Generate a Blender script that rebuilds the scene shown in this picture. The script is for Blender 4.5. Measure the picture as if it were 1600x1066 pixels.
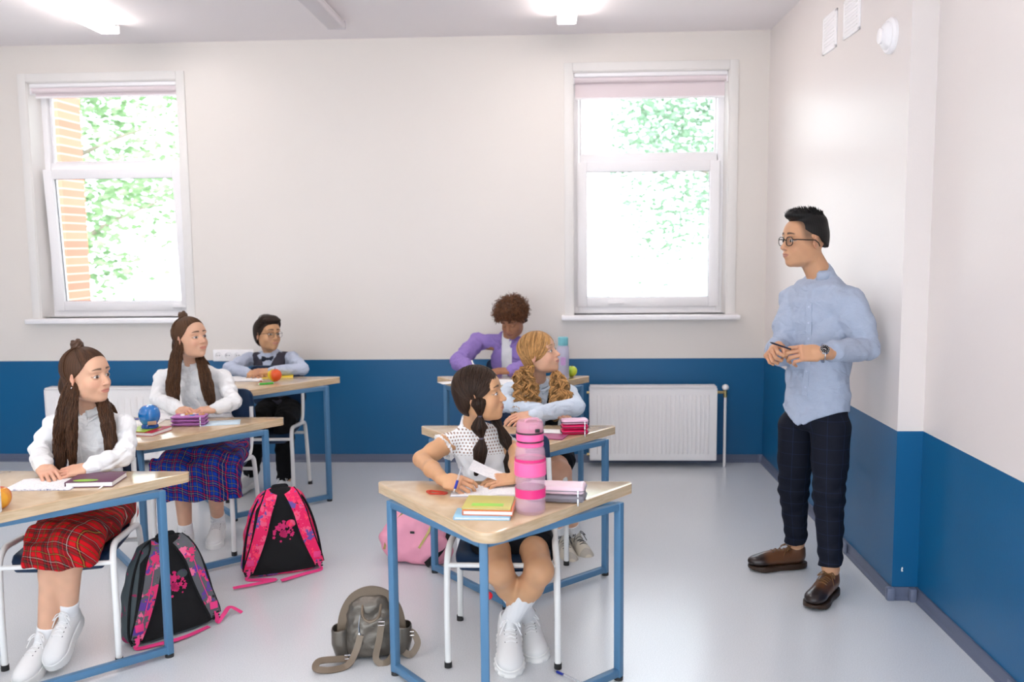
import bpy, bmesh, math, random
import numpy as np
from mathutils import Vector, Matrix
for _o in list(bpy.data.objects): bpy.data.objects.remove(_o)
SC = bpy.context.scene
COL = SC.collection
PI = math.pi
# ---------------------------------------------------------------- camera
FPX, PITCH, YAW, ROLL, CH = 1416.35, 0.1074, 0.0485, -0.0104, 1.59
_f = np.array([-math.sin(YAW)*math.cos(PITCH), math.cos(YAW)*math.cos(PITCH), -math.sin(PITCH)])
_r0 = np.array([math.cos(YAW), math.sin(YAW), 0.0]); _u0 = np.cross(_r0, _f)
_r = _r0*math.cos(ROLL)+_u0*math.sin(ROLL); _u = -_r0*math.sin(ROLL)+_u0*math.cos(ROLL)
cam_d = bpy.data.cameras.new('camera'); cam = bpy.data.objects.new('camera', cam_d); COL.objects.link(cam)
cam_d.sensor_width = 36; cam_d.lens = FPX/1600*36; cam_d.clip_start = 0.05
cam.matrix_world = Matrix(((_r[0], _u[0], -_f[0], 0), (_r[1], _u[1], -_f[1], 0), (_r[2], _u[2], -_f[2], CH), (0, 0, 0, 1)))
cam_d.dof.use_dof = True; cam_d.dof.focus_distance = 3.9; cam_d.dof.aperture_fstop = 2.2
SC.camera = cam
# ---------------------------------------------------------------- light and exposure
vs = SC.view_settings
vs.view_transform = 'Standard'; vs.look = 'None'; vs.gamma = 1; vs.use_curve_mapping = False
vs.exposure = 0.27
W = bpy.data.worlds.new('sky'); SC.world = W; W.use_nodes = True
_bg = W.node_tree.nodes['Background']; _bg.inputs[0].default_value = (0.84, 0.92, 1.0, 1); _bg.inputs[1].default_value = 4.0
sun_d = bpy.data.lights.new('sun', 'SUN'); sun_d.energy = 4.0; sun_d.angle = 0.05; sun_d.color = (1, .96, .88)
sun = bpy.data.objects.new('sun', sun_d); COL.objects.link(sun); sun.rotation_euler = (math.radians(38), 0, math.radians(20))
# ---------------------------------------------------------------- helpers
def at(px, py, Y):
    """point of the photograph's sight line (px, py) on the plane y = Y"""
    d = _f+_r*(px-800)/FPX-_u*(py-533)/FPX
    return np.array([0, 0, CH])+d*(Y/d[1])
def atz(px, py, Z):
    d = _f+_r*(px-800)/FPX-_u*(py-533)/FPX
    return np.array([0, 0, CH])+d*((Z-CH)/d[2])
def atx(px, py, X):
    d = _f+_r*(px-800)/FPX-_u*(py-533)/FPX
    return np.array([0, 0, CH])+d*(X/d[0])
def tag(o, label=None, cat=None, group=None, kind=None):
    if label: o['label'] = label
    if cat: o['category'] = cat
    if group: o['group'] = group
    if kind: o['kind'] = kind
    return o
def empty(name, loc=(0, 0, 0), rz=0, parent=None):
    o = bpy.data.objects.new(name, None); COL.objects.link(o); o.location = loc; o.rotation_euler = (0, 0, rz)
    o.empty_display_size = .05
    if parent is not None: o.parent = parent
    return o
def srgb(r, g, b):
    f = lambda c: (c/255/12.92) if c/255 <= .04045 else ((c/255+.055)/1.055)**2.4
    return (f(r), f(g), f(b))
_M = {}
def mat(name, col=(.8, .8, .8), rough=.5, metal=0, spec=.5, bump=0, bscale=200, var=0, vscale=3, trans=0, alpha=1, sss=0, emit=0, sheen=0, attr=None, coat=0, bdetail=4, stretch=None, ior=1.45, crease=0):
    if name in _M: return _M[name]
    m = bpy.data.materials.new(name); m.use_nodes = True; nt = m.node_tree; b = nt.nodes['Principled BSDF']
    I = b.inputs
    I['Base Color'].default_value = (*col, 1); I['Roughness'].default_value = rough; I['Metallic'].default_value = metal
    I['Specular IOR Level'].default_value = spec; I['Transmission Weight'].default_value = trans; I['Alpha'].default_value = alpha
    I['Coat Weight'].default_value = coat; I['IOR'].default_value = ior
    if sss: I['Subsurface Weight'].default_value = sss; I['Subsurface Radius'].default_value = (.012, .005, .003); I['Subsurface Scale'].default_value = 1
    if sheen: I['Sheen Weight'].default_value = sheen
    if emit: I['Emission Color'].default_value = (*col, 1); I['Emission Strength'].default_value = emit
    tc = nt.nodes.new('ShaderNodeTexCoord'); vec = tc.outputs['Object']
    if stretch:
        mp = nt.nodes.new('ShaderNodeMapping'); mp.inputs['Scale'].default_value = stretch; nt.links.new(vec, mp.inputs[0]); vec = mp.outputs[0]
    src = None
    if attr:
        a = nt.nodes.new('ShaderNodeAttribute'); a.attribute_name = attr; src = a.outputs['Color']
        nt.links.new(src, I['Base Color'])
    if var:
        n = nt.nodes.new('ShaderNodeTexNoise'); n.inputs['Scale'].default_value = vscale; n.inputs['Detail'].default_value = 5
        nt.links.new(vec, n.inputs['Vector'])
        mr = nt.nodes.new('ShaderNodeMapRange'); mr.inputs['From Min'].default_value = .25; mr.inputs['From Max'].default_value = .75
        mr.inputs['To Min'].default_value = 1-var; mr.inputs['To Max'].default_value = 1+var; nt.links.new(n.outputs[0], mr.inputs[0])
        mx = nt.nodes.new('ShaderNodeVectorMath'); mx.operation = 'SCALE'; nt.links.new(mr.outputs[0], mx.inputs['Scale'])
        if src is not None: nt.links.new(src, mx.inputs[0])
        else: mx.inputs[0].default_value = col
        nt.links.new(mx.outputs[0], I['Base Color'])
    if bump:
        n = nt.nodes.new('ShaderNodeTexNoise'); n.inputs['Scale'].default_value = bscale; n.inputs['Detail'].default_value = bdetail
        nt.links.new(vec, n.inputs['Vector'])
        bp = nt.nodes.new('ShaderNodeBump'); bp.inputs['Strength'].default_value = min(1, bump); bp.inputs['Distance'].default_value = .002
        nt.links.new(n.outputs[0], bp.inputs['Height']); nt.links.new(bp.outputs[0], I['Normal'])
        if crease:      # soft cloth creases
            mp = nt.nodes.new('ShaderNodeMapping'); mp.inputs['Scale'].default_value = (1, 1, 1.7); mp.inputs['Rotation'].default_value = (.5, .4, .2); nt.links.new(tc.outputs['Object'], mp.inputs[0])
            n = nt.nodes.new('ShaderNodeTexNoise'); n.inputs['Scale'].default_value = 11; n.inputs['Detail'].default_value = 2.5; n.inputs['Distortion'].default_value = 1.6; nt.links.new(mp.outputs[0], n.inputs['Vector'])
            b2 = nt.nodes.new('ShaderNodeBump'); b2.inputs['Strength'].default_value = 1; b2.inputs['Distance'].default_value = crease
            nt.links.new(n.outputs[0], b2.inputs['Height']); nt.links.new(b2.outputs[0], bp.inputs['Normal'])
    _M[name] = m
    return m
class MB:
    """collects shapes of one mesh"""
    def __init__(s): s.bm = bmesh.new(); s.mi = 0
    def _fin(s, geom, M=None, mi=None):
        if M is not None: bmesh.ops.transform(s.bm, matrix=M, verts=geom)
        fs = set(f for v in geom for f in v.link_faces)
        for f in fs: f.material_index = s.mi if mi is None else mi; f.smooth = True
        return geom
    def box(s, c, size, rot=None, bev=0, seg=2, mi=None):
        g = bmesh.ops.create_cube(s.bm, size=1)['verts']
        bmesh.ops.scale(s.bm, vec=size, verts=g)
        if bev:
            es = list(set(e for v in g for e in v.link_edges))
            r = bmesh.ops.bevel(s.bm, geom=es, offset=bev, segments=seg, affect='EDGES', profile=.5)
            g = list(set(r['verts'])|set(v for v in g if v.is_valid))
        M = Matrix.Translation(c)
        if rot is not None: M = M@(rot if isinstance(rot, Matrix) else Matrix.Rotation(rot, 4, 'Z'))
        return s._fin(g, M, mi)
    def cyl(s, a, b, r, r2=None, n=16, mi=None, cap=True):
        a = Vector(a); b = Vector(b); d = b-a; r2 = r if r2 is None else r2
        g = bmesh.ops.create_cone(s.bm, cap_ends=cap, segments=n, radius1=r, radius2=r2, depth=d.length)['verts']
        M = Matrix.Translation((a+b)/2)@d.to_track_quat('Z', 'Y').to_matrix().to_4x4()
        return s._fin(g, M, mi)
    def ball(s, c, r, sc=(1, 1, 1), n=20, rot=None, mi=None):
        g = bmesh.ops.create_uvsphere(s.bm, u_segments=n, v_segments=max(6, n//2), radius=r)['verts']
        M = Matrix.Translation(c)@(rot if rot is not None else Matrix())@Matrix.Diagonal((*sc, 1))
        return s._fin(g, M, mi)
    def tube(s, pts, r, n=10, cap=True, mi=None, closed=False, flat=None, up=None):
        """round (or flat=(w,t)) profile swept along pts; r may be a list"""
        P = [Vector(p) for p in pts]; N = len(P); rs = r if hasattr(r, '__len__') else [r]*N
        rings = []; ref = Vector(up) if up is not None else None
        prev = None
        for i in range(N):
            t = (P[(i+1) % N]-P[i-1]) if closed else (P[min(i+1, N-1)]-P[max(i-1, 0)])
            if t.length < 1e-9: t = Vector((0, 0, 1))
            t.normalize()
            if ref is not None: x = ref.cross(t)
            elif prev is None: x = (Vector((0, 0, 1)) if abs(t.z) < .9 else Vector((1, 0, 0))).cross(t)
            else: x = prev-t*prev.dot(t)
            if x.length < 1e-6: x = Vector((1, 0, 0)).cross(t)
            x.normalize(); y = t.cross(x); prev = x
            if flat:
                w, th = flat; k = rs[i] if hasattr(r, '__len__') else 1
                w *= k; c = [(-w, -th), (w, -th), (w, th), (-w, th)]
                rings.append([s.bm.verts.new(P[i]+x*u+y*v) for u, v in c])
            else:
                rings.append([s.bm.verts.new(P[i]+(x*math.cos(2*PI*j/n)+y*math.sin(2*PI*j/n))*rs[i]) for j in range(n)])
        m = len(rings[0]); idx = s.mi if mi is None else mi
        for i in range(N if closed else N-1):
            A = rings[i]; B = rings[(i+1) % N]
            for j in range(m):
                f = s.bm.faces.new((A[j], A[(j+1) % m], B[(j+1) % m], B[j])); f.smooth = not flat; f.material_index = idx
        if cap and not closed:
            for q in (rings[0][::-1], rings[-1]):
                f = s.bm.faces.new(q); f.material_index = idx
        return s
    def lathe(s, prof, n=32, c=(0, 0, 0), mi=None):
        rings = []; idx = s.mi if mi is None else mi
        for r, z in prof:
            rings.append([s.bm.verts.new((c[0]+r*math.cos(2*PI*j/n), c[1]+r*math.sin(2*PI*j/n), c[2]+z)) for j in range(n)] if r > 1e-6 else [s.bm.verts.new((c[0], c[1], c[2]+z))])
        for A, B in zip(rings[:-1], rings[1:]):
            for j in range(n):
                q = [A[j % len(A)], A[(j+1) % len(A)], B[(j+1) % len(B)], B[j % len(B)]]
                q = list(dict.fromkeys(q))
                if len(q) > 2:
                    f = s.bm.faces.new(q); f.smooth = True; f.material_index = idx
        return s
    def prism(s, poly, z0, z1, mi=None, M=None, smooth=False, bev=0):
        idx = s.mi if mi is None else mi
        b = [s.bm.verts.new((x, y, z0)) for x, y in poly]; t = [s.bm.verts.new((x, y, z1)) for x, y in poly]; n = len(poly)
        fs = [s.bm.faces.new(b[::-1]), s.bm.faces.new(t)]+[s.bm.faces.new((b[i], b[(i+1) % n], t[(i+1) % n], t[i])) for i in range(n)]
        for f in fs: f.material_index = idx; f.smooth = smooth
        if bev:
            es = [e for e in fs[1].edges]+[e for e in fs[0].edges]
            bmesh.ops.bevel(s.bm, geom=es, offset=bev, segments=2, affect='EDGES', profile=.5)
        if M is not None: bmesh.ops.transform(s.bm, matrix=M, verts=[v for v in b+t if v.is_valid])
        return s
    def quad(s, pts, mi=None):
        f = s.bm.faces.new([s.bm.verts.new(p) for p in pts]); f.material_index = s.mi if mi is None else mi; return f
    def build(s, name, mats, parent=None, loc=None, sharp=35, flip=True, rot=None):
        me = bpy.data.meshes.new(name)
        if flip: bmesh.ops.recalc_face_normals(s.bm, faces=s.bm.faces)
        s.bm.to_mesh(me); s.bm.free()
        for m in (mats if isinstance(mats, (list, tuple)) else [mats]): me.materials.append(m)
        if sharp:
            try: me.set_sharp_from_angle(angle=math.radians(sharp))
            except Exception: pass
        o = bpy.data.objects.new(name, me); COL.objects.link(o)
        if parent is not None: o.parent = parent
        if loc is not None: o.location = loc
        if rot is not None: o.rotation_euler = rot
        return o
def rounded(poly, r, seg=6):
    out = []; n = len(poly)
    for i in range(n):
        p0 = Vector(poly[i-1]); p = Vector(poly[i]); p1 = Vector(poly[(i+1) % n])
        rr = r[i] if hasattr(r, '__len__') else r
        a = (p0-p).normalized(); b = (p1-p).normalized(); ang = a.angle(b); d = rr/math.tan(ang/2)
        s_ = p+a*d; e_ = p+b*d; c = p+(a+b).normalized()*(rr/math.sin(ang/2))
        v0 = s_-c; v1 = e_-c; th = v0.angle_signed(v1)
        for k in range(seg+1):
            q = Matrix.Rotation(-th*k/seg, 2)@v0; out.append(tuple(c+q))
    return out
def smoothpath(pts, n=8):
    P = [Vector(p) for p in pts]; out = []
    for i in range(len(P)-1):
        p0 = P[max(i-1, 0)]; p1 = P[i]; p2 = P[i+1]; p3 = P[min(i+2, len(P)-1)]
        for k in range(n):
            t = k/n
            out.append(.5*((2*p1)+(-p0+p2)*t+(2*p0-5*p1+4*p2-p3)*t*t+(-p0+3*p1-3*p2+p3)*t**3))
    out.append(P[-1]); return out
def copy_tree(o, parent=None):
    c = o.copy(); COL.objects.link(c); c.parent = parent
    for ch in list(o.children): copy_tree(ch, c)
    return c
# ---------------------------------------------------------------- setting
D, XW, ZC, ZB, ZS, XN, DN = 6.496, 1.485, 3.03, 0.758, 0.056, 1.596, 3.961
m_paint = mat('wall_paint', srgb(236, 232, 228), .55, bump=.06, bscale=120)
m_blue = mat('blue_wall_paint', srgb(8, 88, 136), .32, bump=.08, bscale=60)
def wall_mat(name, white, glossy):
    m = bpy.data.materials.new(name); m.use_nodes = True; nt = m.node_tree; b = nt.nodes['Principled BSDF']
    g = nt.nodes.new('ShaderNodeNewGeometry'); sp = nt.nodes.new('ShaderNodeSeparateXYZ'); nt.links.new(g.outputs['Position'], sp.inputs[0])
    lt = nt.nodes.new('ShaderNodeMath'); lt.operation = 'LESS_THAN'; lt.inputs[1].default_value = ZB; nt.links.new(sp.outputs[2], lt.inputs[0])
    mx = nt.nodes.new('ShaderNodeMix'); mx.data_type = 'RGBA'; nt.links.new(lt.outputs[0], mx.inputs[0])
    mx.inputs[6].default_value = (*white, 1); mx.inputs[7].default_value = (*srgb(4, 92, 140), 1); nt.links.new(mx.outputs[2], b.inputs['Base Color'])
    b.inputs['Roughness'].default_value = glossy
    n = nt.nodes.new('ShaderNodeTexNoise'); n.inputs['Scale'].default_value = 90; nt.links.new(g.outputs['Position'], n.inputs[0])
    n2 = nt.nodes.new('ShaderNodeTexNoise'); n2.inputs['Scale'].default_value = 3; nt.links.new(g.outputs['Position'], n2.inputs[0])
    ad = nt.nodes.new('ShaderNodeMath'); ad.operation = 'MULTIPLY_ADD'; ad.inputs[1].default_value = 3; nt.links.new(n2.outputs[0], ad.inputs[0]); nt.links.new(n.outputs[0], ad.inputs[2])
    bp = nt.nodes.new('ShaderNodeBump'); bp.inputs['Strength'].default_value = .12; bp.inputs['Distance'].default_value = .002
    nt.links.new(ad.outputs[0], bp.inputs['Height']); nt.links.new(bp.outputs[0], b.inputs['Normal'])
    return m
m_wall = wall_mat('two_tone_wall', srgb(229, 222, 215), .38)
m_wallR = wall_mat('two_tone_wall_satin', srgb(232, 224, 220), .36)
def structure(name, mb, m, **k):
    return tag(mb.build(name, m, sharp=30, **k), kind='structure')
# floor
fm = bpy.data.materials.new('vinyl_floor'); fm.use_nodes = True; nt = fm.node_tree; b = nt.nodes['Principled BSDF']
tc = nt.nodes.new('ShaderNodeTexCoord'); n = nt.nodes.new('ShaderNodeTexNoise'); n.inputs['Scale'].default_value = 260; n.inputs['Detail'].default_value = 3
nt.links.new(tc.outputs['Object'], n.inputs[0]); cr = nt.nodes.new('ShaderNodeValToRGB'); nt.links.new(n.outputs[0], cr.inputs[0])
cr.color_ramp.elements[0].position = .35; cr.color_ramp.elements[0].color = (*srgb(204, 208, 212), 1)
cr.color_ramp.elements[1].position = .65; cr.color_ramp.elements[1].color = (*srgb(222, 226, 229), 1)
n2 = nt.nodes.new('ShaderNodeTexNoise'); n2.inputs['Scale'].default_value = 2.2; nt.links.new(tc.outputs['Object'], n2.inputs[0])
mr = nt.nodes.new('ShaderNodeMapRange'); mr.inputs['To Min'].default_value = .18; mr.inputs['To Max'].default_value = .26; b.inputs['Specular IOR Level'].default_value = .75; nt.links.new(n2.outputs[0], mr.inputs[0])
nt.links.new(mr.outputs[0], b.inputs['Roughness']); nt.links.new(cr.outputs[0], b.inputs['Base Color'])
mb = MB(); mb.prism([(-5.2, -1.8), (3.2, -1.8), (3.2, 2.0), (3.2, 6.9), (-5.2, 6.9)], -.12, 0); structure('floor', mb, fm)
m_ceil = mat('ceiling_paint', srgb(248, 242, 243), .8)
mb = MB(); mb.prism([(-5.2, -1.8), (3.2, -1.8), (3.2, 6.9), (-5.2, 6.9)], ZC, ZC+.15); structure('ceiling', mb, m_ceil)
# back wall with two window openings
WT = 2.775; WB = 1.075; WTH = .3
WIN = [(-3.79, -2.69), (0.127, 1.213)]
mb = MB(); xs = [-5.0, WIN[0][0], WIN[0][1], WIN[1][0], WIN[1][1], XW+.4]
def wbox(x0, x1, y0, y1, z0, z1): mb.box(((x0+x1)/2, (y0+y1)/2, (z0+z1)/2), (x1-x0, y1-y0, z1-z0))
for i in (0, 2, 4): wbox(xs[i], xs[i+1], D, D+WTH, 0, ZC)
for i in (1, 3): wbox(xs[i], xs[i+1], D, D+WTH, 0, WB); wbox(xs[i], xs[i+1], D, D+WTH, WT, ZC)
structure('wall_back', mb, m_wall)
mb = MB(); wbox(-5.2, -5.0, -1.8, D+WTH, 0, ZC); structure('wall_left', mb, m_wall)
mb = MB(); wbox(XW, XW+.3, DN, D, 0, ZC); wbox(XN, XN+.3, -1.8, DN, 0, ZC); structure('wall_right', mb, m_wallR)
mb = MB(); wbox(-5.2, 1.9, -2.0, -1.8, 0, .3); wbox(-5.2, 1.9, -2.0, -1.8, 2.3, ZC); wbox(-5.2, -4.8, -2.0, -1.8, .3, 2.3); wbox(1.4, 1.9, -2.0, -1.8, .3, 2.3); structure('wall_front_unseen', mb, m_wall)  # unseen wall added behind the camera; its opening shapes the frontal daylight
# baseboards: a rounded grey vinyl strip
m_base = mat('grey_vinyl_baseboard', srgb(94, 102, 124), .38)
def base(name, a, b_, nrm):
    a = Vector(a); b_ = Vector(b_); nrm = Vector(nrm); prof = [(0, 0), (.022, 0), (.022, .006), (.014, .016), (.012, .046), (.008, ZS), (0, ZS)]
    mb = MB(); r = [[mb.bm.verts.new(Vector((q.x, q.y, 0))+Vector((nrm.x*u, nrm.y*u, v))) for u, v in prof] for q in (a, b_)]
    for i in range(len(prof)-1): mb.bm.faces.new((r[0][i], r[0][i+1], r[1][i+1], r[1][i]))
    mb.bm.faces.new(r[0]); mb.bm.faces.new(r[1])
    return mb
def bases(name, segs):
    M_ = MB()
    for a, b_, nrm in segs:
        t = base('', a, b_, nrm); me = bpy.data.meshes.new('tmp'); t.bm.to_mesh(me); t.bm.free(); M_.bm.from_mesh(me); bpy.data.meshes.remove(me)
    structure(name, M_, m_base)
bases('baseboard_back', [((-5, D), (XW, D), (0, -1))])
bases('baseboard_right', [((XW, D), (XW, DN-.012), (-1, 0)), ((XW-.012, DN), (XN, DN), (0, -1)), ((XN, DN), (XN, -1.8), (-1, 0))])
mb = MB()
for (x, y) in ((XW-.021, 4.55), (XN-.021, 3.08), (XN-.021, 2.05)): mb.box((x, y, .029), (.006, .05, .058), bev=.002)
mb.box((XN-.03, DN-.03, .029), (.03, .03, .06), bev=.006); mb.box((XW-.012, DN-.014, .029), (.035, .035, .06), bev=.008); mb.box((XW-.02, D-.02, .029), (.03, .03, .06), bev=.006)
mb.tube([(-5, D-.021, .03), (XW, D-.021, .03)], .0006, 4)
structure('trim_1', mb, mat('baseboard_joint', srgb(108, 116, 138), .35))
# small chip in the blue paint
mb = MB(); q = at(1408, 893, DN-.003); mb.prism([(0, 0), (.007, 0), (.008, .004), (.004, .006), (.007, .012), (.006, .02), (.001, .018), (-.001, .008)], 0, .002, M=Matrix.Translation(q)@Matrix.Rotation(PI/2, 4, 'X'))
tag(mb.build('paint_chip', mat('bare_plaster', (.85, .85, .85), .8)), 'tiny white chip in the blue paint low on the wall corner', 'paint chip')
# ------------------------------------------------ windows
m_pvc = mat('white_window_plastic', srgb(252, 249, 250), .3)
m_gasket = mat('window_gasket', srgb(120, 122, 128), .6)
m_glass = bpy.data.materials.new('window_glass'); m_glass.use_nodes = True; nt = m_glass.node_tree
nt.nodes.remove(nt.nodes['Principled BSDF']); _t = nt.nodes.new('ShaderNodeBsdfTransparent'); _g = nt.nodes.new('ShaderNodeBsdfGlossy'); _g.inputs['Roughness'].default_value = .02
_fr = nt.nodes.new('ShaderNodeFresnel'); _fr.inputs[0].default_value = 1.35; _mx = nt.nodes.new('ShaderNodeMixShader')
nt.links.new(_fr.outputs[0], _mx.inputs[0]); nt.links.new(_t.outputs[0], _mx.inputs[1]); nt.links.new(_g.outputs[0], _mx.inputs[2]); nt.links.new(_mx.outputs[0], nt.nodes['Material Output'].inputs[0])
def frame(mb, x0, x1, z0, z1, w, y0, y1, wb=None):
    wb = wb or w
    for c, s in ((((x0+w/2), (z0+z1)/2), (w, z1-z0)), ((x1-w/2, (z0+z1)/2), (w, z1-z0)), (((x0+x1)/2, z1-w/2), (x1-x0-2*w, w)), (((x0+x1)/2, z0+wb/2), (x1-x0-2*w, wb))):
        mb.box((c[0], (y0+y1)/2, c[1]), (s[0], y1-y0, s[1]), bev=.005)
def window(idx, x0, x1, tilt, blind_drop):
    y = D+.17; zm = 2.185
    mb = MB(); frame(mb, x0-.01, x1+.01, WB-.01, WT+.02, .055, y, y+.09); mb.box(((x0+x1)/2, y+.045, zm), (x1-x0-.1, .09, .06), bev=.004)
    fr = structure('window_%d' % idx, mb, m_pvc)
    # reveal lining and architrave
    mb = MB(); mb.box((x0+.003, (D+y)/2, (WB+WT)/2), (.006, y-D, WT-WB)); mb.box((x1-.003, (D+y)/2, (WB+WT)/2), (.006, y-D, WT-WB)); mb.box(((x0+x1)/2, (D+y)/2, WT-.003), (x1-x0, y-D, .006))
    for (cx, cz, sx, sz) in ((x0-.03, (WB+WT)/2+.03, .06, WT-WB+.06), (x1+.03, (WB+WT)/2+.03, .06, WT-WB+.06), ((x0+x1)/2, WT+.03, x1-x0, .06)):
        mb.box((cx, D-.004, cz), (sx, .010, sz), bev=.003)
    mb.build('window_lining', m_paint, fr)
    mb = MB(); mb.box(((x0+x1)/2, D+.045, WB-.0175), (x1-x0+.17, .25, .035), bev=.008); mb.box(((x0+x1)/2, y-.02, WB-.005), (x1-x0-.01, .06, .02))
    mb.build('window_sill', m_pvc, fr)
    gx0, gx1 = x0+.045, x1-.045
    # upper fixed light
    mb = MB(); frame(mb, gx0+.004, gx1-.004, zm+.028, WT-.035, .018, y+.03, y+.06); mb.build('glazing_bead', m_pvc, fr)
    mb = MB(); mb.box(((gx0+gx1)/2, y+.05, (zm+WT)/2), (gx1-gx0-.02, .004, WT-zm-.08)); mb.build('pane', m_glass, fr)
    # lower sash, hinged at its foot
    h = zm-.02-(WB+.045); w = gx1-gx0
    mb = MB(); frame(mb, -w/2-.012, w/2+.012, 0, h, .07, -.025, .045); 
    R = Matrix.Translation(((gx0+gx1)/2, y, WB+.045))@Matrix.Rotation(tilt, 4, 'X')
    s = mb.build('sash', m_pvc, fr); s.matrix_local = R
    mb = MB(); frame(mb, -w/2+.055, w/2-.055, .067, h-.067, .006, .005, .02); mb.build('gasket', m_gasket, s)
    mb = MB(); mb.box((0, .015, h/2), (w-.12, .004, h-.13)); mb.build('pane', m_glass, s)
    mb = MB(); mb.box((-.25 if tilt == 0 else .42, -.032, .03), (.07, .014, .028), bev=.005); mb.box((-.225 if tilt == 0 else .445, -.05, .03), (.10, .014, .018), bev=.006)
    mb.build('handle', m_pvc, s)
    # roller blind: cassette, fabric, bar
    bl = empty('roller_blind', ((x0+x1)/2, D+.06, WT)); wd = x1-x0-.02
    tag(bl, 'pale rolled-up roller blind at the top of the %s window' % ('left' if idx == 1 else 'right'), 'roller blind')
    mb = MB(); mb.tube([(-wd/2, 0, -.045), (wd/2, 0, -.045)], .026, 14); mb.build('roll', mat('blind_fabric', srgb(236, 222, 224), .8), bl)
    mb = MB(); mb.box((0, -.012, -.02), (wd, .07, .03), bev=.008); mb.box((-wd/2, 0, -.045), (.008, .06, .07), bev=.002); mb.box((wd/2, 0, -.045), (.008, .06, .07), bev=.002); mb.build('cassette', m_pvc, bl)
    mb = MB(); mb.box((0, .022, -.045-blind_drop/2), (wd-.02, .002, blind_drop)); mb.build('fabric', _M['blind_fabric'], bl)
    mb = MB(); mb.box((0, .022, -.045-blind_drop), (wd-.02, .012, .016), bev=.004); mb.build('bottom_bar', m_pvc, bl)
window(1, WIN[0][0], WIN[0][1], math.radians(3.5), .05)
window(2, WIN[1][0], WIN[1][1], 0, .13)
# ------------------------------------------------ radiators
m_rad = mat('radiator_enamel', srgb(250, 246, 244), .35)
def radiator(x0, x1, label, valve_right):
    z0, z1 = .05, .575; Y = 6.36
    r = tag(empty('radiator', ((x0+x1)/2, Y, 0)), label, 'radiator', 'panel radiators under the windows')
    w = x1-x0; h = z1-z0
    # front panel with pressed vertical channels
    mb = MB(); n = 27; xs_ = []; 
    prof = []
    m = .045
    for i in range(n):
        c = -w/2+m+(w-2*m)*(i+.5)/n; p = (w-2*m)/n
        prof += [(c-.5*p, 0), (c-.22*p, 0), (c-.12*p, -.007), (c+.12*p, -.007), (c+.22*p, 0)]
    prof = [(-w/2+.012, 0)]+prof+[(w/2-.012, 0)]
    zz = [(z0+.012, 0), (z0+.05, 0), (z0+.07, 1), (z1-.075, 1), (z1-.055, 0), (z1-.012, 0)]
    g = [[mb.bm.verts.new((x, -.045-(-dy if k else 0)*1.0 if k else -.045, z)) for x, dy in prof] for z, k in zz]
    for a_, b2 in zip(g[:-1], g[1:]):
        for i in range(len(prof)-1): mb.bm.faces.new((a_[i], a_[i+1], b2[i+1], b2[i]))
    mb.box((0, -.012, (z0+z1)/2), (w, .062, h), bev=.010)
    for v in mb.bm.verts: pass
    mb.build('panel', m_rad, r, sharp=20)
    mb = MB(); mb.box((0, .0, z1+.003), (w-.01, .10, .012), bev=.004)
    for i in range(40): mb.box((-w/2+.04+(w-.08)*i/39, 0, z1+.0095), (.003, .07, .003))
    mb.build('top_grille', m_rad, r)
    mb = MB(); mb.box((-w/2+.004, 0, (z0+z1)/2), (.008, .10, h-.01), bev=.003); mb.box((w/2-.004, 0, (z0+z1)/2), (.008, .10, h-.01), bev=.003); mb.box((0, .045, (z0+z1)/2), (w-.02, .012, h-.02)); mb.build('side_panel', m_rad, r)
    for sx in (-1, 1): mb = MB(); mb.box((sx*w*.32, .09, .3), (.03, .09, .4)); mb.build('wall_bracket', m_rad, r)
    s = 1 if valve_right else -1
    for z in (z1-.04, z0+.04): mb = MB(); mb.cyl((-s*(w/2-.005), -.01, z), (-s*(w/2+.018), -.01, z), .009); mb.build('plug', mat('brass', srgb(190, 170, 120), .3, 1), r)
    mb = MB(); vx = s*(w/2+.062)
    mb.cyl((s*(w/2-.005), -.01, z1-.04), (vx, -.01, z1-.04), .010); mb.cyl((vx, -.01, z1-.075), (vx, -.01, z1-.02), .014); mb.build('valve', _M['brass'], r)
    mb = MB(); mb.ball((vx, -.012, z1-.005), .024, (1, 1, .9)); mb.build('valve_cap', m_rad, r)
    mb = MB(); mb.tube([(vx, -.01, z1-.07), (vx, -.01, .3), (vx, -.01, 0)], .0095); mb.build('pipe', m_rad, r)
radiator(.235, 1.125, 'white ribbed panel radiator on the blue wall below the right window', True)
radiator(-3.70, -2.35, 'white ribbed panel radiator on the blue wall below the left window', True)
# ------------------------------------------------ power outlets, vents, speaker
so = tag(empty('power_outlet', (-2.36, D-.002, .795)), 'white strip of power sockets on the back wall behind the boy in glasses', 'power outlet')
mb = MB(); mb.box((0, -.006, 0), (.30, .014, .085), bev=.004); mb.build('cover_plate', m_pvc, so)
for i in range(4):
    mb = MB(); x = -.108+.072*i; mb.lathe([(.026, .0), (.026, -.004), (.021, -.005), (.019, .004), (0, .004)], 20); bmesh.ops.rotate(mb.bm, verts=mb.bm.verts, cent=(0, 0, 0), matrix=Matrix.Rotation(-PI/2, 3, 'X')); bmesh.ops.translate(mb.bm, verts=mb.bm.verts, vec=(x, -.016, 0))
    sk = mb.build('socket', m_pvc, so)
    mb = MB()
    for s in (-1, 1): mb.cyl((x+s*.0085, -.014, 0), (x+s*.0085, -.019, 0), .003, n=8)
    mb.build('pin_hole', mat('dark_hole', (.03, .03, .03), .9), sk)
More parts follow.
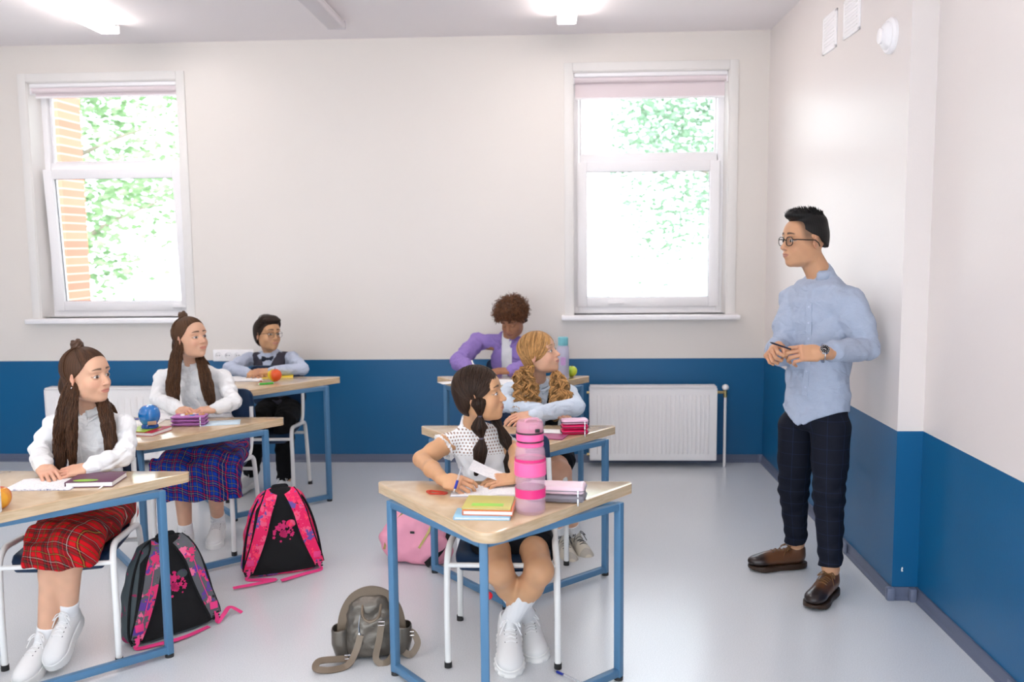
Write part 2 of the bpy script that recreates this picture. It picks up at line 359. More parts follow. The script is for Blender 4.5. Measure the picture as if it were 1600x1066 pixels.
for lab, y0, y1, z0, z1 in (('square white wall vent nearer the window corner, high on the right wall', 5.22, 4.98, 2.60, 2.80), ('square white wall vent nearer the round fitting, high on the right wall', 4.86, 4.61, 2.605, 2.80)):
    v = tag(empty('wall_vent', (XW, (y0+y1)/2, (z0+z1)/2)), lab, 'wall vent', 'wall vents high on the right wall'); w = y0-y1; h = z1-z0
    mb = MB(); 
    for (cy, cz, sy, sz) in ((-w/2+.01, 0, .02, h), (w/2-.01, 0, .02, h), (0, h/2-.01, w, .02), (0, -h/2+.01, w, .02)): mb.box((-.004, cy, cz), (.012, sy, sz), bev=.005)
    mb.build('frame', m_pvc, v)
    mb = MB(); mb.box((-.004, 0, 0), (.008, w-.03, h-.03), bev=.001); 
    for i in range(8): mb.box((-.009, 0, -h/2+.035+(h-.07)*i/7), (.004, w-.06, .006))
    mb.build('grille', m_pvc, v)
q = atx(1394, 56, XW)
v = tag(empty('alarm_sounder', q), 'round white domed alarm fitting high on the right wall', 'alarm')
mb = MB(); mb.lathe([(.078, 0), (.078, .012), (.070, .022), (0, .022)], 36); bmesh.ops.rotate(mb.bm, verts=mb.bm.verts, cent=(0, 0, 0), matrix=Matrix.Rotation(-PI/2, 3, 'Y')); mb.build('base_plate', m_pvc, v)
mb = MB(); mb.lathe([(.062, .02), (.056, .034), (.04, .044), (.034, .046), (.033, .056), (.02, .06), (0, .06)], 36); bmesh.ops.rotate(mb.bm, verts=mb.bm.verts, cent=(0, 0, 0), matrix=Matrix.Rotation(-PI/2, 3, 'Y')); mb.build('dome', m_pvc, v)
# ------------------------------------------------ ceiling lights
m_tube = mat('lit_diffuser', (1, .93, .90), .5, emit=17)
m_off = mat('unlit_diffuser', srgb(214, 208, 212), .4)
for x, y1, on, lab in ((-2.87, 5.92, 1, 'lit white batten light on the ceiling, leftmost of the three'), (-1.39, 5.92, 0, 'unlit batten light on the ceiling between the two lit ones'), (.08, 5.93, 1, 'lit batten light on the ceiling above the right window'),
                       (-2.87, 3.2, 1, None), (-.7, 3.0, 1, None), (-2.87, .8, 1, None), (.08, .8, 1, None)):
    c = tag(empty('ceiling_light', (x, y1-.6, ZC)), lab or 'lit batten light on the ceiling %s' % {(-2.87, 3.2): 'above the front left desk', (-.7, 3.0): 'above the nearest desk', (-2.87, .8): 'beside the camera on its left', (.08, .8): 'straight above the camera'}[(x, y1)], 'ceiling light', 'batten lights on the ceiling')
    mb = MB(); mb.box((0, 0, -.012), (.07, 1.2, .026), bev=.004); mb.build('housing', m_pvc, c)
    mb = MB(); mb.box((0, 0, -.045), (.12, 1.2, .042), bev=.014, seg=3); mb.build('diffuser', m_tube if on else m_off, c)
    
    for q in (-1, 1): mb = MB(); mb.box((0, q*.603, -.042), (.122, .012, .05), bev=.004); mb.build('end_cap', m_off, c)
# ------------------------------------------------ outside
m_ground = mat('paving', srgb(215, 213, 205), .9, var=.1)
mb = MB(); mb.box((0, 18, -.6), (60, 22, .2)); structure('outside_ground', mb, m_ground)
brick = bpy.data.materials.new('pink_brick'); brick.use_nodes = True; nt = brick.node_tree; b = nt.nodes['Principled BSDF']
tc = nt.nodes.new('ShaderNodeTexCoord'); mp = nt.nodes.new('ShaderNodeMapping'); mp.inputs['Rotation'].default_value = (PI/2, 0, 0); nt.links.new(tc.outputs['Object'], mp.inputs[0])
bt = nt.nodes.new('ShaderNodeTexBrick'); bt.inputs['Scale'].default_value = 3; bt.inputs['Color1'].default_value = (*srgb(205, 130, 105), 1); bt.inputs['Color2'].default_value = (*srgb(190, 112, 92), 1); bt.inputs['Mortar'].default_value = (*srgb(205, 170, 155), 1)
nt.links.new(mp.outputs[0], bt.inputs[0]); nt.links.new(bt.outputs[0], b.inputs['Base Color']); b.inputs['Roughness'].default_value = .9
mb = MB(); mb.box((-4.98, 8.9, 2.0), (.42, .42, 5.2), bev=.01); tag(mb.build('brick_pillar', brick), 'pink brick pillar outside the left window', 'pillar')
mb = MB(); mb.box((-5.75, 9.4, 2.0), (1.1, .3, 5.2)); tag(mb.build('outside_wall', mat('white_render', (.9, .9, .9), .8)), 'white rendered wall outside the left window beside the brick pillar', 'wall')
mb = MB(); mb.box((.32, 8.4, 2.0), (.34, .34, 5.2), bev=.01); tag(mb.build('white_pillar', _M['white_render']), 'white pillar outside the right window', 'pillar')
def tree(x, y, h, r, seed, col, label, n=5200):
    rg = np.random.default_rng(seed); t = tag(empty('tree', (x, y, -.5)), label, 'tree', 'trees outside the windows')
    mb = MB(); mb.tube(smoothpath([(0, 0, 0), (.1, .05, h*.3), (-.05, .1, h*.55), (.1, 0, h*.85)], 4), [.16-.11*i/12 for i in range(13)], 8)
    for i in range(7):
        a = i*2.3; z = h*(.35+.07*i); mb.tube([(0, 0, z), (math.cos(a)*r*.4, math.sin(a)*r*.4, z+.4), (math.cos(a)*r*.8, math.sin(a)*r*.8, z+.7)], [.05, .03, .012], 6)
    mb.build('trunk', mat('bark', srgb(150, 140, 128), .9), t)
    # clustered leaves
    cl = rg.normal(size=(46, 3)); cl /= np.linalg.norm(cl, axis=1)[:, None]; cl *= rg.uniform(.35, 1, (46, 1))*np.array([r, r, h*.38]); cl += [0, 0, h*.62]
    c = cl[rg.integers(0, 46, n)]+rg.normal(size=(n, 3))*r*.17
    nn = rg.normal(size=(n, 3)); nn /= np.linalg.norm(nn, axis=1)[:, None]; u = np.cross(nn, [0, 0, 1.]); u /= np.linalg.norm(u, axis=1)[:, None]+1e-9; w = np.cross(nn, u); s = rg.uniform(.05, .10, (n, 1))
    V = np.stack([c-u*s, c-w*s*.5, c+u*s, c+w*s*.5], 1).reshape(-1, 3)
    me = bpy.data.meshes.new('foliage'); me.from_pydata(V.tolist(), [], (np.arange(4*n).reshape(-1, 4)).tolist()); me.materials.append(mat('leaf_%d' % col[0], srgb(*col), .6, var=.25, vscale=1.5))
    o = bpy.data.objects.new('foliage', me); COL.objects.link(o); o.parent = t
tree(-7.4, 13.5, 6.0, 1.9, 1, (132, 166, 120), 'leafy green tree outside the left window')
tree(-4.9, 19, 7.5, 2.2, 2, (130, 158, 124), 'tree farther behind, outside the left window')
tree(4.1, 12.8, 6.4, 1.5, 3, (112, 146, 114), 'leafy tree outside the right window on its right side')
tree(3.6, 20, 8.2, 3.0, 4, (116, 148, 120), 'tree outside the right window behind the white pillar', 9000)
# ---------------------------------------------------------------- sculpting on a grid (smooth unions -> one closed surface)
A = np.array
def nrm(v): v = np.asarray(v, float); return v/(np.linalg.norm(v)+1e-12)
def frm(fwd, up=(0, 0, 1)):
    """3x3 with columns right, forward, up"""
    f = nrm(fwd); r = nrm(np.cross(f, up)); return np.stack([r, f, np.cross(r, f)], 1)
def rotm(yaw, pitch=0, roll=0):
    """turn left by yaw, look up by pitch, lean towards the right ear by roll; identity looks along +Y"""
    cy, sy, cp, sp, cr, sr = math.cos(yaw), math.sin(yaw), math.cos(pitch), math.sin(pitch), math.cos(roll), math.sin(roll)
    return A([[cy, -sy, 0], [sy, cy, 0], [0, 0, 1]])@A([[1, 0, 0], [0, cp, -sp], [0, sp, cp]])@A([[cr, 0, sr], [0, 1, 0], [-sr, 0, cr]])
def axis_grid(lo, hi, h, fine):
    xs = [lo]
    while xs[-1] < hi:
        x = xs[-1]; s = h
        for a, b, hf in fine:
            if a-1.5*h <= x <= b: s = min(s, hf)
        xs.append(x+s)
    return np.array(xs, np.float32)
class Fld:
    def __init__(s, lo, hi, h, fine=()):
        s.ax = [axis_grid(lo[i], hi[i], h, [(c[i]-r, c[i]+r, hf) for c, r, hf in fine]) for i in range(3)]
        s.D = np.full([len(a) for a in s.ax], .06, np.float32); s.h = h
    def _sl(s, lo, hi, m):
        return tuple(slice(max(0, int(np.searchsorted(s.ax[i], lo[i]-m))-1), int(np.searchsorted(s.ax[i], hi[i]+m))+1) for i in range(3))
    def _pts(s, sl):
        return s.ax[0][sl[0]][:, None, None], s.ax[1][sl[1]][None, :, None], s.ax[2][sl[2]][None, None, :]
    def put(s, fn, lo, hi, k=.01, sub=False):
        sl = s._sl(lo, hi, k+.012); X, Y, Z = s._pts(sl); 
        if 0 in s.D[sl].shape: return
        d = fn(X, Y, Z); a = s.D[sl]
        if sub: a = -a
        if k > 0:
            h = np.maximum(k-np.abs(a-d), 0)/k; r = np.minimum(a, d)-h*h*k*.25
        else: r = np.minimum(a, d)
        if sub: r = -r
        s.D[sl] = r
    def cone(s, a, b, ra, rb=None, k=.01, sub=False):
        a = np.asarray(a, float); b = np.asarray(b, float); rb = ra if rb is None else rb; ab = b-a; L = ab@ab+1e-12
        def fn(X, Y, Z):
            t = np.clip(((X-a[0])*ab[0]+(Y-a[1])*ab[1]+(Z-a[2])*ab[2])/L, 0, 1)
            return np.sqrt((X-a[0]-t*ab[0])**2+(Y-a[1]-t*ab[1])**2+(Z-a[2]-t*ab[2])**2)-(ra+t*(rb-ra))
        m = max(ra, rb); s.put(fn, np.minimum(a, b)-m, np.maximum(a, b)+m, k, sub)
    def chain(s, pts, rs, k=.01):
        for i in range(len(pts)-1): s.cone(pts[i], pts[i+1], rs[i], rs[i+1], k)
    def ell(s, c, r, R=None, k=.01, sub=False):
        c = np.asarray(c, float); r = np.asarray(r, float); R = np.eye(3) if R is None else R
        def fn(X, Y, Z):
            x, y, z = X-c[0], Y-c[1], Z-c[2]
            u = (x*R[0, 0]+y*R[1, 0]+z*R[2, 0]); v = (x*R[0, 1]+y*R[1, 1]+z*R[2, 1]); w = (x*R[0, 2]+y*R[1, 2]+z*R[2, 2])
            k0 = np.sqrt((u/r[0])**2+(v/r[1])**2+(w/r[2])**2); k1 = np.sqrt((u/r[0]**2)**2+(v/r[1]**2)**2+(w/r[2]**2)**2)+1e-6
            return k0*(k0-1)/k1
        ext = np.abs(R)@r; s.put(fn, c-ext, c+ext, k, sub)
    def box(s, c, hs, R=None, rnd=.005, k=.004, sub=False):
        c = np.asarray(c, float); hs = np.asarray(hs, float)-rnd; R = np.eye(3) if R is None else R
        def fn(X, Y, Z):
            x, y, z = X-c[0], Y-c[1], Z-c[2]
            q = [np.abs(x*R[0, i]+y*R[1, i]+z*R[2, i])-hs[i] for i in range(3)]
            return np.sqrt(sum(np.maximum(t, 0)**2 for t in q))+np.minimum(np.maximum(np.maximum(q[0], q[1]), q[2]), 0)-rnd
        ext = np.abs(R)@(hs+rnd); s.put(fn, c-ext, c+ext, k, sub)
    def loft(s, secs, side, p=2.0, k=.01, sub=False, rnd=.01, wob=None):
        """secs: list of (centre, half width along side, half depth); the axis runs from the first to the last centre"""
        C = A([q[0] for q in secs], float); rx = A([q[1] for q in secs], float); ry = A([q[2] for q in secs], float)
        ax = nrm(C[-1]-C[0]); sd = nrm(np.asarray(side, float)-ax*(np.asarray(side, float)@ax)); fw = np.cross(ax, sd)
        t = (C-C[0])@ax; L = t[-1]
        def fn(X, Y, Z):
            x, y, z = X-C[0][0], Y-C[0][1], Z-C[0][2]
            T = x*ax[0]+y*ax[1]+z*ax[2]; U = x*sd[0]+y*sd[1]+z*sd[2]; V = x*fw[0]+y*fw[1]+z*fw[2]
            tc = np.clip(T, 0, L); f = tc.ravel()
            cu = np.interp(f, t, (C-C[0])@sd).reshape(tc.shape); cv = np.interp(f, t, (C-C[0])@fw).reshape(tc.shape)
            a = np.interp(f, t, rx).reshape(tc.shape); b = np.interp(f, t, ry).reshape(tc.shape)
            u, v = (U-cu), (V-cv)
            if wob is not None: m = wob(np.arctan2(v/b, u/a), T/L); a = a+m; b = b+m
            g = (np.abs(u/a)**p+np.abs(v/b)**p)**(1/p)
            dr = (g-1)*np.minimum(a, b)*1.0
            dz = np.maximum(-T, T-L); 
            q0 = dr+rnd; q1 = dz+rnd
            return np.sqrt(np.maximum(q0, 0)**2+np.maximum(q1, 0)**2)+np.minimum(np.maximum(q0, q1), 0)-rnd
        m = max(rx.max(), ry.max())+.01; s.put(fn, C.min(0)-m, C.max(0)+m, k, sub)
    def cut(s, fn):
        """keep where fn < 0"""
        X, Y, Z = s._pts((slice(None),)*3); s.D = np.maximum(s.D, fn(X, Y, Z).astype(np.float32))
    def disp(s, fn, lo=None, hi=None):
        sl = (slice(None),)*3 if lo is None else s._sl(lo, hi, 0)
        X, Y, Z = s._pts(sl); s.D[sl] += fn(X, Y, Z).astype(np.float32)
    def mesh(s):
        D = s.D; D[[0, -1]] = .05; D[:, [0, -1]] = .05; D[:, :, [0, -1]] = .05
        I = D < 0; n = I.shape
        corner = [(i, j, k) for i in (0, 1) for j in (0, 1) for k in (0, 1)]
        cnt = np.zeros([q-1 for q in n], np.int8)
        for i, j, k in corner: cnt += I[i:n[0]-1+i, j:n[1]-1+j, k:n[2]-1+k]
        act = np.argwhere((cnt > 0) & (cnt < 8)); idx = np.full(cnt.shape, -1, np.int32); idx[tuple(act.T)] = np.arange(len(act))
        acc = np.zeros((len(act), 3)); num = np.zeros(len(act))
        for a in corner:
            for ax in range(3):
                if a[ax]: continue
                b = list(a); b[ax] = 1
                pa = act+a; pb = act+b; da = D[tuple(pa.T)]; db = D[tuple(pb.T)]; m = (da < 0) != (db < 0)
                t = np.where(m, da/(np.where(m, da-db, 1)), 0)
                P = np.stack([s.ax[q][pa[:, q]] for q in range(3)], 1).astype(float)
                P[:, ax] += t*(s.ax[ax][pb[:, ax]]-s.ax[ax][pa[:, ax]])
                acc += P*m[:, None]; num += m
        V = acc/num[:, None]; Fc = []
        for ax in range(3):
            o = [q for q in range(3) if q != ax]
            sa = [slice(1, -1)]*3; sb = [slice(1, -1)]*3; sa[ax] = slice(0, -1); sb[ax] = slice(1, None)
            ia = I[tuple(sa)]; ib = I[tuple(sb)]; e = np.argwhere(ia != ib)
            off = np.ones(3, int); off[ax] = 0; e0 = e+off
            inside = ia[tuple(e.T)]
            def cell(du, dv):
                c = e0.copy(); c[:, o[0]] -= du; c[:, o[1]] -= dv; return idx[tuple(c.T)]
            q = np.stack([cell(1, 1), cell(0, 1), cell(0, 0), cell(1, 0)], 1)
            flip = inside if ax != 1 else ~inside
            q[~flip] = q[~flip][:, ::-1]; Fc.append(q)
        return V, np.concatenate(Fc)
def relax(V, F, n=1, w=.5):
    for _ in range(n):
        S = np.zeros_like(V); c = np.zeros(len(V))
        for i in range(4):
            a = F[:, i]; b = F[:, (i+1) % 4]
            np.add.at(S, a, V[b]); np.add.at(c, a, 1); np.add.at(S, b, V[a]); np.add.at(c, b, 1)
        V = V*(1-w)+w*S/c[:, None]
    return V
def mesh_obj(name, V, F, mats, parent=None, col=None, vec=None, mi=None, smooth=True):
    me = bpy.data.meshes.new(name); V = np.asarray(V, np.float32); F = np.asarray(F, np.int32); k = F.shape[1]
    me.vertices.add(len(V)); me.vertices.foreach_set('co', V.ravel()); me.loops.add(F.size); me.loops.foreach_set('vertex_index', F.ravel())
    me.polygons.add(len(F)); me.polygons.foreach_set('loop_start', np.arange(0, F.size, k, dtype=np.int32)); 
    me.polygons.foreach_set('use_smooth', np.full(len(F), smooth))
    for m in (mats if isinstance(mats, (list, tuple)) else [mats]): me.materials.append(m)
    if mi is not None: me.polygons.foreach_set('material_index', np.asarray(mi, np.int32))
    me.update(calc_edges=True)
    if col is not None:
        c = np.ones((len(V), 4), np.float32); c[:, :3] = col
        me.color_attributes.new('Col', 'FLOAT_COLOR', 'POINT').data.foreach_set('color', c.ravel())
    if vec is not None: me.attributes.new('Loc', 'FLOAT_VECTOR', 'POINT').data.foreach_set('vector', np.asarray(vec, np.float32).ravel())
    o = bpy.data.objects.new(name, me); COL.objects.link(o)
    if parent is not None: o.parent = parent
    return o
def sculpt(f, name, m, parent=None, colfn=None, vecfn=None, sm=1):
    V, F = f.mesh()
    if sm: V = relax(V, F, sm, .4)
    P = parent.matrix_world if parent is not None else None
    return mesh_obj(name, V, F, m, parent, None if colfn is None else colfn(V), None if vecfn is None else vecfn(V))
def tubes(name, paths, radii, m, parent=None, n=4, cols=None, prof=None):
    """many fine tubes in one mesh. paths (K,N,3), radii (K,), taper profile (N,)"""
    P = np.asarray(paths, float); K, N, _ = P.shape; T = np.gradient(P, axis=1); T /= np.linalg.norm(T, axis=2, keepdims=True)+1e-9
    ref = np.where(np.abs(T[:, :, 2:3]) > .9, A([1., .1, 0]), A([.1, .05, 1.])); X = np.cross(T, ref); X /= np.linalg.norm(X, axis=2, keepdims=True)+1e-9; Y = np.cross(T, X)
    pr = np.ones(N) if prof is None else np.asarray(prof)
    R = np.asarray(radii)[:, None]*pr[None]
    V = np.stack([P+(X*math.cos(2*PI*j/n)+Y*math.sin(2*PI*j/n))*R[..., None] for j in range(n)], 2)
    i = np.arange(K*N*n).reshape(K, N, n); a = i[:, :-1]; b = i[:, 1:]
    F = np.stack([a, np.roll(a, -1, 2), np.roll(b, -1, 2), b], -1).reshape(-1, 4)[:, ::-1]
    c = None if cols is None else np.repeat(np.asarray(cols)[:, None], N*n, 1).reshape(-1, 3)
    return mesh_obj(name, V.reshape(-1, 3), F, m, parent, c)
def ss(e0, e1, x):
    t = np.clip((x-e0)/(e1-e0), 0, 1); return t*t*(3-2*t)
def fold(X, Y, Z, s, seed=0.):
    """soft cloth folds, roughly -1..1"""
    a = np.sin(X*s*1.3+Y*s*.7+2*np.sin(Z*s*.9+seed)+seed); b = np.sin(Z*s*1.6-X*s*.8+1.7*np.sin(Y*s*1.1+seed*2)+seed*1.3)
    return .5*a*b+.5*np.sin(Y*s*1.2+Z*s*1.1+1.5*np.sin(X*s*.8-Z*s*.5)+seed*.7)
# ---------------------------------------------------------------- people
SK = {'light': ((.66, .40, .29), (.62, .24, .20)), 'tan': ((.62, .335, .19), (.52, .23, .17)), 'gold': ((.64, .355, .19), (.50, .21, .16)), 'dark': ((.40, .19, .10), (.32, .12, .085)), 'pale': ((.73, .425, .285), (.62, .23, .18))}
def skin_mat():
    return mat('skin', (.6, .4, .3), .48, attr='Col', spec=.35, sss=.12, bump=.03, bscale=900)
def put_head(f, c, R, s=1., child=1.):
    """R: head frame (columns right, forward, up), s: scale; child 0..1 rounder face"""
    def P(x, y, z): return c+R@(A([x, y, z])*s)
    def E(p, r, k, sub=False, Q=None): f.ell(P(*p), A(r)*s, R if Q is None else R@Q, k*s, sub)
    ch = child
    E((0, -.014, .036), (.071+.001*ch, .093, .080), .01)
    E((0, .012, -.018), (.0585, .074, .074), .03)
    E((0, .035, -.055), (.043+.002*ch, .048, .05), .03)
    E((0, .030, -.078), (.042, .042, .026), .025)
    E((0, .068, -.093), (.017, .014, .014), .022)
    for q in (-1, 1):
        E((q*.036, .054, -.032), (.025, .024, .025), .02)
        E((q*.041, .012, -.060), (.013, .028, .022), .03)
        E((q*.028, .0735, .027), (.022, .010, .007), .02)
    E((0, .050, .05), (.052, .034, .034), .03)
    for q in (-1, 1):
        E((q*.031, .0975, .003), (.0175, .0150, .0125), .014, True)
    for q in (-1, 1):
        E((q*.031, .0735, .002), (.0152, .0128, .0125), .003)
    # nose
    f.cone(P(0, .084, .008), P(0, .1035, -.026), .0065*s, .0088*s, .012*s)
    E((0, .102, -.028), (.0095, .0105, .008), .006)
    for q in (-1, 1): E((q*.0105, .0935, -.031), (.0065, .008, .006), .005)
    for q in (-1, 1): E((q*.0055, .1005, -.0365), (.0028, .004, .0028), .002, True)
    # mouth
    E((0, .0825, -.058), (.025, .011, .016), .014)
    E((0, .0905, -.0535), (.0215, .0052, .0040), .004); E((0, .0895, -.0632), (.0185, .0055, .0048), .004)
    E((0, .1005, -.0583), (.0255, .0085, .0010), .003, True)
    # ears
    for q in (-1, 1):
        Q = rotm(q*-.45, 0, 0)@rotm(0, -.25, 0)
        E((q*.0745, -.010, -.006), (.0055, .0175, .030), .006, False, Q)
        E((q*.0825, -.005, -.003), (.006, .010, .018), .004, True, Q)
        E((q*.078, .001, -.010), (.005, .005, .007), .004, False, Q)
def head_colors(V, c, R, s, tone, brow=(.06, .035, .02), iris=(.10, .05, .02), gaze=(0, 0), closed=False, col=None, lips=None, browz=.0305, browth=.0045):
    base, lip = SK[tone]
    if lips is not None: lip = lips
    L = (V-c)@R/s; x, y, z = L.T; ax = np.abs(x)
    C = np.tile(A(base), (len(V), 1)) if col is None else col
    near = (np.linalg.norm(L, axis=1) < .17)
    def mix(m, rgb):
        m = (np.clip(m, 0, 1)*near)[:, None]; C[:] = C*(1-m)+A(rgb)*m
    # naturally ruddier cheeks, nose tip and ears
    m = np.exp(-(((ax-.04)/.02)**2+((z+.032)/.018)**2))*(y > .03); mix(.22*m, A(lip)*1.05)
    m = np.exp(-((x/.012)**2+((z+.028)/.012)**2))*(y > .09); mix(.2*m, A(lip)*1.1)
    m = ss(.068, .078, ax)*(z > -.045)*(z < .03)*(y < .03)*(y > -.04); mix(.3*m, A(lip)*1.05)
    # lips
    hw = .0235; zz = (z+.0583)
    up = .0075*np.sqrt(np.clip(1-(x/hw)**2, 0, 1))-.0018*np.exp(-(x/.004)**2); lo = .0095*np.sqrt(np.clip(1-(x/(hw*.93))**2, 0, 1))
    m = np.where(zz > 0, ss(.0016, -.0008, zz-up), ss(.0016, -.0008, -zz-lo))*(ax < hw)*(y > .06); mix(.85*m, lip)
    m = np.exp(-(zz/.0011)**2)*(ax < hw)*(y > .06); mix(.6*m, A(lip)*.35)
    # brows
    bz = browz+.004*np.cos((ax-.030)/.03*1.5)-.10*np.clip(ax-.038, 0, 1); m = np.exp(-((z-bz)/(browth*np.clip(1.25-(ax-.012)/.045, .35, 1)))**4)*ss(.010, .014, ax)*ss(.054, .048, ax)*(y > .04); mix(.9*m, brow)
    # eyes
    for q in (-1, 1):
        ex = x-q*.031; ez = z-.002; w = .0148
        u = np.clip(ex/w, -1, 1); top = .0074*(1-u**2)**.55; bot = -.0056*(1-u**2)**.7
        if closed: top = bot+.0012
        opn = ss(-.0005, .0005, top-ez)*ss(-.0005, .0005, ez-bot)*(np.abs(ex) < w)*(y > .06); 
        if not closed:
            mix(opn, (.78, .76, .74))
            ix = ex-gaze[0]; iz = ez-gaze[1]; rr = np.sqrt(ix**2+iz**2)
            mix(opn*ss(.0076, .0068, rr), iris); mix(opn*ss(.0040, .0032, rr), (.008, .006, .005))
            mix(opn*ss(.0016, .0010, np.sqrt((ix-.0018)**2+(iz-.0022)**2)), (.9, .9, .9))  # white catchlight painted into the iris colour
        lid = np.exp(-((ez-top)/.0012)**2)*(np.abs(ex) < w*1.04)*(y > .05); mix(.85*lid, (.03, .015, .01))
        lid = np.exp(-((ez-bot)/.0009)**2)*(np.abs(ex) < w)*(y > .05); mix(.4*lid, A(base)*.35)
        m = np.exp(-((ez-top-.0045)/.0012)**2)*(np.abs(ex) < w)*(y > .05); mix(.3*m, A(base)*.5)
    return C
def put_hand(f, wrist, R, side, s=1., curl=(.3, .35, .4, .45), thumb=.5, spread=.06, thumb_in=0., k=.0035):
    """R columns: right, along fingers, back of the hand; side +1: thumb on the +right side"""
    def P(v): return wrist+R@(A(v)*s)
    f.cone(wrist-R@A([0, .02, 0])*s, P((0, .022, 0)), .0205*s, .019*s, .01)
    f.box(P((-.002*side, .052, -.001)), A([.037, .040, .0125])*s, R, .011*s, .014*s)
    f.ell(P((side*.026, .036, -.008)), A([.017, .030, .014])*s, R, .012*s)
    L = [(.040, .025, .021), (.045, .028, .022), (.042, .026, .021), (.033, .020, .018)]
    xs = [.029, .0095, -.0105, -.0295]; ys = [.088, .092, .089, .081]
    tips = []
    for i in range(4):
        p = P((side*xs[i], ys[i]-.012, .001)); a = curl[i]*.55; pts = [p]; sp = side*(1.5-i)*spread*.6
        for j in range(3):
            d = R@A([math.sin(sp), math.cos(a)*math.cos(sp), -math.sin(a)]); p = p+d*(L[i][j]+(.012 if j == 0 else 0))*s; pts.append(p); a += curl[i]*(1.1 if j == 0 else .8)
        r = (.0092, .0085, .0077, .0068) if i < 3 else (.0082, .0074, .0067, .006)
        f.chain(pts, [q*s for q in r], k*s); tips.append(pts[-1])
    # thumb
    p = P((side*.026, .018, -.006)); pts = [p]; a = thumb
    for j, l in enumerate((.040, .033, .026)):
        d = R@A([side*math.sin(a), math.cos(a)*math.cos(thumb_in), -math.sin(thumb_in)]); d = nrm(d); p = p+d*l*s; pts.append(p); a -= .28; 
    f.chain(pts, [q*s for q in (.0125, .0105, .0093, .0078)], .006*s)
    tips.append(pts[-1]); return tips
def hand_frame(dirn, back):
    """columns right, along fingers, back"""
    f = nrm(dirn); b = nrm(A(back)-f*(A(back)@f)); return np.stack([np.cross(f, b), f, b], 1)
def rebase(root, loc):
    root.location = loc
    for c in root.children: c.location = Vector(c.location)-Vector(loc)
def hit(f, p, d, far=.135):
    """walk from p along d until outside the sculpted form"""
    p = np.asarray(p, float); d = nrm(d); last = p; inside = False
    for t in np.arange(0, far, .0015):
        q = p+d*t; ii = [min(max(int(np.searchsorted(f.ax[i], q[i])), 0), len(f.ax[i])-1) for i in range(3)]
        v = f.D[tuple(ii)]
        if v < 0: inside = True; last = q
    return last
def lerp(a, b, t): return np.asarray(a, float)*(1-t)+np.asarray(b, float)*t
CRAN = (A([0, -.014, .036]), A([.0725, .093, .080]))
def scalp(p, lift=0.):
    """push local head points (…,3) onto the cranium"""
    c, r = CRAN; q = (np.asarray(p, float)-c); k = np.sqrt(((q/(r+lift))**2).sum(-1, keepdims=True))+1e-9
    return c+q/k
def scalp_paths(a, b, n=14, lift=.010, bulge=0.):
    a = np.asarray(a, float); b = np.asarray(b, float); t = np.linspace(0, 1, n)[None, :, None]
    p = a[:, None]*(1-t)+b[:, None]*t; q = scalp(p, lift+bulge*np.sin(t*PI)); return q
def wavy(P, rg, amp, lam, K0=None):
    """P (K,N,3) add random waves growing from the root"""
    K, N, _ = P.shape; L = np.cumsum(np.r_[0, np.linalg.norm(np.diff(P.mean(0), axis=0), axis=1)]); ph = rg.uniform(0, 2*PI, (K, 1, 3)); fr = rg.uniform(.75, 1.3, (K, 1, 1))
    w = np.sin(L[None, :, None]*2*PI/lam*fr+ph)*amp; w *= np.clip(L/(lam*.7), 0, 1)[None, :, None]
    return P+w
def hair_cols(rg, K, base, var=.35):
    return A(base)[None]*rg.uniform(1-var, 1+var*1.4, (K, 1))
def hair_mat():
    return mat('hair', (.1, .06, .03), .5, attr='Col', spec=.28, bump=.3, bscale=350, stretch=(1, 1, .15))
def cap(name, c, R, s, gy, base, parent, lift=.008, extra=None, noise=0., h=.0026, nfreq=60):
    """hair close to the skull; gy: list of (z, y) of the hairline in head space"""
    f = Fld(c-A([.14, .15, .17])*s, c+A([.14, .15, .19])*s, h)
    f.ell(c+R@(CRAN[0]*s), (CRAN[1]+lift)*s, R, 0)
    f.ell(c+R@(A([0, -.045, -.01])*s), A([.064+lift*.5, .062, .078])*s, R, .02*s)
    zz = [q[0] for q in gy]; yy = [q[1] for q in gy]
    def keep(X, Y, Z):
        x, y, z = X-c[0], Y-c[1], Z-c[2]; L = [(x*R[0, i]+y*R[1, i]+z*R[2, i])/s for i in range(3)]
        g = np.interp(L[2].ravel(), zz, yy).reshape(L[2].shape) if L[2].size else 0
        return (L[1]-g-.25*np.abs(L[0])*0-.0015*np.sin(L[0]*300))*.8*s
    f.cut(keep)
    if extra: extra(f)
    if noise: f.disp(lambda X, Y, Z: noise*(np.sin(X*nfreq*5)*np.sin(Y*nfreq*4.6+1)*np.sin(Z*nfreq*5.3+2)))
    return sculpt(f, name, hair_mat(), parent, colfn=lambda V: A(base)[None]*(1+.25*np.sin(np.arctan2(((V-c)@R)[:, 0], ((V-c)@R)[:, 1])*41)[:, None])), f
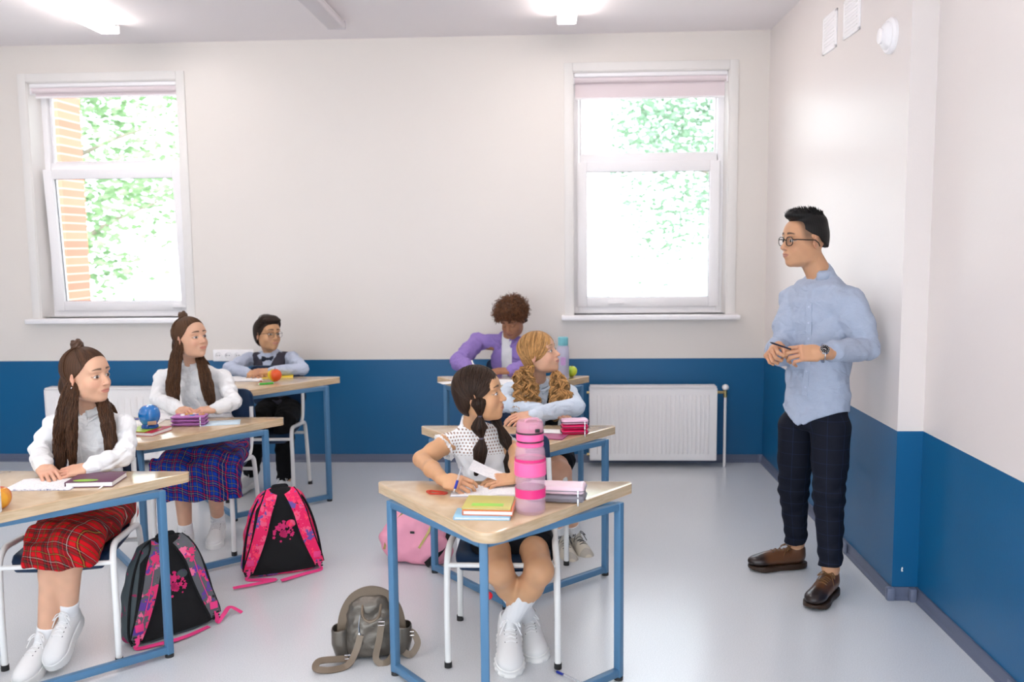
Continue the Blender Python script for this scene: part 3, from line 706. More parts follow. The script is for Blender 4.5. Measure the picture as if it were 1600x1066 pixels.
def lock(rg, K, guide, rx, ry, side, base, parent, name='lock', amp=.002, lam=.12, rad=.0017, curl=0, curl_lam=.05, core=True, n_s=8, ragged=.12):
    """a hanging lock of hair: strands bundled about a guide; rx, ry profile along it"""
    G = A([tuple(q) for q in smoothpath([tuple(map(float, g)) for g in guide], n_s)]); N = len(G); t = np.linspace(0, 1, N)
    RX = np.interp(t, np.linspace(0, 1, len(rx)), rx); RY = np.interp(t, np.linspace(0, 1, len(ry)), ry)
    T = np.gradient(G, axis=0); T /= np.linalg.norm(T, axis=1, keepdims=True)
    S = np.asarray(side, float)[None]-T*(T@np.asarray(side, float))[:, None]; S /= np.linalg.norm(S, axis=1, keepdims=True); B = np.cross(T, S)
    th = rg.uniform(0, 2*PI, K); rr = np.sqrt(rg.uniform(.45, 1, K))
    if curl:
        nc = 15; cl = rg.integers(0, nc, K); th = (rg.permutation(nc)*2*PI/nc)[cl]+rg.normal(0, .13, K); rr = np.sqrt(rg.uniform(.35, 1, nc))[cl]+rg.normal(0, .05, K)
    P = G[None]+S[None]*(np.cos(th)*rr)[:, None, None]*RX[None, :, None]+B[None]*(np.sin(th)*rr)[:, None, None]*RY[None, :, None]
    if curl:
        L = np.cumsum(np.r_[0, np.linalg.norm(np.diff(G, axis=0), axis=1)]); ph = (rg.uniform(0, 2*PI, (nc, 1)))[cl]+rg.normal(0, .22, (K, 1)); k = (rg.uniform(.8, 1.25, (nc, 1))*rg.choice([-1, 1], (nc, 1)))[cl]; a = curl*(rg.uniform(.8, 1.3, (nc, 1)))[cl]*rg.uniform(.75, 1.1, (K, 1))*np.clip(L/(curl_lam), 0, 1)[None]
        an = L[None]*2*PI/curl_lam*k+ph
        P = P+S[None]*(np.cos(an)*a)[..., None]+B[None]*(np.sin(an)*a)[..., None]
    P = wavy(P, rg, amp, lam)
    # uneven ends
    e = 1-rg.uniform(0, ragged, K); idx = t[None]*e[:, None]*(N-1); i0 = np.clip(idx.astype(int), 0, N-2); fr = (idx-i0)[..., None]; ar = np.arange(K)[:, None]
    P = P[ar, i0]*(1-fr)+P[ar, i0+1]*fr
    prof = np.clip(np.minimum(1, (1-t)*6+.3), .3, 1)
    o = tubes(name, P, rg.uniform(.8, 1.25, K)*rad, hair_mat(), parent, 4, hair_cols(rg, K, base, .55 if curl else .4), prof)
    if core:
        f = Fld(G.min(0)-.08, G.max(0)+.08, .0045); q = max(1, N//14)
        for i in range(0, N-q, q):
            a, b = G[i], G[min(i+q, N-1)]; ra = min(RX[i], RY[i])*.86; rb = min(RX[min(i+q, N-1)], RY[min(i+q, N-1)])*.86
            for u in (-.5, .5) if RX[i] > RY[i]*1.3 else (0,):
                f.cone(a+S[i]*u*(RX[i]-ra)*1.6, b+S[min(i+q, N-1)]*u*(RX[i]-ra)*1.6, ra, rb, .006)
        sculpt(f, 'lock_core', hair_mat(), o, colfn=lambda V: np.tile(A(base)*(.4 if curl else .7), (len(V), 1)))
    return o
def bow_arc(c, R, s, pts, r, name, m, parent, closed=False, n=8):
    mb = MB(); mb.tube([tuple(c+R@(A(p)*s)) for p in pts], r, n, closed=closed); return mb.build(name, m, parent)
def glasses(c, R, s, parent, col, w=.0235, h=.0185, round_=2.6, r=.0015):
    m = mat('glasses_frame_%d' % int(col[0]*255), col, .25)
    g = empty('glasses', (0, 0, 0), 0, parent)
    for q in (-1, 1):
        pts = []
        for i in range(28):
            a = 2*PI*i/28; cx = abs(math.cos(a))**(2/round_)*math.copysign(1, math.cos(a)); cz = abs(math.sin(a))**(2/round_)*math.copysign(1, math.sin(a))
            pts.append((q*.0335+cx*w, .0935-.12*max(0, abs(q*.0335+cx*w)-.03), .000+cz*h))
        bow_arc(c, R, s, pts, r*s, 'rim', m, g, True)
        mb = MB(); mb.bm.faces.new([mb.bm.verts.new(tuple(c+R@(A([p[0], p[1], p[2]])*s))) for p in pts])
        mb.build('lens', m_glass, g)
        bow_arc(c, R, s, [(q*.057, .0905, .006), (q*.068, .080, .008), (q*.079, .04, .006), (q*.083, .0, .005), (q*.082, -.018, -.008), (q*.080, -.026, -.022)], r*1.25*s, 'temple', m, g)
    bow_arc(c, R, s, [(-.011, .095, .004), (-.004, .0995, .008), (.004, .0995, .008), (.011, .095, .004)], r*s, 'bridge', m, g)
    return g
def arm_pts(sh, el, wr, r, n=4):
    return [sh, lerp(sh, el, .5), el, lerp(el, wr, .5), wr], r
def build_body(J, tone, hs, colors, hands, h=.0065, legr=(.072, .05, .048, .032), armr=(.043, .036, .032, .033, .0235), neckr=.042, torso=True, legs=True, extra_col=None, tr=(.100, .062)):
    allp = A([v for k, v in J.items() if k not in ('R', 'facing')]); lo = allp.min(0)-.24; hi = allp.max(0)+.24
    lo[2] = max(lo[2], -.01)
    hR = J['R']; hc = J['head']
    fine = [(hc, .135*hs, .0023)]+[(w+HR[:, 1]*.075, .12, .0027) for (w, HR, *_r) in hands]
    f = Fld(lo, hi, h, fine)
    put_head(f, hc, hR, hs)
    nb = J['neck']; f.cone(hc+hR@(A([0, -.022, -.055])*hs), nb, neckr*.97, neckr*1.08, .02)
    f.cone(nb-A([0, 0, .025]), nb-A([0, 0, .05]), neckr*1.05, neckr*1.3, .02)
    if torso:
        ch = J['chest']; hp = J['hips']; sd = nrm(J['shR']-J['shL'])
        f.loft([(hp, tr[0], tr[1]), (lerp(hp, ch, .5), tr[0]*.85, tr[1]*.9), (ch, tr[0], tr[1]), (lerp(ch, nb, .6), tr[0]*.6, tr[1]*.7)], sd, 2.3, .015, rnd=.03)
    for s_ in 'RL':
        f.cone(lerp(nb, J['sh'+s_], .35)-A([0, 0, .04]), J['sh'+s_], armr[0]*.7, armr[0], .02)
        p, r = arm_pts(J['sh'+s_], J['el'+s_], J['wr'+s_], armr); f.chain(p, r, .015)
        if legs:
            f.chain([J['hp'+s_], J['kn'+s_], lerp(J['kn'+s_], J['an'+s_], .3), J['an'+s_]], legr, .02)
            d = nrm(J['ft'+s_]-J['an'+s_]); f.cone(J['an'+s_], J['an'+s_]+A([0, 0, -.03]), legr[3], .026, .015)
    for (w, HR, side, sc, kw) in hands: put_hand(f, w, HR, side, sc, **kw)
    def cf(V):
        C = np.tile(A(SK[tone][0]), (len(V), 1))
        C *= (1+.04*np.sin(V[:, :1]*90)*np.sin(V[:, 1:2]*80)*np.sin(V[:, 2:]*85))
        for (w, HR, side, sc, kw) in hands:
            d = (V-w)@HR; m = np.exp(-((d[:, 1]-.10*sc)/.03)**2)*(np.abs(d[:, 0]) < .06)*(np.abs(d[:, 2]) < .05); C[:] = C*(1-.25*m[:, None])+A(SK[tone][1])*(.25*m[:, None])
        if legs:
            for s_ in 'RL':
                m = np.exp(-(np.linalg.norm(V-J['kn'+s_], axis=1)/.07)**2)[:, None]*.15; C[:] = C*(1-m)+A(SK[tone][1])*m
        C = head_colors(V, hc, hR, hs, tone, col=C, **colors)
        return extra_col(V, C) if extra_col else C
    return f, cf
def shirt(J, m, parent, w=(.135, .12, .135, .145), d=(.088, .082, .088, .095), sl=(.050, .046, .040, .042, .031), cuff=.035, wr=.0035, ws=42, name='shirt', zcut=None, drop=.0, sleeves=True, seed=1., short=0, h=.0045, collarh=.02, neckr=.05, colfn=None, extra=None, vecfn=None, shk=.04, post=None):
    keys = ['neck', 'chest', 'hips', 'shR', 'shL']+(['elR', 'elL', 'wrR', 'wrL'] if sleeves else [])
    allp = A([J[k] for k in keys]); f = Fld(allp.min(0)-.2, allp.max(0)+.13, h)
    hp, ch, nb = J['hips'], J['chest'], J['neck']; sd = nrm(J['shR']-J['shL'])
    up = nrm(nb-hp)
    f.loft([(hp-up*drop, w[3], d[3]), (hp+up*.04, w[2], d[2]), (lerp(hp, ch, .5), w[1], d[1]), (ch, w[0], d[0]), (lerp(ch, nb, .45), w[0]*.93, d[0]*.92), (lerp(ch, nb, .85), w[0]*.55, d[0]*.7)], sd, 2.25, 0, rnd=.02)
    for s_ in 'RL':
        sh = J['sh'+s_]
        f.cone(lerp(nb, sh, .15)-up*.015, sh, neckr*.8, sl[0]*.92, shk)
        if sleeves:
            el, wr_ = J['el'+s_], J['wr'+s_]
            f.chain([sh, lerp(sh, el, .5), el], [sl[0], sl[1], sl[2]], .02)
            if not short:
                f.chain([el, lerp(el, wr_, .5), lerp(el, wr_, .86)], [sl[2], sl[3]*.92, sl[4]*1.12], .012)
                a_ = lerp(el, wr_, .84); b_ = wr_; f.cone(a_, b_, cuff*.98, cuff*.96, .003)
    f.cone(nb-up*.03, nb+up*.004, neckr*1.12, neckr, .02)
    f.disp(lambda X, Y, Z: wr*fold(X, Y, Z, ws, seed)+wr*.45*fold(Y, Z, X, ws*2.3, seed+2))
    if sleeves and not short:
        for s_ in 'RL':   # bunching folds across the sleeve near the elbow
            el = J['el'+s_]; ax = nrm(J['wr'+s_]-J['sh'+s_]); r = .10
            def fn(X, Y, Z):
                x, y, z = X-el[0], Y-el[1], Z-el[2]; q = np.sqrt(x*x+y*y+z*z); t = x*ax[0]+y*ax[1]+z*ax[2]
                return .0035*np.exp(-(q/r)**2)*np.sin(t*150+3*np.sin(x*30+z*20))
            f.disp(fn, el-.15, el+.15)
    if extra: extra(f)
    if zcut is not None: f.cut(zcut)
    if post: post(f)
    o = sculpt(f, name, m, parent, colfn=colfn, vecfn=vecfn)
    return o, f
def fabric(name, col, rough=.85, bump=.25, bscale=700, **k): return mat(name, col, rough, bump=bump, bscale=bscale, spec=.2, **k)
def buttons(f, J, parent, n=6, r=.0052, col=(.85, .85, .85), span=(.08, .92), fwd=None, name='button'):
    hp, nb = J['hips'], J['neck']; fw = J['facing']
    m = mat('button_%d' % int(col[0]*99), col, .3)
    # placket ridge
    pts = [hit(f, lerp(hp, nb, t), fw)+fw*.0005 for t in np.linspace(span[0], span[1], 14)]
    mb = MB(); mb.tube([tuple(p) for p in pts], 1, flat=(.013, .0016), up=tuple(fw)); pl = mb.build('placket', parent.data.materials[0], parent)
    for i in range(n):
        t = span[0]+(span[1]-span[0])*(i+.5)/n; p = hit(f, lerp(hp, nb, t), fw)+fw*.002
        mb = MB(); mb.cyl(p-fw*.001, p+fw*.0016, r, r*.85, 12); mb.build(name, m, parent)
def collar(J, parent, m, nr=.052, h=.028, flap=.055, open_=.35, tilt=.25, name='collar', f_=None, stand=False, up=None):
    """shirt collar: a standing band open at the throat and two folded points"""
    nb = J['neck']; fw = J['facing']; sd = nrm(J['shR']-J['shL']); up = nrm(np.cross(sd, fw)) if up is None else up
    up = up if up[2] > 0 else -up
    mb = MB(); n = 30; rows = []
    for i in range(n+1):
        a = open_+(2*PI-2*open_)*i/n      # angle from front
        dr = fw*math.cos(a)+sd*math.sin(a); back = .5-.5*math.cos(a)
        lo = nb+dr*nr*1.12+up*(-.014+.012*back); hi = nb+dr*nr*1.02+up*(h*.75+.014*back)
        rows.append((lo, hi, dr))
    th = .0022
    def sheet(A_, B_):
        g = [[mb.bm.verts.new(tuple(p)) for p in r] for r in (A_, B_)]
        for i in range(len(A_)-1): mb.bm.faces.new((g[0][i], g[0][i+1], g[1][i+1], g[1][i]))
    sheet([r[0] for r in rows], [r[1] for r in rows])
    if not stand:
        mid_, out = [], []
        for i, (lo, hi, dr) in enumerate(rows):
            e = abs(i/n-.5)*2; k = max(0, (e-.5)/.5)**1.4; s_g = 1 if (dr@sd) > 0 else -1
            for frac, dst in ((.45, mid_), (1., out)):
                tgt = nb+dr*(nr+.014+.018*frac)-up*(.004+.012*frac)
                tip = nb+fw*(nr+.02)+sd*s_g*(.022+.016*frac)-up*(flap*frac)
                p = tgt*(1-k)+tip*k; nn = nrm(dr*.5+up*(1-k)+fw*k)
                if f_ is not None:
                    q = p+nn*.07
                    for _ in range(50):
                        ii = tuple(min(int(np.searchsorted(f_.ax[z], q[z])), len(f_.ax[z])-1) for z in range(3))
                        if f_.D[ii] < .0035: break
                        q = q-nn*.0018
                        if (q-p)@nn < -.02: q = p; break
                    p = q
                dst.append(p)
        sheet([r[1]+r[2]*.001 for r in rows], mid_); sheet(mid_, out)
    o = mb.build(name, m, parent, flip=True, sharp=60)
    md = o.modifiers.new('s', 'SOLIDIFY'); md.thickness = th; md.offset = 0
    return o
def loc_attr(J, o=None):
    """cloth coordinates: across, and down the lap then down the front"""
    hp = J['hips']; fw = J['facing']; sd = nrm(J['shR']-J['shL'])
    return lambda V: np.stack([(V-hp)@sd, (V-hp)@fw-(V-hp)[:, 2]*1.0, (V-hp)[:, 2]], 1)
def plaid(name, ground, dark, lines, S=.085, rough=.85):
    """woven check; lines: (offset, half width, colour) as a fraction of the repeat S"""
    m = bpy.data.materials.new(name); m.use_nodes = True; nt = m.node_tree; b = nt.nodes['Principled BSDF']; b.inputs['Roughness'].default_value = rough; 
    b.inputs['Specular IOR Level'].default_value = .25
    at_ = nt.nodes.new('ShaderNodeAttribute'); at_.attribute_name = 'Loc'; sp = nt.nodes.new('ShaderNodeSeparateXYZ'); nt.links.new(at_.outputs['Vector'], sp.inputs[0])
    cur = None
    def stripe(axis, off, w, soft=.15):
        a = nt.nodes.new('ShaderNodeMath'); a.operation = 'MULTIPLY_ADD'; a.inputs[1].default_value = 1/S; a.inputs[2].default_value = off+50; nt.links.new(sp.outputs[axis], a.inputs[0])
        fr = nt.nodes.new('ShaderNodeMath'); fr.operation = 'FRACT'; nt.links.new(a.outputs[0], fr.inputs[0])
        su = nt.nodes.new('ShaderNodeMath'); su.operation = 'SUBTRACT'; su.inputs[1].default_value = .5; nt.links.new(fr.outputs[0], su.inputs[0])
        ab = nt.nodes.new('ShaderNodeMath'); ab.operation = 'ABSOLUTE'; nt.links.new(su.outputs[0], ab.inputs[0])
        lt = nt.nodes.new('ShaderNodeMath'); lt.operation = 'LESS_THAN'; lt.inputs[1].default_value = w; nt.links.new(ab.outputs[0], lt.inputs[0]); return lt.outputs[0]
    def mix(fac, col, a=1.):
        nonlocal cur
        mx = nt.nodes.new('ShaderNodeMix'); mx.data_type = 'RGBA'
        mu = nt.nodes.new('ShaderNodeMath'); mu.operation = 'MULTIPLY'; mu.inputs[1].default_value = a; nt.links.new(fac, mu.inputs[0]); nt.links.new(mu.outputs[0], mx.inputs[0])
        if cur is None: mx.inputs[6].default_value = (*ground, 1)
        else: nt.links.new(cur, mx.inputs[6])
        mx.inputs[7].default_value = (*col, 1); cur = mx.outputs[2]
    for off, w, col, a in dark+lines:
        for ax in (0, 1): mix(stripe(ax, off, w), col, a)
    nt.links.new(cur, b.inputs['Base Color']); return m
def skirt(J, m, parent, w=(.15, .165, .175), dz=.075, hem=.10, reach=1., knee_r=.075, pleat=.005, nple=26, h=.005, over=.06, name='skirt', amp=.004, waist=.09):
    J = dict(J); 
    for s_ in 'RL': J['kn'+s_] = lerp(J['hp'+s_], J['kn'+s_], reach)
    hp = J['hips']; kn = (J['knR']+J['knL'])/2; fw = nrm((kn-hp)*A([1, 1, 0])); sd = nrm(np.cross(fw, A([0, 0, 1])))
    f = Fld(A([J[k] for k in ('hips', 'knR', 'knL')]).min(0)-.26, A([J[k] for k in ('hips', 'knR', 'knL')]).max(0)+.24, h)
    f.loft([(hp+A([0, 0, waist]), .118, .09), (hp+A([0, 0, .03]), w[0], .115), (hp-A([0, 0, .055]), w[0]*1.03, .125)], sd, 2.3, 0, rnd=.02)
    mid = lerp(hp, kn, .5)
    f.loft([(hp-A([0, 0, .0]), w[0], dz), (mid, w[1], dz), (kn+fw*over*.3+A([0, 0, .005]), w[2], dz*.95)], sd, 2.6, .04, rnd=.035)
    for s_ in 'RL':
        k = J['kn'+s_]; a = J['an'+s_]; dn = nrm(a-k); f.cone(J['hp'+s_], k, .082, knee_r, .03)
        if hem > 0: f.cone(k, k+dn*hem*.6+A([0, 0, -hem*.4]), knee_r, knee_r*.95, .03)
    kk = kn+fw*.01; 
    if hem > 0: f.loft([(kk+A([0, 0, .02]), w[2]*.95, .06), (kk-A([0, 0, hem]), w[2]*.98, .065)], sd, 3.0, .03, rnd=.015)
    else:
        e_ = kn+fw*.012; f.cut(lambda X, Y, Z: (X-e_[0])*fw[0]+(Y-e_[1])*fw[1]+0*Z)
    def fn(X, Y, Z):
        u = (X-hp[0])*sd[0]+(Y-hp[1])*sd[1]; v = (X-hp[0])*fw[0]+(Y-hp[1])*fw[1]; an = u*nple*3.2+.8*np.sin(v*18)
        return pleat*np.sin(an)*ss(.02, .25, v-(Z-hp[2])*.8)+amp*fold(X, Y, Z, 30, 3.)
    f.disp(fn)
    if hem > 0:
        zc = kk[2]-hem*.92; f.cut(lambda X, Y, Z: zc+.006*np.sin(X*40+Y*25)-Z)
    fn2 = loc_attr(J)
    return sculpt(f, name, m, parent, vecfn=fn2), f
def trousers(J, m, parent, r=(.095, .07, .055, .05), hipw=.14, hipd=.10, waist=.10, h=.005, amp=.004, ws=40, stop=.94, name='trousers', seated=True, extra=None, seatdrop=.03):
    ks = ['hips', 'knR', 'knL', 'anR', 'anL']; f = Fld(A([J[k] for k in ks]).min(0)-.15, A([J[k] for k in ks]).max(0)+.24, h)
    hp = J['hips']; sd = nrm(J['hpR']-J['hpL'])
    f.loft([(hp-A([0, 0, seatdrop+.06]), hipw*.9, hipd*.95), (hp, hipw, hipd), (hp+A([0, 0, waist]), hipw*.88, hipd*.88)], sd, 2.3, 0, rnd=.03)
    for s_ in 'RL':
        k, a = J['kn'+s_], J['an'+s_]; e = lerp(k, a, stop)
        f.chain([J['hp'+s_], lerp(J['hp'+s_], k, .5), k, lerp(k, a, .45), e], [r[0], (r[0]+r[1])/2, r[1], r[2], r[3]], .012)
        ax = nrm(a-k)
        def cutf(X, Y, Z): return ((X-e[0])*ax[0]+(Y-e[1])*ax[1]+(Z-e[2])*ax[2])
        sl = f._sl(e-.09, e+.09, 0); X, Y, Z = f._pts(sl); f.D[sl] = np.maximum(f.D[sl], cutf(X, Y, Z).astype(np.float32))
        for c0, rr, q in ((k, .13, .004), (e, .12, .004)):
            def fn(X, Y, Z):
                x, y, z = X-c0[0], Y-c0[1], Z-c0[2]; d = np.sqrt(x*x+y*y+z*z); return q*np.exp(-(d/rr)**2)*np.sin((x*ax[0]+y*ax[1]+z*ax[2])*105+2.2*np.sin(x*35+y*28))
            f.disp(fn, c0-.2, c0+.2)
    f.disp(lambda X, Y, Z: amp*fold(X, Y, Z, ws, 5.))
    if extra: extra(f)
    def fn2(V):
        best = np.full(len(V), 1e9); U = np.zeros(len(V))
        for s_ in 'RL':
            for p, q in ((J['hp'+s_], J['kn'+s_]), (J['kn'+s_], J['an'+s_])):
                d = q-p; t = np.clip((V-p)@d/(d@d), 0, 1); w = V-p-t[:, None]*d; r_ = np.linalg.norm(w, axis=1); m = r_ < best; best[m] = r_[m]
                U[m] = np.arctan2(w[m, 0], -w[m, 1])*.068
        return np.stack([U, -V[:, 2] if not seated else np.linalg.norm(V-hp, axis=1), V[:, 1]], 1)
    return sculpt(f, name, m, parent, vecfn=fn2), f
_shoe = {}
def shoe(style, pos, R, side, parent, L=.235, mats=None, name='shoe'):
    """pos: under the heel, R columns right, forward, up"""
    key = (style, side)
    if key not in _shoe:
        k = L/.235 if False else 1; f = Fld(A([-.07, -.05, -.005]), A([.07, .27, .17]), .0032); t = side*.006
        if style == 'leather':
            f.ell((0, .045, .055), (.033, .048, .045)); f.ell((t*.5, .12, .050), (.038, .09, .036), k=.02); f.ell((t, .20, .042), (.042, .058, .026), k=.02)
            f.cone((0, .035, .06), (0, .03, .082), .034, .032, .012); f.ell((0, .035, .105), (.026, .038, .022), k=.006, sub=True)
            f.cut(lambda X, Y, Z: .018-Z)
        else:
            f.ell((0, .045, .060), (.037, .052, .050)); f.ell((t*.5, .12, .058), (.040, .09, .040), k=.02); f.ell((t, .19, .048), (.045, .062, .032), k=.02)
            f.cone((0, .035, .06), (0, .028, .100), .038, .036, .015); f.ell((0, .032, .125), (.029, .040, .030), k=.006, sub=True)
            f.cone((0, .085, .085), (0, .07, .118), .018, .016, .01)
            f.cut(lambda X, Y, Z: .028-Z)
            f.box((0, .01, .09), (.006, .004, .03), None, .003, .004)
        g = Fld(A([-.07, -.05, -.005]), A([.07, .27, .07]), .0032); hs = .026 if style == 'leather' else .040
        g.ell((0, .05, .0), (.040, .062, .3)); g.ell((t*.5, .12, 0), (.040, .10, .3), k=.02); g.ell((t, .188, 0), (.049, .068, .3), k=.02)
        if style == 'chunky':
            g.disp(lambda X, Y, Z: .0022*np.sign(np.sin(Y*260))*(Z < .024)+.002*np.sin(Z*220))
        zt = lambda Y: hs+.012*np.exp(-((Y-.0)/.06)**2)*(style != 'leather')+.008*np.exp(-((Y-.24)/.05)**2)*(style != 'leather')
        g.cut(lambda X, Y, Z: np.maximum(Z-zt(Y), -Z+.010*ss(.2, .27, Y)*1.2+.003))
        pts = []; rows = 5
        for i in range(rows):
            y = .150-.019*i
            a_ = hit(f, A([-.018, y, .05]), A([0, 0, 1.])); b_ = hit(f, A([.018, y, .05]), A([0, 0, 1.])); m_ = hit(f, A([0, y, .05]), A([0, 0, 1.])); a2 = hit(f, A([.018, y-.017, .05]), A([0, 0, 1.]))
            pts.append([a_+[0, 0, .002], m_+[0, 0, .0045], b_+[0, 0, .002]]); pts.append([a_+[0, 0, .002], lerp(a_, a2, .5)+[0, 0, .006], a2+[0, 0, .002]])
        top = pts[-1][1]
        _shoe[key] = (f.mesh(), g.mesh(), pts, top)
    (fV, fF), (gV, gF), pts, top = _shoe[key]
    mu, ms, ml = mats; sc = L/.245
    root = mesh_obj(name, relax(fV, fF, 1, .4), fF, mu, parent, col=shoe_cols(fV, style))
    so = mesh_obj('sole', relax(gV, gF, 1, .3), gF, ms, root)
    mb = MB()
    for p in pts: mb.tube([tuple(q) for q in smoothpath([tuple(q) for q in p], 4)], .0021, 6)
    for q in (-1, 1):
        mb.tube(smoothpath([tuple(top), tuple(top+A([q*.02, .008, .008])), tuple(top+A([q*.034, .028, -.006])), tuple(top+A([q*.014, .012, .004])), tuple(top)], 6), .0020, 6)
        mb.tube(smoothpath([tuple(top), tuple(top+A([q*.018, .022, .004])), tuple(top+A([q*.036, .045, -.028]))], 6), .0019, 6)
    la = mb.build('laces', ml, root)
    mb = MB()
    for p in pts[::2]:
        for q in (p[0], p[2]): mb.ball(tuple(q-A([0, 0, .0015])), .0034, (1, 1, .6), 8)
    mb.build('eyelets', mat('dark_eyelet', (.06, .06, .065), .5), la)
    M = Matrix.Identity(4)
    for i in range(3):
        for j in range(3): M[i][j] = R[i, j]*sc*(1.14 if (style == 'chunky' and j == 0) else 1)
        M[i][3] = pos[i]
    root.matrix_local = M
    return root
def shoe_cols(V, style):
    if style == 'leather':
        x, y, z = V.T; t = ss(.165, .21, y)+ss(.03, -.0, y)*.8+ss(.05, .03, z)*.5; t = np.clip(t, 0, 1)[:, None]
        return A([.115, .045, .018])*(1-t)+A([.018, .010, .009])*t
    if style == 'cream':
        x, y, z = V.T; t = (ss(.30, .5, np.sin(y*75+z*60)))[:, None]*.55; return A([.62, .58, .48])*(1-t)+A([.35, .34, .31])*t
    return np.tile(A([.76, .76, .755]), (len(V), 1))
def sock(J, s_, m, parent, top=.35, r=(.034, .043), name='sock', colfn=None, band=True):
    a, k = J['an'+s_], J['kn'+s_]; f = Fld(np.minimum(a, k)-.09, np.maximum(a, k)+.09, .0035); e = lerp(a, k, top)
    b_ = a+A([0, 0, -.045])
    f.chain([b_, a, e], [.030, r[0], r[1]], .01); ax = nrm(k-a)
    f.disp(lambda X, Y, Z: .0007*np.sin(((X-a[0])*ax[0]+(Y-a[1])*ax[1]+(Z-a[2])*ax[2])*0+np.arctan2(X-a[0], Y-a[1])*40))
    X, Y, Z = f._pts((slice(None),)*3); f.D[:] = np.maximum(f.D, ((X-e[0])*ax[0]+(Y-e[1])*ax[1]+(Z-e[2])*ax[2]))
    return sculpt(f, name, m, parent, colfn=colfn)
# ---------------------------------------------------------------- desks
def wood_mat(name, c1, c2, sc):
    m = bpy.data.materials.new(name); m.use_nodes = True; nt = m.node_tree; b = nt.nodes['Principled BSDF']; b.inputs['Roughness'].default_value = .16; b.inputs['Coat Weight'].default_value = .35; b.inputs['Coat Roughness'].default_value = .12
    tc = nt.nodes.new('ShaderNodeTexCoord'); mp = nt.nodes.new('ShaderNodeMapping'); mp.inputs['Scale'].default_value = sc; nt.links.new(tc.outputs['Object'], mp.inputs[0])
    n = nt.nodes.new('ShaderNodeTexNoise'); n.inputs['Scale'].default_value = 1; n.inputs['Detail'].default_value = 6; n.inputs['Distortion'].default_value = .6; nt.links.new(mp.outputs[0], n.inputs[0])
    cr = nt.nodes.new('ShaderNodeValToRGB'); nt.links.new(n.outputs[0], cr.inputs[0]); cr.color_ramp.elements[0].position = .3; cr.color_ramp.elements[1].position = .7
    cr.color_ramp.elements[0].color = (*c1, 1); cr.color_ramp.elements[1].color = (*c2, 1); nt.links.new(cr.outputs[0], b.inputs['Base Color']); return m
m_top = wood_mat('oak_laminate', srgb(220, 178, 134), srgb(236, 202, 164), (5, 40, 40)); m_edge = wood_mat('oak_edge_band', srgb(196, 168, 132), srgb(220, 196, 162), (9, 9, 110))
m_desk = mat('blue_grey_metal', srgb(80, 124, 160), .4); m_foot = mat('black_foot', (.02, .02, .02), .5)
m_white = mat('white_metal', srgb(236, 236, 234), .25); m_navy = mat('navy_seat', srgb(10, 44, 76), .45, bump=.1, bscale=300)
def desk(x, y, z, label):
    t = tag(empty('school_desk', (x, y, 0)), label, 'desk', 'triangular school desks')
    tri = [(-.515, .03), (-.02, -.685), (.515, .03)]
    poly = rounded([(-.470, .0), (-.475, -.03), (-.02, -.650), (.475, -.03), (.470, .0)][::-1], [.01, .02, .06, .02, .01], 8)
    mb = MB(); mb.prism(poly, z-.036, z, mi=1, bev=.002)
    for f in mb.bm.faces:
        if f.normal.z > .9: f.material_index = 0
    mb.build('desktop', [m_top, m_edge], t, sharp=25)
    L = [(-.406, -.118), (.418, -.152), (-.035, -.570)]; L[0] = (-.406, -.135); fr = []
    for i, (a, b) in enumerate(L):
        mb = MB(); mb.box((a, b, (z-.036+.012)/2), (.027, .027, z-.036-.012), rot=[.95, -.62, 0][i], bev=.003)
        lg = mb.build('leg', m_desk, t)
        mb = MB(); mb.cyl((a, b, 0), (a, b, .013), .017); mb.build('foot', m_foot, lg)
    for zz, i, j in ((.030, 0, 2), (.030, 2, 1), (z-.049, 0, 2), (z-.049, 2, 1), (z-.049, 0, 1)):
        mb = MB(); a, b = Vector((*L[i], zz)), Vector((*L[j], zz)); d = (b-a); mb.box((a+b)/2, (d.length-.02, .026, .025 if zz > .1 else .028), rot=math.atan2(d.y, d.x), bev=.003)
        mb.build('floor_rail' if zz < .1 else 'top_rail', m_desk, t)
    return t
desk(-.195, 3.33, .70, 'triangular oak-topped desk nearest the camera, under the pink water bottle')
desk(-.187, 4.38, .70, 'triangular desk behind the nearest one, where the girl with curly blond pigtails sits')
desk(-1.93, 3.47, .70, 'triangular desk cut by the left picture edge, with the purple notebook on it')
desk(-1.89, 4.60, .70, 'triangular desk with the lilac pencil case and blue globe on it')
desk(-1.835, 5.62, .763, 'triangular desk at the back wall with the red and yellow apple on it')
desk(-.268, 5.62, .763, 'triangular desk with the green apple on it, used by the boy in purple')
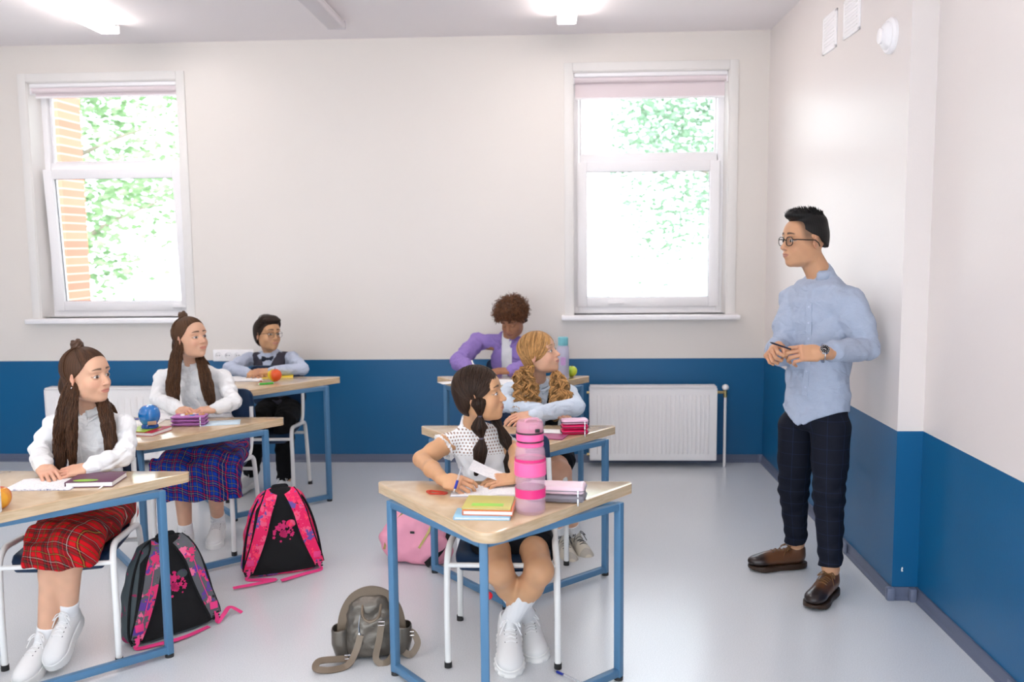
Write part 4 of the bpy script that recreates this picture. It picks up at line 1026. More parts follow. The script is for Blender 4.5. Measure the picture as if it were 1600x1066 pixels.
# ---------------------------------------------------------------- chairs
def chair(x, y, rz, label):
    c = tag(empty('school_chair', (x, y, 0), rz), label, 'chair', 'white framed school chairs')
    for s in (-1, 1):
        p = smoothpath([(s*.207, 0, .012), (s*.207, .0, .20), (s*.205, .004, .375), (s*.203, .012, .425), (s*.200, .045, .456), (s*.199, .10, .458), (s*.197, .22, .448), (s*.197, .32, .440), (s*.197, .365, .428), (s*.198, .388, .385), (s*.202, .41, .20), (s*.205, .43, .012)], 5)
        mb = MB(); mb.tube(p, .0125, 12); lg = mb.build('side_frame', m_white, c)
        for yy in (0, .43):
            mb = MB(); mb.cyl((s*.207, yy, 0), (s*.207, yy, .022), .0145); mb.build('foot', m_foot, lg)
        mb = MB(); mb.tube(smoothpath([(s*.185, .335, .435), (s*.182, .385, .47), (s*.178, .425, .56), (s*.172, .45, .70)], 5), .011, 10); mb.build('back_post', m_white, c)
    mb = MB(); mb.tube([(-.205, .002, .398), (.205, .002, .398)], .0095, 10); mb.build('front_rail', m_white, c)
    mb = MB(); mb.tube([(-.2, .392, .36), (.2, .392, .36)], .0095, 10); mb.build('rear_rail', m_white, c)
    mb = MB(); nx, ny = 14, 14; g = []
    for j in range(ny+1):
        v = j/ny; row = []
        for i in range(nx+1):
            u = i/nx*2-1; hw = .178*(1-.10*max(0, (v-.8)/.2)**2-.12*max(0, (.12-v)/.12)**2); z = .428-.022*(1-u*u)*math.sin(PI*min(1, v*1.1+.05))-.045*max(0, (.18-v)/.18)**2+.02*max(0, (v-.85)/.15)**2
            row.append(mb.bm.verts.new((u*hw, .012+v*.37, z)))
        g.append(row)
    for j in range(ny):
        for i in range(nx): f = mb.bm.faces.new((g[j][i], g[j][i+1], g[j+1][i+1], g[j+1][i])); f.smooth = True
    o = mb.build('seat', m_navy, c, sharp=0); q = o.modifiers.new('s', 'SOLIDIFY'); q.thickness = .026; q.offset = -1; q = o.modifiers.new('b', 'BEVEL'); q.width = .008; q.segments = 3
    mb = MB(); pl = rounded([(-.185, -.135), (.185, -.135), (.175, .135), (-.175, .135)], .045, 6); 
    mb.prism(pl, 0, .016, bev=.004)
    for v in mb.bm.verts: v.co.z += -1.1*v.co.x**2+.05*(v.co.y+.1)**2
    o = mb.build('backrest', m_navy, c, loc=(0, .452, .665), rot=(math.radians(98), 0, 0))
    return c
chair(-.205, 3.258, 0, 'white framed navy chair of the girl in the white eyelet blouse')
chair(-1.888, 3.225, math.radians(10), 'white framed navy chair under the girl in the red tartan skirt')
chair(-1.872, 4.467, math.radians(0), 'white framed navy chair under the girl in the blue tartan skirt')
chair(-1.84, 5.43, math.radians(2), 'white framed navy chair of the boy in waistcoat and bow tie')
chair(-.16, 4.36, 0, 'white framed navy chair of the girl with curly blond pigtails')
chair(-.30, 5.70, math.radians(0), 'white framed navy chair of the boy in the purple shirt')
# ---------------------------------------------------------------- things on the desks
def book(name, p, size, rz, mc, mp, label, cat, group=None, spine=True, tilt=0):
    w, d, h = size; t = tag(empty(name, p, rz), label, cat, group)
    mb = MB(); 
    mb.box((0, 0, .001), (w, d, .0022), bev=.0008); mb.box((0, 0, h-.0011), (w, d, .0022), bev=.0008)
    if spine: mb.box((-w/2+.001, 0, h/2), (.0024, d, h), bev=.0008)
    mb.build('cover', mc, t); mb = MB(); mb.box((.0008, 0, h/2), (w-.006, d-.006, h-.0046)); mb.build('pages', mp, t); return t
m_page = mat('paper', srgb(246, 244, 242), .75)
def ruled(name, col=(120, 130, 170), S=.008, ax=1, margin=True):
    m = bpy.data.materials.new(name); m.use_nodes = True; nt = m.node_tree; b = nt.nodes['Principled BSDF']; b.inputs['Roughness'].default_value = .75
    tc = nt.nodes.new('ShaderNodeTexCoord'); sp = nt.nodes.new('ShaderNodeSeparateXYZ'); nt.links.new(tc.outputs['Object'], sp.inputs[0])
    a = nt.nodes.new('ShaderNodeMath'); a.operation = 'MULTIPLY_ADD'; a.inputs[1].default_value = 1/S; a.inputs[2].default_value = 40; nt.links.new(sp.outputs[ax], a.inputs[0])
    f = nt.nodes.new('ShaderNodeMath'); f.operation = 'FRACT'; nt.links.new(a.outputs[0], f.inputs[0]); g = nt.nodes.new('ShaderNodeMath'); g.operation = 'LESS_THAN'; g.inputs[1].default_value = .1; nt.links.new(f.outputs[0], g.inputs[0])
    n = nt.nodes.new('ShaderNodeTexNoise'); n.inputs['Scale'].default_value = 130; nt.links.new(tc.outputs['Object'], n.inputs[0]); q = nt.nodes.new('ShaderNodeMath'); q.operation = 'GREATER_THAN'; q.inputs[1].default_value = .52; nt.links.new(n.outputs[0], q.inputs[0])
    mu = nt.nodes.new('ShaderNodeMath'); mu.operation = 'MULTIPLY'; nt.links.new(g.outputs[0], mu.inputs[0]); nt.links.new(q.outputs[0], mu.inputs[1])
    mx = nt.nodes.new('ShaderNodeMix'); mx.data_type = 'RGBA'; nt.links.new(mu.outputs[0], mx.inputs[0]); mx.inputs[6].default_value = (*srgb(247, 246, 246), 1); mx.inputs[7].default_value = (*srgb(*col), 1); nt.links.new(mx.outputs[2], b.inputs['Base Color']); return m
m_ruled = ruled('written_paper')
def sheets(name, p, rz, w, d, label, lift=(0., 0.), n=2, curl=None, cat='notebook', m=None, gutter=True, pages=.006, colr=None):
    """an open exercise book: two page blocks arching from the gutter"""
    t = tag(empty(name, p, rz), label, cat)
    for s in (-1, 1):
        mb = MB(); N = 14; g = []
        for i in range(N+1):
            u = i/N; x = s*u*w; z = pages*(1.0-(2*u-1)**2*.6)+lift[0 if s < 0 else 1]*u**2
            if u == 0: z = .001
            g.append((x, z))
        vt = [[mb.bm.verts.new((x, y, z)) for y in (-d/2, d/2)] for x, z in g]; vb = [[mb.bm.verts.new((x, y, max(.0004, z-pages*.9))) for y in (-d/2, d/2)] for x, z in g]
        for i in range(N):
            mb.bm.faces.new((vt[i][0], vt[i+1][0], vt[i+1][1], vt[i][1])); mb.bm.faces.new((vb[i][0], vb[i][1], vb[i+1][1], vb[i+1][0]))
            mb.bm.faces.new((vt[i][0], vb[i][0], vb[i+1][0], vt[i+1][0])); mb.bm.faces.new((vt[i][1], vt[i+1][1], vb[i+1][1], vb[i][1]))
        mb.bm.faces.new((vt[-1][0], vb[-1][0], vb[-1][1], vt[-1][1]))
        mb.build('page_block', m or m_ruled, t, sharp=40)
    mb = MB(); mb.box((0, 0, .0004), (2*w+.004, d+.004, .0008)); mb.build('cover', mat('notebook_cover_%d' % (colr or (150,))[0], srgb(*(colr or (150, 160, 190))), .5), t)
    return t
def flat_sheet(name, p, rz, w, d, label, m=None, cat='paper', bend=.0):
    mb = MB(); N = 8; g = [[mb.bm.verts.new((-w/2+w*i/N, y, .0006+bend*(i/N)**2)) for y in (-d/2, d/2)] for i in range(N+1)]
    for i in range(N): f = mb.bm.faces.new((g[i][0], g[i+1][0], g[i+1][1], g[i][1])); f.smooth = True
    o = mb.build(name, m or m_page, loc=p, rot=(0, 0, rz)); q = o.modifiers.new('s', 'SOLIDIFY'); q.thickness = .0006; return tag(o, label, cat)
def apple(p, r, c1, c2, label, seed=0, rz=0.):
    m = bpy.data.materials.new('apple_skin'); m.use_nodes = True; nt = m.node_tree; b = nt.nodes['Principled BSDF']; b.inputs['Roughness'].default_value = .25
    tc = nt.nodes.new('ShaderNodeTexCoord'); n = nt.nodes.new('ShaderNodeTexNoise'); n.inputs['Scale'].default_value = 14; n.inputs['Detail'].default_value = 5; n.inputs['Distortion'].default_value = .5
    mp = nt.nodes.new('ShaderNodeMapping'); mp.inputs['Scale'].default_value = (1, 1, .45); mp.inputs['Location'].default_value = (seed, 0, 0); nt.links.new(tc.outputs['Object'], mp.inputs[0]); nt.links.new(mp.outputs[0], n.inputs[0])
    gx = nt.nodes.new('ShaderNodeSeparateXYZ'); nt.links.new(tc.outputs['Object'], gx.inputs[0]); ma = nt.nodes.new('ShaderNodeMath'); ma.operation = 'MULTIPLY_ADD'; ma.inputs[1].default_value = 7; nt.links.new(gx.outputs[0], ma.inputs[0]); nt.links.new(n.outputs[0], ma.inputs[2])
    cr = nt.nodes.new('ShaderNodeValToRGB'); nt.links.new(ma.outputs[0], cr.inputs[0]); cr.color_ramp.elements[0].position = .38; cr.color_ramp.elements[1].position = .62; cr.color_ramp.elements[0].color = (*c1, 1); cr.color_ramp.elements[1].color = (*c2, 1); nt.links.new(cr.outputs[0], b.inputs['Base Color'])
    mb = MB(); pr = []
    for i in range(25):
        a = -PI/2+PI*i/24; rr = math.cos(a)*r*(1+.06*math.sin(a)); z = math.sin(a)*r*.94
        if i > 20: z -= (math.cos((24-i)/4*PI)+1)*.5*r*.20
        if i < 3: z += (3-i)/3*r*.10
        pr.append((max(0, rr), z+r*.88))
    mb.lathe(pr, 32); o = mb.build('apple', m, loc=p, rot=(.1, 0, rz), sharp=0); tag(o, label, 'apple')
    mb = MB(); mb.tube(smoothpath([(0, 0, r*1.55), (.002, 0, r*1.8), (.006, .002, r*2.0)], 4), .0016, 6); mb.build('stem', mat('apple_stem', srgb(90, 62, 40), .8), o); return o
def pen(name, a, b, mats, label, r=.0042, cap=None, cat='pen'):
    a, b = Vector(a), Vector(b); d = (b-a).normalized(); L = (b-a).length; t = tag(empty(name, a), label, cat); z = Vector((0, 0, 0))
    mb = MB(); mb.cyl(z+d*.012, z+d*L*.98, r, r, 12); mb.build('barrel', mats[0], t)
    mb = MB(); mb.cyl(z, z+d*.012, r*.25, r*.9, 12); mb.build('tip', mats[1], t)
    mb = MB(); mb.cyl(z+d*L*.97, z+d*L, r*.8, r*.6, 10); mb.build('button', mats[1], t)
    if cap is not None: mb = MB(); mb.cyl(z+d*.014, z+d*.045, r*1.18, r*1.18, 12); mb.build('grip', cap, t)
    return t
Z1, Z2 = .7005, .7635
m_steel = mat('steel', (.7, .7, .72), .2, 1); m_clear = mat('clear_plastic', (.9, .93, .97), .12, trans=.85, ior=1.3); m_bluep = mat('blue_plastic', srgb(30, 50, 160), .3)
# nearest desk
def fb(px, py, z=Z1): return Vector(tuple(atz(px, py, z)))
q = fb(765, 768); sheets('open_exercise_book', q, .02, .135, .13, 'open white exercise book under the hands of the girl in the eyelet blouse', n=3, pages=.007)
t = tag(empty('raised_page', fb(752, 762)+Vector((0, .01, .012))), 'white written page curling up beside the pen in the girl\'s hand', 'paper')
mb = MB(); N = 10; g = []
for i in range(N+1):
    u = i/N; g.append([mb.bm.verts.new((-.045+.18*u*1.0+.01*v, -.02+.10*v, .055*(1-u)**1.6+.012*v*(1-u)+.004)) for v in (0, .5, 1)])
for i in range(N):
    for j in range(2): f = mb.bm.faces.new((g[i][j], g[i+1][j], g[i+1][j+1], g[i][j+1])); f.smooth = True
mb.build('page', m_ruled, t)
mco = mat('cover_orange', srgb(232, 120, 60), .4); mcy = mat('cover_olive_yellow', srgb(206, 196, 108), .4); mcb = mat('cover_pale_blue', srgb(150, 200, 226), .4)
q = fb(755, 806); book('exercise_book', q, (.185, .10, .010), -.03, mcb, m_page, 'thin pale blue exercise book, lowest of the stack by the pink bottle', 'book')
bk = book('textbook', q+Vector((.02, .042, .011)), (.165, .155, .016), -.05, mco, m_page, 'orange hardback book in the middle of the stack by the pink bottle', 'book')
bk = book('notebook', q+Vector((.016, .046, .0275)), (.16, .15, .006), -.06, mcy, m_page, 'olive yellow notebook with a lime stripe on top of the stack', 'notebook')
mb = MB(); mb.box((0, -.035, .0065), (.105, .03, .0006)); mb.build('lime_stripe', mat('lime', srgb(160, 226, 96), .4), bk)['label'] = 'lime green stripe'
# letter stencil
t = tag(empty('letter_stencil', fb(678, 770), -.35), 'translucent red plastic set square lying on the nearest desk', 'set square')
mb = MB(); pts = [(-.04, .012), (.045, .014), (.047, -.006), (.0, -.022)]; pr = rounded(pts[::-1], .008, 5); mb.tube([(x, y, .002) for x, y in pr], 1, closed=True, flat=(.006, .0014), up=(0, 0, 1)); mb.build('outline', mat('red_plastic', srgb(224, 62, 50), .25, trans=.2), t)
# bottle
bq = fb(829, 800); bt = tag(empty('water_bottle', bq, .3), 'pink transparent sports bottle with a flip lid on the nearest desk', 'bottle')
m_pc = mat('pink_clear', (1.0, .60, .76), .06, alpha=.22); m_ps = mat('pink_silicone', srgb(255, 105, 165), .4); m_ph = mat('hot_pink_plastic', srgb(255, 60, 140), .25, trans=.25); m_lid = mat('lid_pink_clear', (.90, .45, .58), .1, alpha=.5)
mb = MB(); R_ = .0505; mb.lathe([(0, .003), (R_*.9, .0), (R_, .008), (R_, .20), (R_*.97, .212), (R_*.86, .225), (R_*.84, .232), (R_*.80, .232), (R_*.82, .222), (R_*.93, .210), (R_*.955, .19), (R_*.955, .012), (0, .008)], 40); mb.build('body', m_pc, bt)
mb = MB(); mb.lathe([(0, .010), (R_*.945, .013), (R_*.945, .118), (0, .118)], 40); mb.build('water', mat('water', (.9, .9, .95), .03, alpha=.10), bt)
mb = MB(); mb.lathe([(R_+.0004, .128), (R_+.0026, .130), (R_+.0026, .172), (R_+.0004, .174)], 40); mb.build('grip_band', m_ps, bt)
mb = MB(); mb.lathe([(R_+.0004, .176), (R_+.0008, .176), (R_+.0008, .186), (R_+.0004, .186)], 40); mb.build('printed_band', m_ph, bt); mb = MB(); mb.lathe([(R_+.0004, .056), (R_+.0008, .056), (R_+.0008, .086), (R_+.0004, .086)], 40); mb.build('printed_band', m_ph, bt)
mb = MB(); mb.lathe([(R_*.88, .226), (R_*.9, .228), (R_*.9, .236), (R_*.82, .238), (R_*.82, .244), (R_*.9, .246), (R_*.9, .268), (R_*.8, .270)], 40); mb.build('collar', m_ps, bt)
mb = MB(); mb.lathe([(R_*.86, .240), (R_*.87, .243), (R_*.86, .246)], 40); mb.lathe([(R_*.905, .268), (R_*.915, .271), (R_*.905, .274)], 40); mb.build('seal', m_foot, bt)
mb = MB(); mb.lathe([(R_*.88, .273), (R_*.9, .276), (R_*.88, .300), (R_*.78, .309), (R_*.4, .312), (0, .312)], 40); mb.box((.0, -.038, .293), (.03, .02, .022), bev=.006); mb.build('flip_lid', m_lid, bt)
mb = MB(); mb.tube(smoothpath([(-.022, -.02, .305), (-.02, -.028, .318), (0, -.032, .322), (.02, -.028, .318), (.022, -.02, .305)], 5), .0035, 8); mb.build('carry_loop', m_lid, bt)
mb = MB(); mb.box((.012, -.048, .283), (.016, .008, .012), bev=.002); mb.build('latch', m_foot, bt)
# pencil cases
def case(p, rz, w, d, h, cols, label, zip_col, flop=.0, layers=2, name='pencil_case', rough=.35, bits=0, seed=0, tiltx=0):
    t = tag(empty(name, p, rz), label, 'pencil case'); z = 0; lh = h/layers
    for i in range(layers):
        f = Fld((-w/2-.02, -d/2-.02, -.005), (w/2+.02, d/2+.02, lh+.02), .0032); f.box((0, 0, lh/2), (w/2, d/2, lh/2-.0012), None, min(.012, lh*.42), 0)
        f.disp(lambda X, Y, Z: .0012*fold(X, Y, Z, 70, i+seed)); o = sculpt(f, 'pouch', cols[min(i, len(cols)-1)], t); o.location = (0, flop*i, z)
        mb = MB(); rr = .010; pp = rounded([(-w/2-.0005, -d/2-.0005), (w/2+.0005, -d/2-.0005), (w/2+.0005, d/2+.0005), (-w/2-.0005, d/2+.0005)], .014, 5); mb.tube([(x, y+flop*i, z+lh*.52) for x, y in pp], 1, closed=True, flat=(.0035, .0012), up=(0, 0, 1)); mb.build('zip', zip_col, t, flip=True)
        mb = MB(); mb.box((w/2-.02, -d/2-.005+flop*i, z+lh*.5), (.006, .004, .008), bev=.001); mb.box((w/2-.02, -d/2-.009+flop*i, z+lh*.5-.010), (.005, .002, .018), bev=.0008); mb.build('zip_pull', m_steel, t)
        z += lh
    rg = random.Random(seed)
    for i in range(bits):
        mb = MB(); mb.ball((rg.uniform(-w*.4, w*.4), rg.uniform(-d*.35, d*.35), h+.001), .008, (1.4, 1, .28), 10); mb.build('charm', mat('charm_%d' % (i % 4), [(.9, .9, .9), srgb(240, 190, 40), srgb(40, 150, 210), srgb(240, 130, 160)][i % 4], .4), t)
    return t
q = fb(872, 783); case(q+Vector((-.005, .02, 0)), -.12, .20, .10, .058, [mat('grey_trim', srgb(140, 136, 144), .5), mat('pale_pink_satin', srgb(244, 214, 226), .3)], 'folded pale pink pencil case with grey edging beside the pink bottle', mat('grey_zip', srgb(120, 118, 126), .5), 0, 2, seed=1)
pen('ballpoint_pen', fb(866, 1048, .006), fb(902, 1064, .006)+Vector((.03, -.03, 0)), (m_clear, m_steel), 'clear ballpoint pen with a blue cap lying on the floor', cap=m_bluep)
# blond girl's desk
q = fb(898, 679); case(q+Vector((0, .02, 0)), .1, .125, .075, .072, [mat('hot_pink_shell', srgb(226, 20, 92), .3), mat('hot_pink_shell2', srgb(230, 30, 100), .3), mat('pink_sparkle', srgb(236, 190, 214), .25)], 'hot pink pencil case with a pale sparkly lid on the blond girl\'s desk', mat('dark_zip', (.05, .01, .02), .5), 0, 3, seed=2)
flat_sheet('white_card', fb(862, 676)+Vector((0, .0, .006)), -.15, .12, .09, 'blank white card on the pink notebook on the blond girl\'s desk')
book('notebook', fb(858, 682), (.16, .13, .005), -.25, mat('cover_mauve', srgb(176, 92, 132), .4), m_page, 'thin mauve notebook beneath the white card on the blond girl\'s desk', 'notebook')
# purple boy's desk
q = fb(880, 592, Z2); bt = tag(empty('water_bottle', q+Vector((0, .02, 0))), 'tall clear bottle with an aqua cap on the desk of the boy in purple', 'bottle')
mb = MB(); mb.lathe([(0, .002), (.034, 0), (.037, .006), (.037, .185), (.034, .196), (.027, .206), (.025, .206), (.032, .193), (.0345, .183), (.0345, .008), (0, .006)], 32); mb.build('body', mat('lilac_clear', (.72, .70, .88), .08, alpha=.45), bt)
mb = MB(); mb.lathe([(0, .008), (.0338, .009), (.0338, .15), (0, .15)], 32); mb.build('water', _M['water'], bt)
mb = MB(); mb.lathe([(.030, .203), (.031, .205), (.031, .250), (.028, .254), (0, .254)], 32); mb.build('cap', mat('aqua_cap', srgb(130, 200, 210), .4), bt)
mb = MB(); mb.box((.0, -.0372, .11), (.03, .0008, .05), bev=0); mb.build('label', mat('lilac_label', srgb(190, 150, 200), .5), bt)
apple(fb(893, 589, Z2)+Vector((0, .03, 0)), .036, srgb(150, 186, 40), srgb(196, 214, 60), 'green apple on the desk of the boy in the purple shirt', 3)
flat_sheet('loose_sheet', fb(702, 598, Z2), .5, .12, .10, 'white sheet hanging over the left corner of the purple-shirted boy\'s desk')
sheets('open_exercise_book', fb(765, 600, Z2)+Vector((.0, .04, 0)), .1, .14, .19, 'open exercise book the boy in the purple shirt is writing in', colr=(120, 190, 180))
# waistcoat boy's desk
sheets('open_exercise_book', fb(376, 594, Z2)+Vector((.01, .04, 0)), -.1, .13, .19, 'open white exercise book in front of the boy in the waistcoat', colr=(151, 160, 190))
book('notebook', fb(430, 591, Z2)+Vector((.01, .02, 0)), (.19, .13, .008), .28, mat('cover_yellow', srgb(240, 206, 40), .4), m_page, 'yellow notebook beneath the apple on the waistcoat boy\'s desk', 'notebook')
apple(fb(430, 598, Z2)+Vector((0, .0, .0085)), .042, srgb(236, 210, 40), srgb(226, 84, 30), 'yellow and red apple on the waistcoat boy\'s desk', 1.3)
pen('felt_pen', fb(402, 602, Z2)+Vector((0, 0, .005)), fb(420, 600, Z2)+Vector((.03, 0, .005)), (mat('green_plastic', srgb(70, 190, 70), .3), m_page), 'green felt pen beside the apple on the waistcoat boy\'s desk', .006)
pen('felt_pen', fb(404, 598, Z2)+Vector((0, 0.02, .005)), fb(420, 596, Z2)+Vector((.02, 0.02, .005)), (m_clear, mat('red_tip', srgb(210, 60, 60), .4)), 'clear pen with a red tip beside the apple on the waistcoat boy\'s desk', .005)
# blue tartan girl's desk
q = fb(235, 676); book('textbook', q+Vector((-.01, .0, 0)), (.155, .16, .018), -.2, mat('cover_crimson', srgb(178, 28, 60), .35), m_page, 'crimson hardback book beneath the blue globe', 'book')
book('notebook', q+Vector((-.03, -.01, .0185)), (.11, .13, .003), -.2, mat('cover_green', srgb(170, 200, 70), .4), m_page, 'thin green notebook lying on the crimson book', 'notebook')
t = tag(empty('sharpener_globe', q+Vector((-.005, .01, .022))), 'shiny blue plastic dome standing on the crimson book', 'desk toy'); mb = MB()
mb.lathe([(0, 0), (.037, 0), (.040, .004), (.038, .012), (.034, .018), (.036, .024)], 32); mb.build('base', mat('blue_gloss_dark', srgb(10, 80, 160), .15), t)
mb = MB(); mb.lathe([(.036, .022), (.0445, .036), (.050, .055), (.050, .072), (.044, .092), (.030, .106), (.014, .112), (0, .113)], 36); mb.build('dome', mat('blue_gloss', srgb(16, 120, 200), .08, coat=1), t)
mb = MB(); mb.box((.028, -.037, .030), (.040, .006, .018), rot=.55, bev=.002); mb.build('sticker', mat('tan_sticker', srgb(190, 160, 130), .5), t)
case(fb(297, 664), .13, .165, .085, .052, [mat('lilac_satin', srgb(190, 120, 190), .3)], 'lilac pencil case with little charms on the blue tartan girl\'s desk', mat('purple_zip', srgb(110, 50, 110), .5), 0, 3, bits=14, seed=3)
flat_sheet('blue_sheet', fb(345, 661), .3, .19, .13, 'pale blue sheet under the elbow of the blue tartan girl', mat('pale_blue_paper', srgb(206, 226, 236), .7))
flat_sheet('white_sheet', fb(226, 664)+Vector((-.03, .06, 0)), .1, .17, .14, 'white sheet behind the blue globe')
t = tag(empty('blue_clip', fb(214, 656)+Vector((0, 0, .001))), 'tiny blue clip on the white sheet behind the blue globe', 'clip'); mb = MB(); mb.tube(smoothpath([(-.02, 0, .003), (0, .006, .003), (.02, 0, .003), (0, -.005, .003), (-.012, 0, .004)], 4), .0022, 6); mb.build('wire', m_bluep, t)
sheets('open_exercise_book', fb(262, 652)+Vector((0, .01, 0)), .0, .10, .14, 'open exercise book under the hands of the blue tartan girl', colr=(152, 160, 190))
# red tartan girl's desk
sheets('open_exercise_book', fb(72, 758)+Vector((.0, -.0, 0)), .06, .125, .16, 'open exercise book under the hands of the red tartan girl', colr=(153, 150, 170))
q = fb(143, 756); nb_ = book('notebook', q+Vector((.01, .02, .001)), (.175, .15, .020), .10, mat('cover_plum', srgb(106, 62, 88), .45), m_page, 'plum hardback notebook with a green oval on the cover', 'notebook')
mb = MB(); mb.lathe([(0, 0), (.046, 0), (.046, .0006), (0, .0006)], 40); o = mb.build('oval', mat('oval_green', srgb(150, 206, 70), .4), nb_, loc=(-.02, -.05, .0202)); o.scale = (1, .36, 1); o['label'] = 'lime green oval'
mb = MB(); mb.tube(smoothpath([(.05, -.074, .008), (.052, -.085, .004), (.048, -.10, .001)], 4), 1, flat=(.004, .0004), up=(0, 0, 1)); mb.build('ribbon', m_page, nb_)
apple(fb(5, 795)+Vector((-.02, .0, 0)), .043, srgb(240, 170, 50), srgb(204, 40, 20), 'red and orange apple at the left picture edge', 2.2, 2.)
t = tag(empty('desk_box', fb(-8, 806)+Vector((-.045, .01, 0)), .25), 'white box at the left picture edge in front of the apple', 'box'); mb = MB(); mb.box((0, 0, .085), (.10, .05, .17), bev=.004); mb.build('carton', m_page, t); mb = MB(); mb.box((.047, -.0255, .13), (.006, .001, .016)); mb.build('mark', m_foot, t)
# ---------------------------------------------------------------- school bags
def floral(name, ground, c1, c2, c3, S=26, dens=.5):
    m = bpy.data.materials.new(name); m.use_nodes = True; nt = m.node_tree; b = nt.nodes['Principled BSDF']; b.inputs['Roughness'].default_value = .7; tc = nt.nodes.new('ShaderNodeTexCoord'); cur = None
    for i, (c, s, th) in enumerate(((c1, S, dens), (c2, S*.8, dens+.03), (c3, S*1.1, dens+.05), ((.01, .01, .012), S*1.7, dens+.10))):
        mp = nt.nodes.new('ShaderNodeMapping'); mp.inputs['Location'].default_value = (i*3.1, i*1.7, i*.9); nt.links.new(tc.outputs['Object'], mp.inputs[0])
        v = nt.nodes.new('ShaderNodeTexNoise'); v.inputs['Scale'].default_value = s; v.inputs['Detail'].default_value = 3; v.inputs['Roughness'].default_value = .65; nt.links.new(mp.outputs[0], v.inputs['Vector'])
        g = nt.nodes.new('ShaderNodeMath'); g.operation = 'GREATER_THAN'; g.inputs[1].default_value = th; nt.links.new(v.outputs[0], g.inputs[0])
        mx = nt.nodes.new('ShaderNodeMix'); mx.data_type = 'RGBA'; nt.links.new(g.outputs[0], mx.inputs[0])
        if cur is None: mx.inputs[6].default_value = (*ground, 1)
        else: nt.links.new(cur, mx.inputs[6])
        mx.inputs[7].default_value = (*c, 1); cur = mx.outputs[2]
    nt.links.new(cur, b.inputs['Base Color']); return m
m_web = mat('pink_webbing', srgb(232, 60, 130), .6); m_blk = mat('black_mesh_padding', (.006, .006, .007), .9, bump=.5, bscale=500); m_pinkp = mat('pink_print', srgb(214, 40, 110), .7)
def satchel(p, rz, lean, body_m, strap_m, label, tails, H=.42, pipe=None):
    t = tag(empty('school_backpack', p, rz), label, 'backpack', 'floral school backpacks on the floor')
    secs = [((0, .085, .005), .185, .085), ((0, .09, .06), .195, .095), ((0, .085, .20), .175, .095), ((0, .075, .32), .140, .080), ((0, .065, .39), .105, .062), ((0, .058, H), .055, .035)]
    f = Fld((-.24, -.05, -.01), (.24, .24, H+.05), .0055); f.loft(secs, (1, 0, 0), 3.0, 0, rnd=.03)
    f.disp(lambda X, Y, Z: .004*fold(X, Y, Z, 22, 1.)); f.cut(lambda X, Y, Z: -Z+.002+0*X+0*Y); sh = lambda V: V
    sk = lambda o: o
    root_parts = []
    root_parts.append(sculpt(f, 'bag_body', body_m, t))
    g = Fld((-.24, -.07, -.01), (.24, .1, H+.05), .005)      # padded back
    g.loft([((0, .016, .012), .168, .020), ((0, .012, .10), .168, .024), ((0, .012, .22), .140, .024), ((0, .018, .33), .118, .022), ((0, .022, H-.05), .085, .026), ((0, .030, H-.002), .045, .024)], (1, 0, 0), 3.2, 0, rnd=.012)
    g.ell((0, -.008, .085), (.10, .012, .06), k=.01); sculpt(g, 'back_panel', m_blk, t)
    # print: little flowers
    mb = MB(); rg = random.Random(3)
    for i in range(34):
        a = rg.uniform(0, 2*PI); r = rg.uniform(0, .05); x, z = math.cos(a)*r*1.1, .215+math.sin(a)*r; s = rg.uniform(.003, .009) if i > 2 else .016-.003*i
        y = hit(g, (x, .02, z), (0, -1, 0))[1]-.0016
        pl = [(math.cos(k*PI/10)*s*(1+.25*math.cos(k*PI/10*5)), math.sin(k*PI/10)*s*(1+.25*math.cos(k*PI/10*5))) for k in range(20)]
        mb.prism(pl, 0, .001, M=Matrix.Translation((x, y, z))@Matrix.Rotation(PI/2, 4, 'X'))
    mb.build('flower_print', m_pinkp, t)
    # piping
    for q in (-1, 1):
        mb = MB(); mb.tube(smoothpath([(q*.175, .03, .012), (q*.186, .03, .07), (q*.165, .03, .21), (q*.128, .028, .33), (q*.08, .03, .40), (q*.02, .03, H-.002)], 5), .0055, 8); mb.build('piping', pipe or m_blk, t)
        path = smoothpath([(q*.040, .02, H-.02), (q*.055, -.020, H-.05), (q*.082, -.034, .31), (q*.105, -.030, .22), (q*.135, -.022, .13), (q*.160, -.014, .065), (q*.168, -.004, .04)], 6)
        for nm, w, th, mm, off in (('shoulder_strap', .030, .0065, strap_m, 0), ('strap_edging', .036, .0048, m_blk, 0)):
            mb = MB(); mb.tube(path, [.75+.25*math.sin(PI*min(1, .2+.9*i/len(path))) for i in range(len(path))], flat=(w, th), up=(0, -1, .15)); st = mb.build(nm, mm, t, sharp=50)
            if nm == 'shoulder_strap': sp_ = st
        if pipe is None:
            mb = MB(); mb.tube([tuple(Vector(v)+Vector((0, -.0085, 0))) for v in path[12:28]], .0018, 6); mb.build('pink_line', m_web, sp_)
        mb = MB(); mb.box((q*.158, -.026, .085), (.034, .006, .030), bev=.002); mb.build('strap_patch', m_web, sp_)
        mb = MB()
        mb.box((q*.166, -.012, .05), (.034, .012, .007), bev=.002); mb.box((q*.167, -.010, .037), (.034, .012, .007), bev=.002); mb.box((q*.169, -.008, .024), (.034, .012, .007), bev=.002); mb.build('buckle', m_foot, sp_)
        mb = MB(); mb.tube(smoothpath([(q*.168, -.016, .06), (q*.170, -.018, .03), (q*.172, -.016, .006)]+[tuple(v) for v in tails[0 if q < 0 else 1]], 6), 1, flat=(.010, .0008), up=(.15*q, -.5, 1)); mb.build('webbing_tail', m_web, t, sharp=60)
    mb = MB(); mb.tube(smoothpath([(-.03, .035, H-.005), (-.025, .03, H+.003), (.025, .03, H+.003), (.03, .035, H-.005)], 5), 1, flat=(.011, .003), up=(0, -1, .2)); mb.build('grab_handle', m_blk, t)
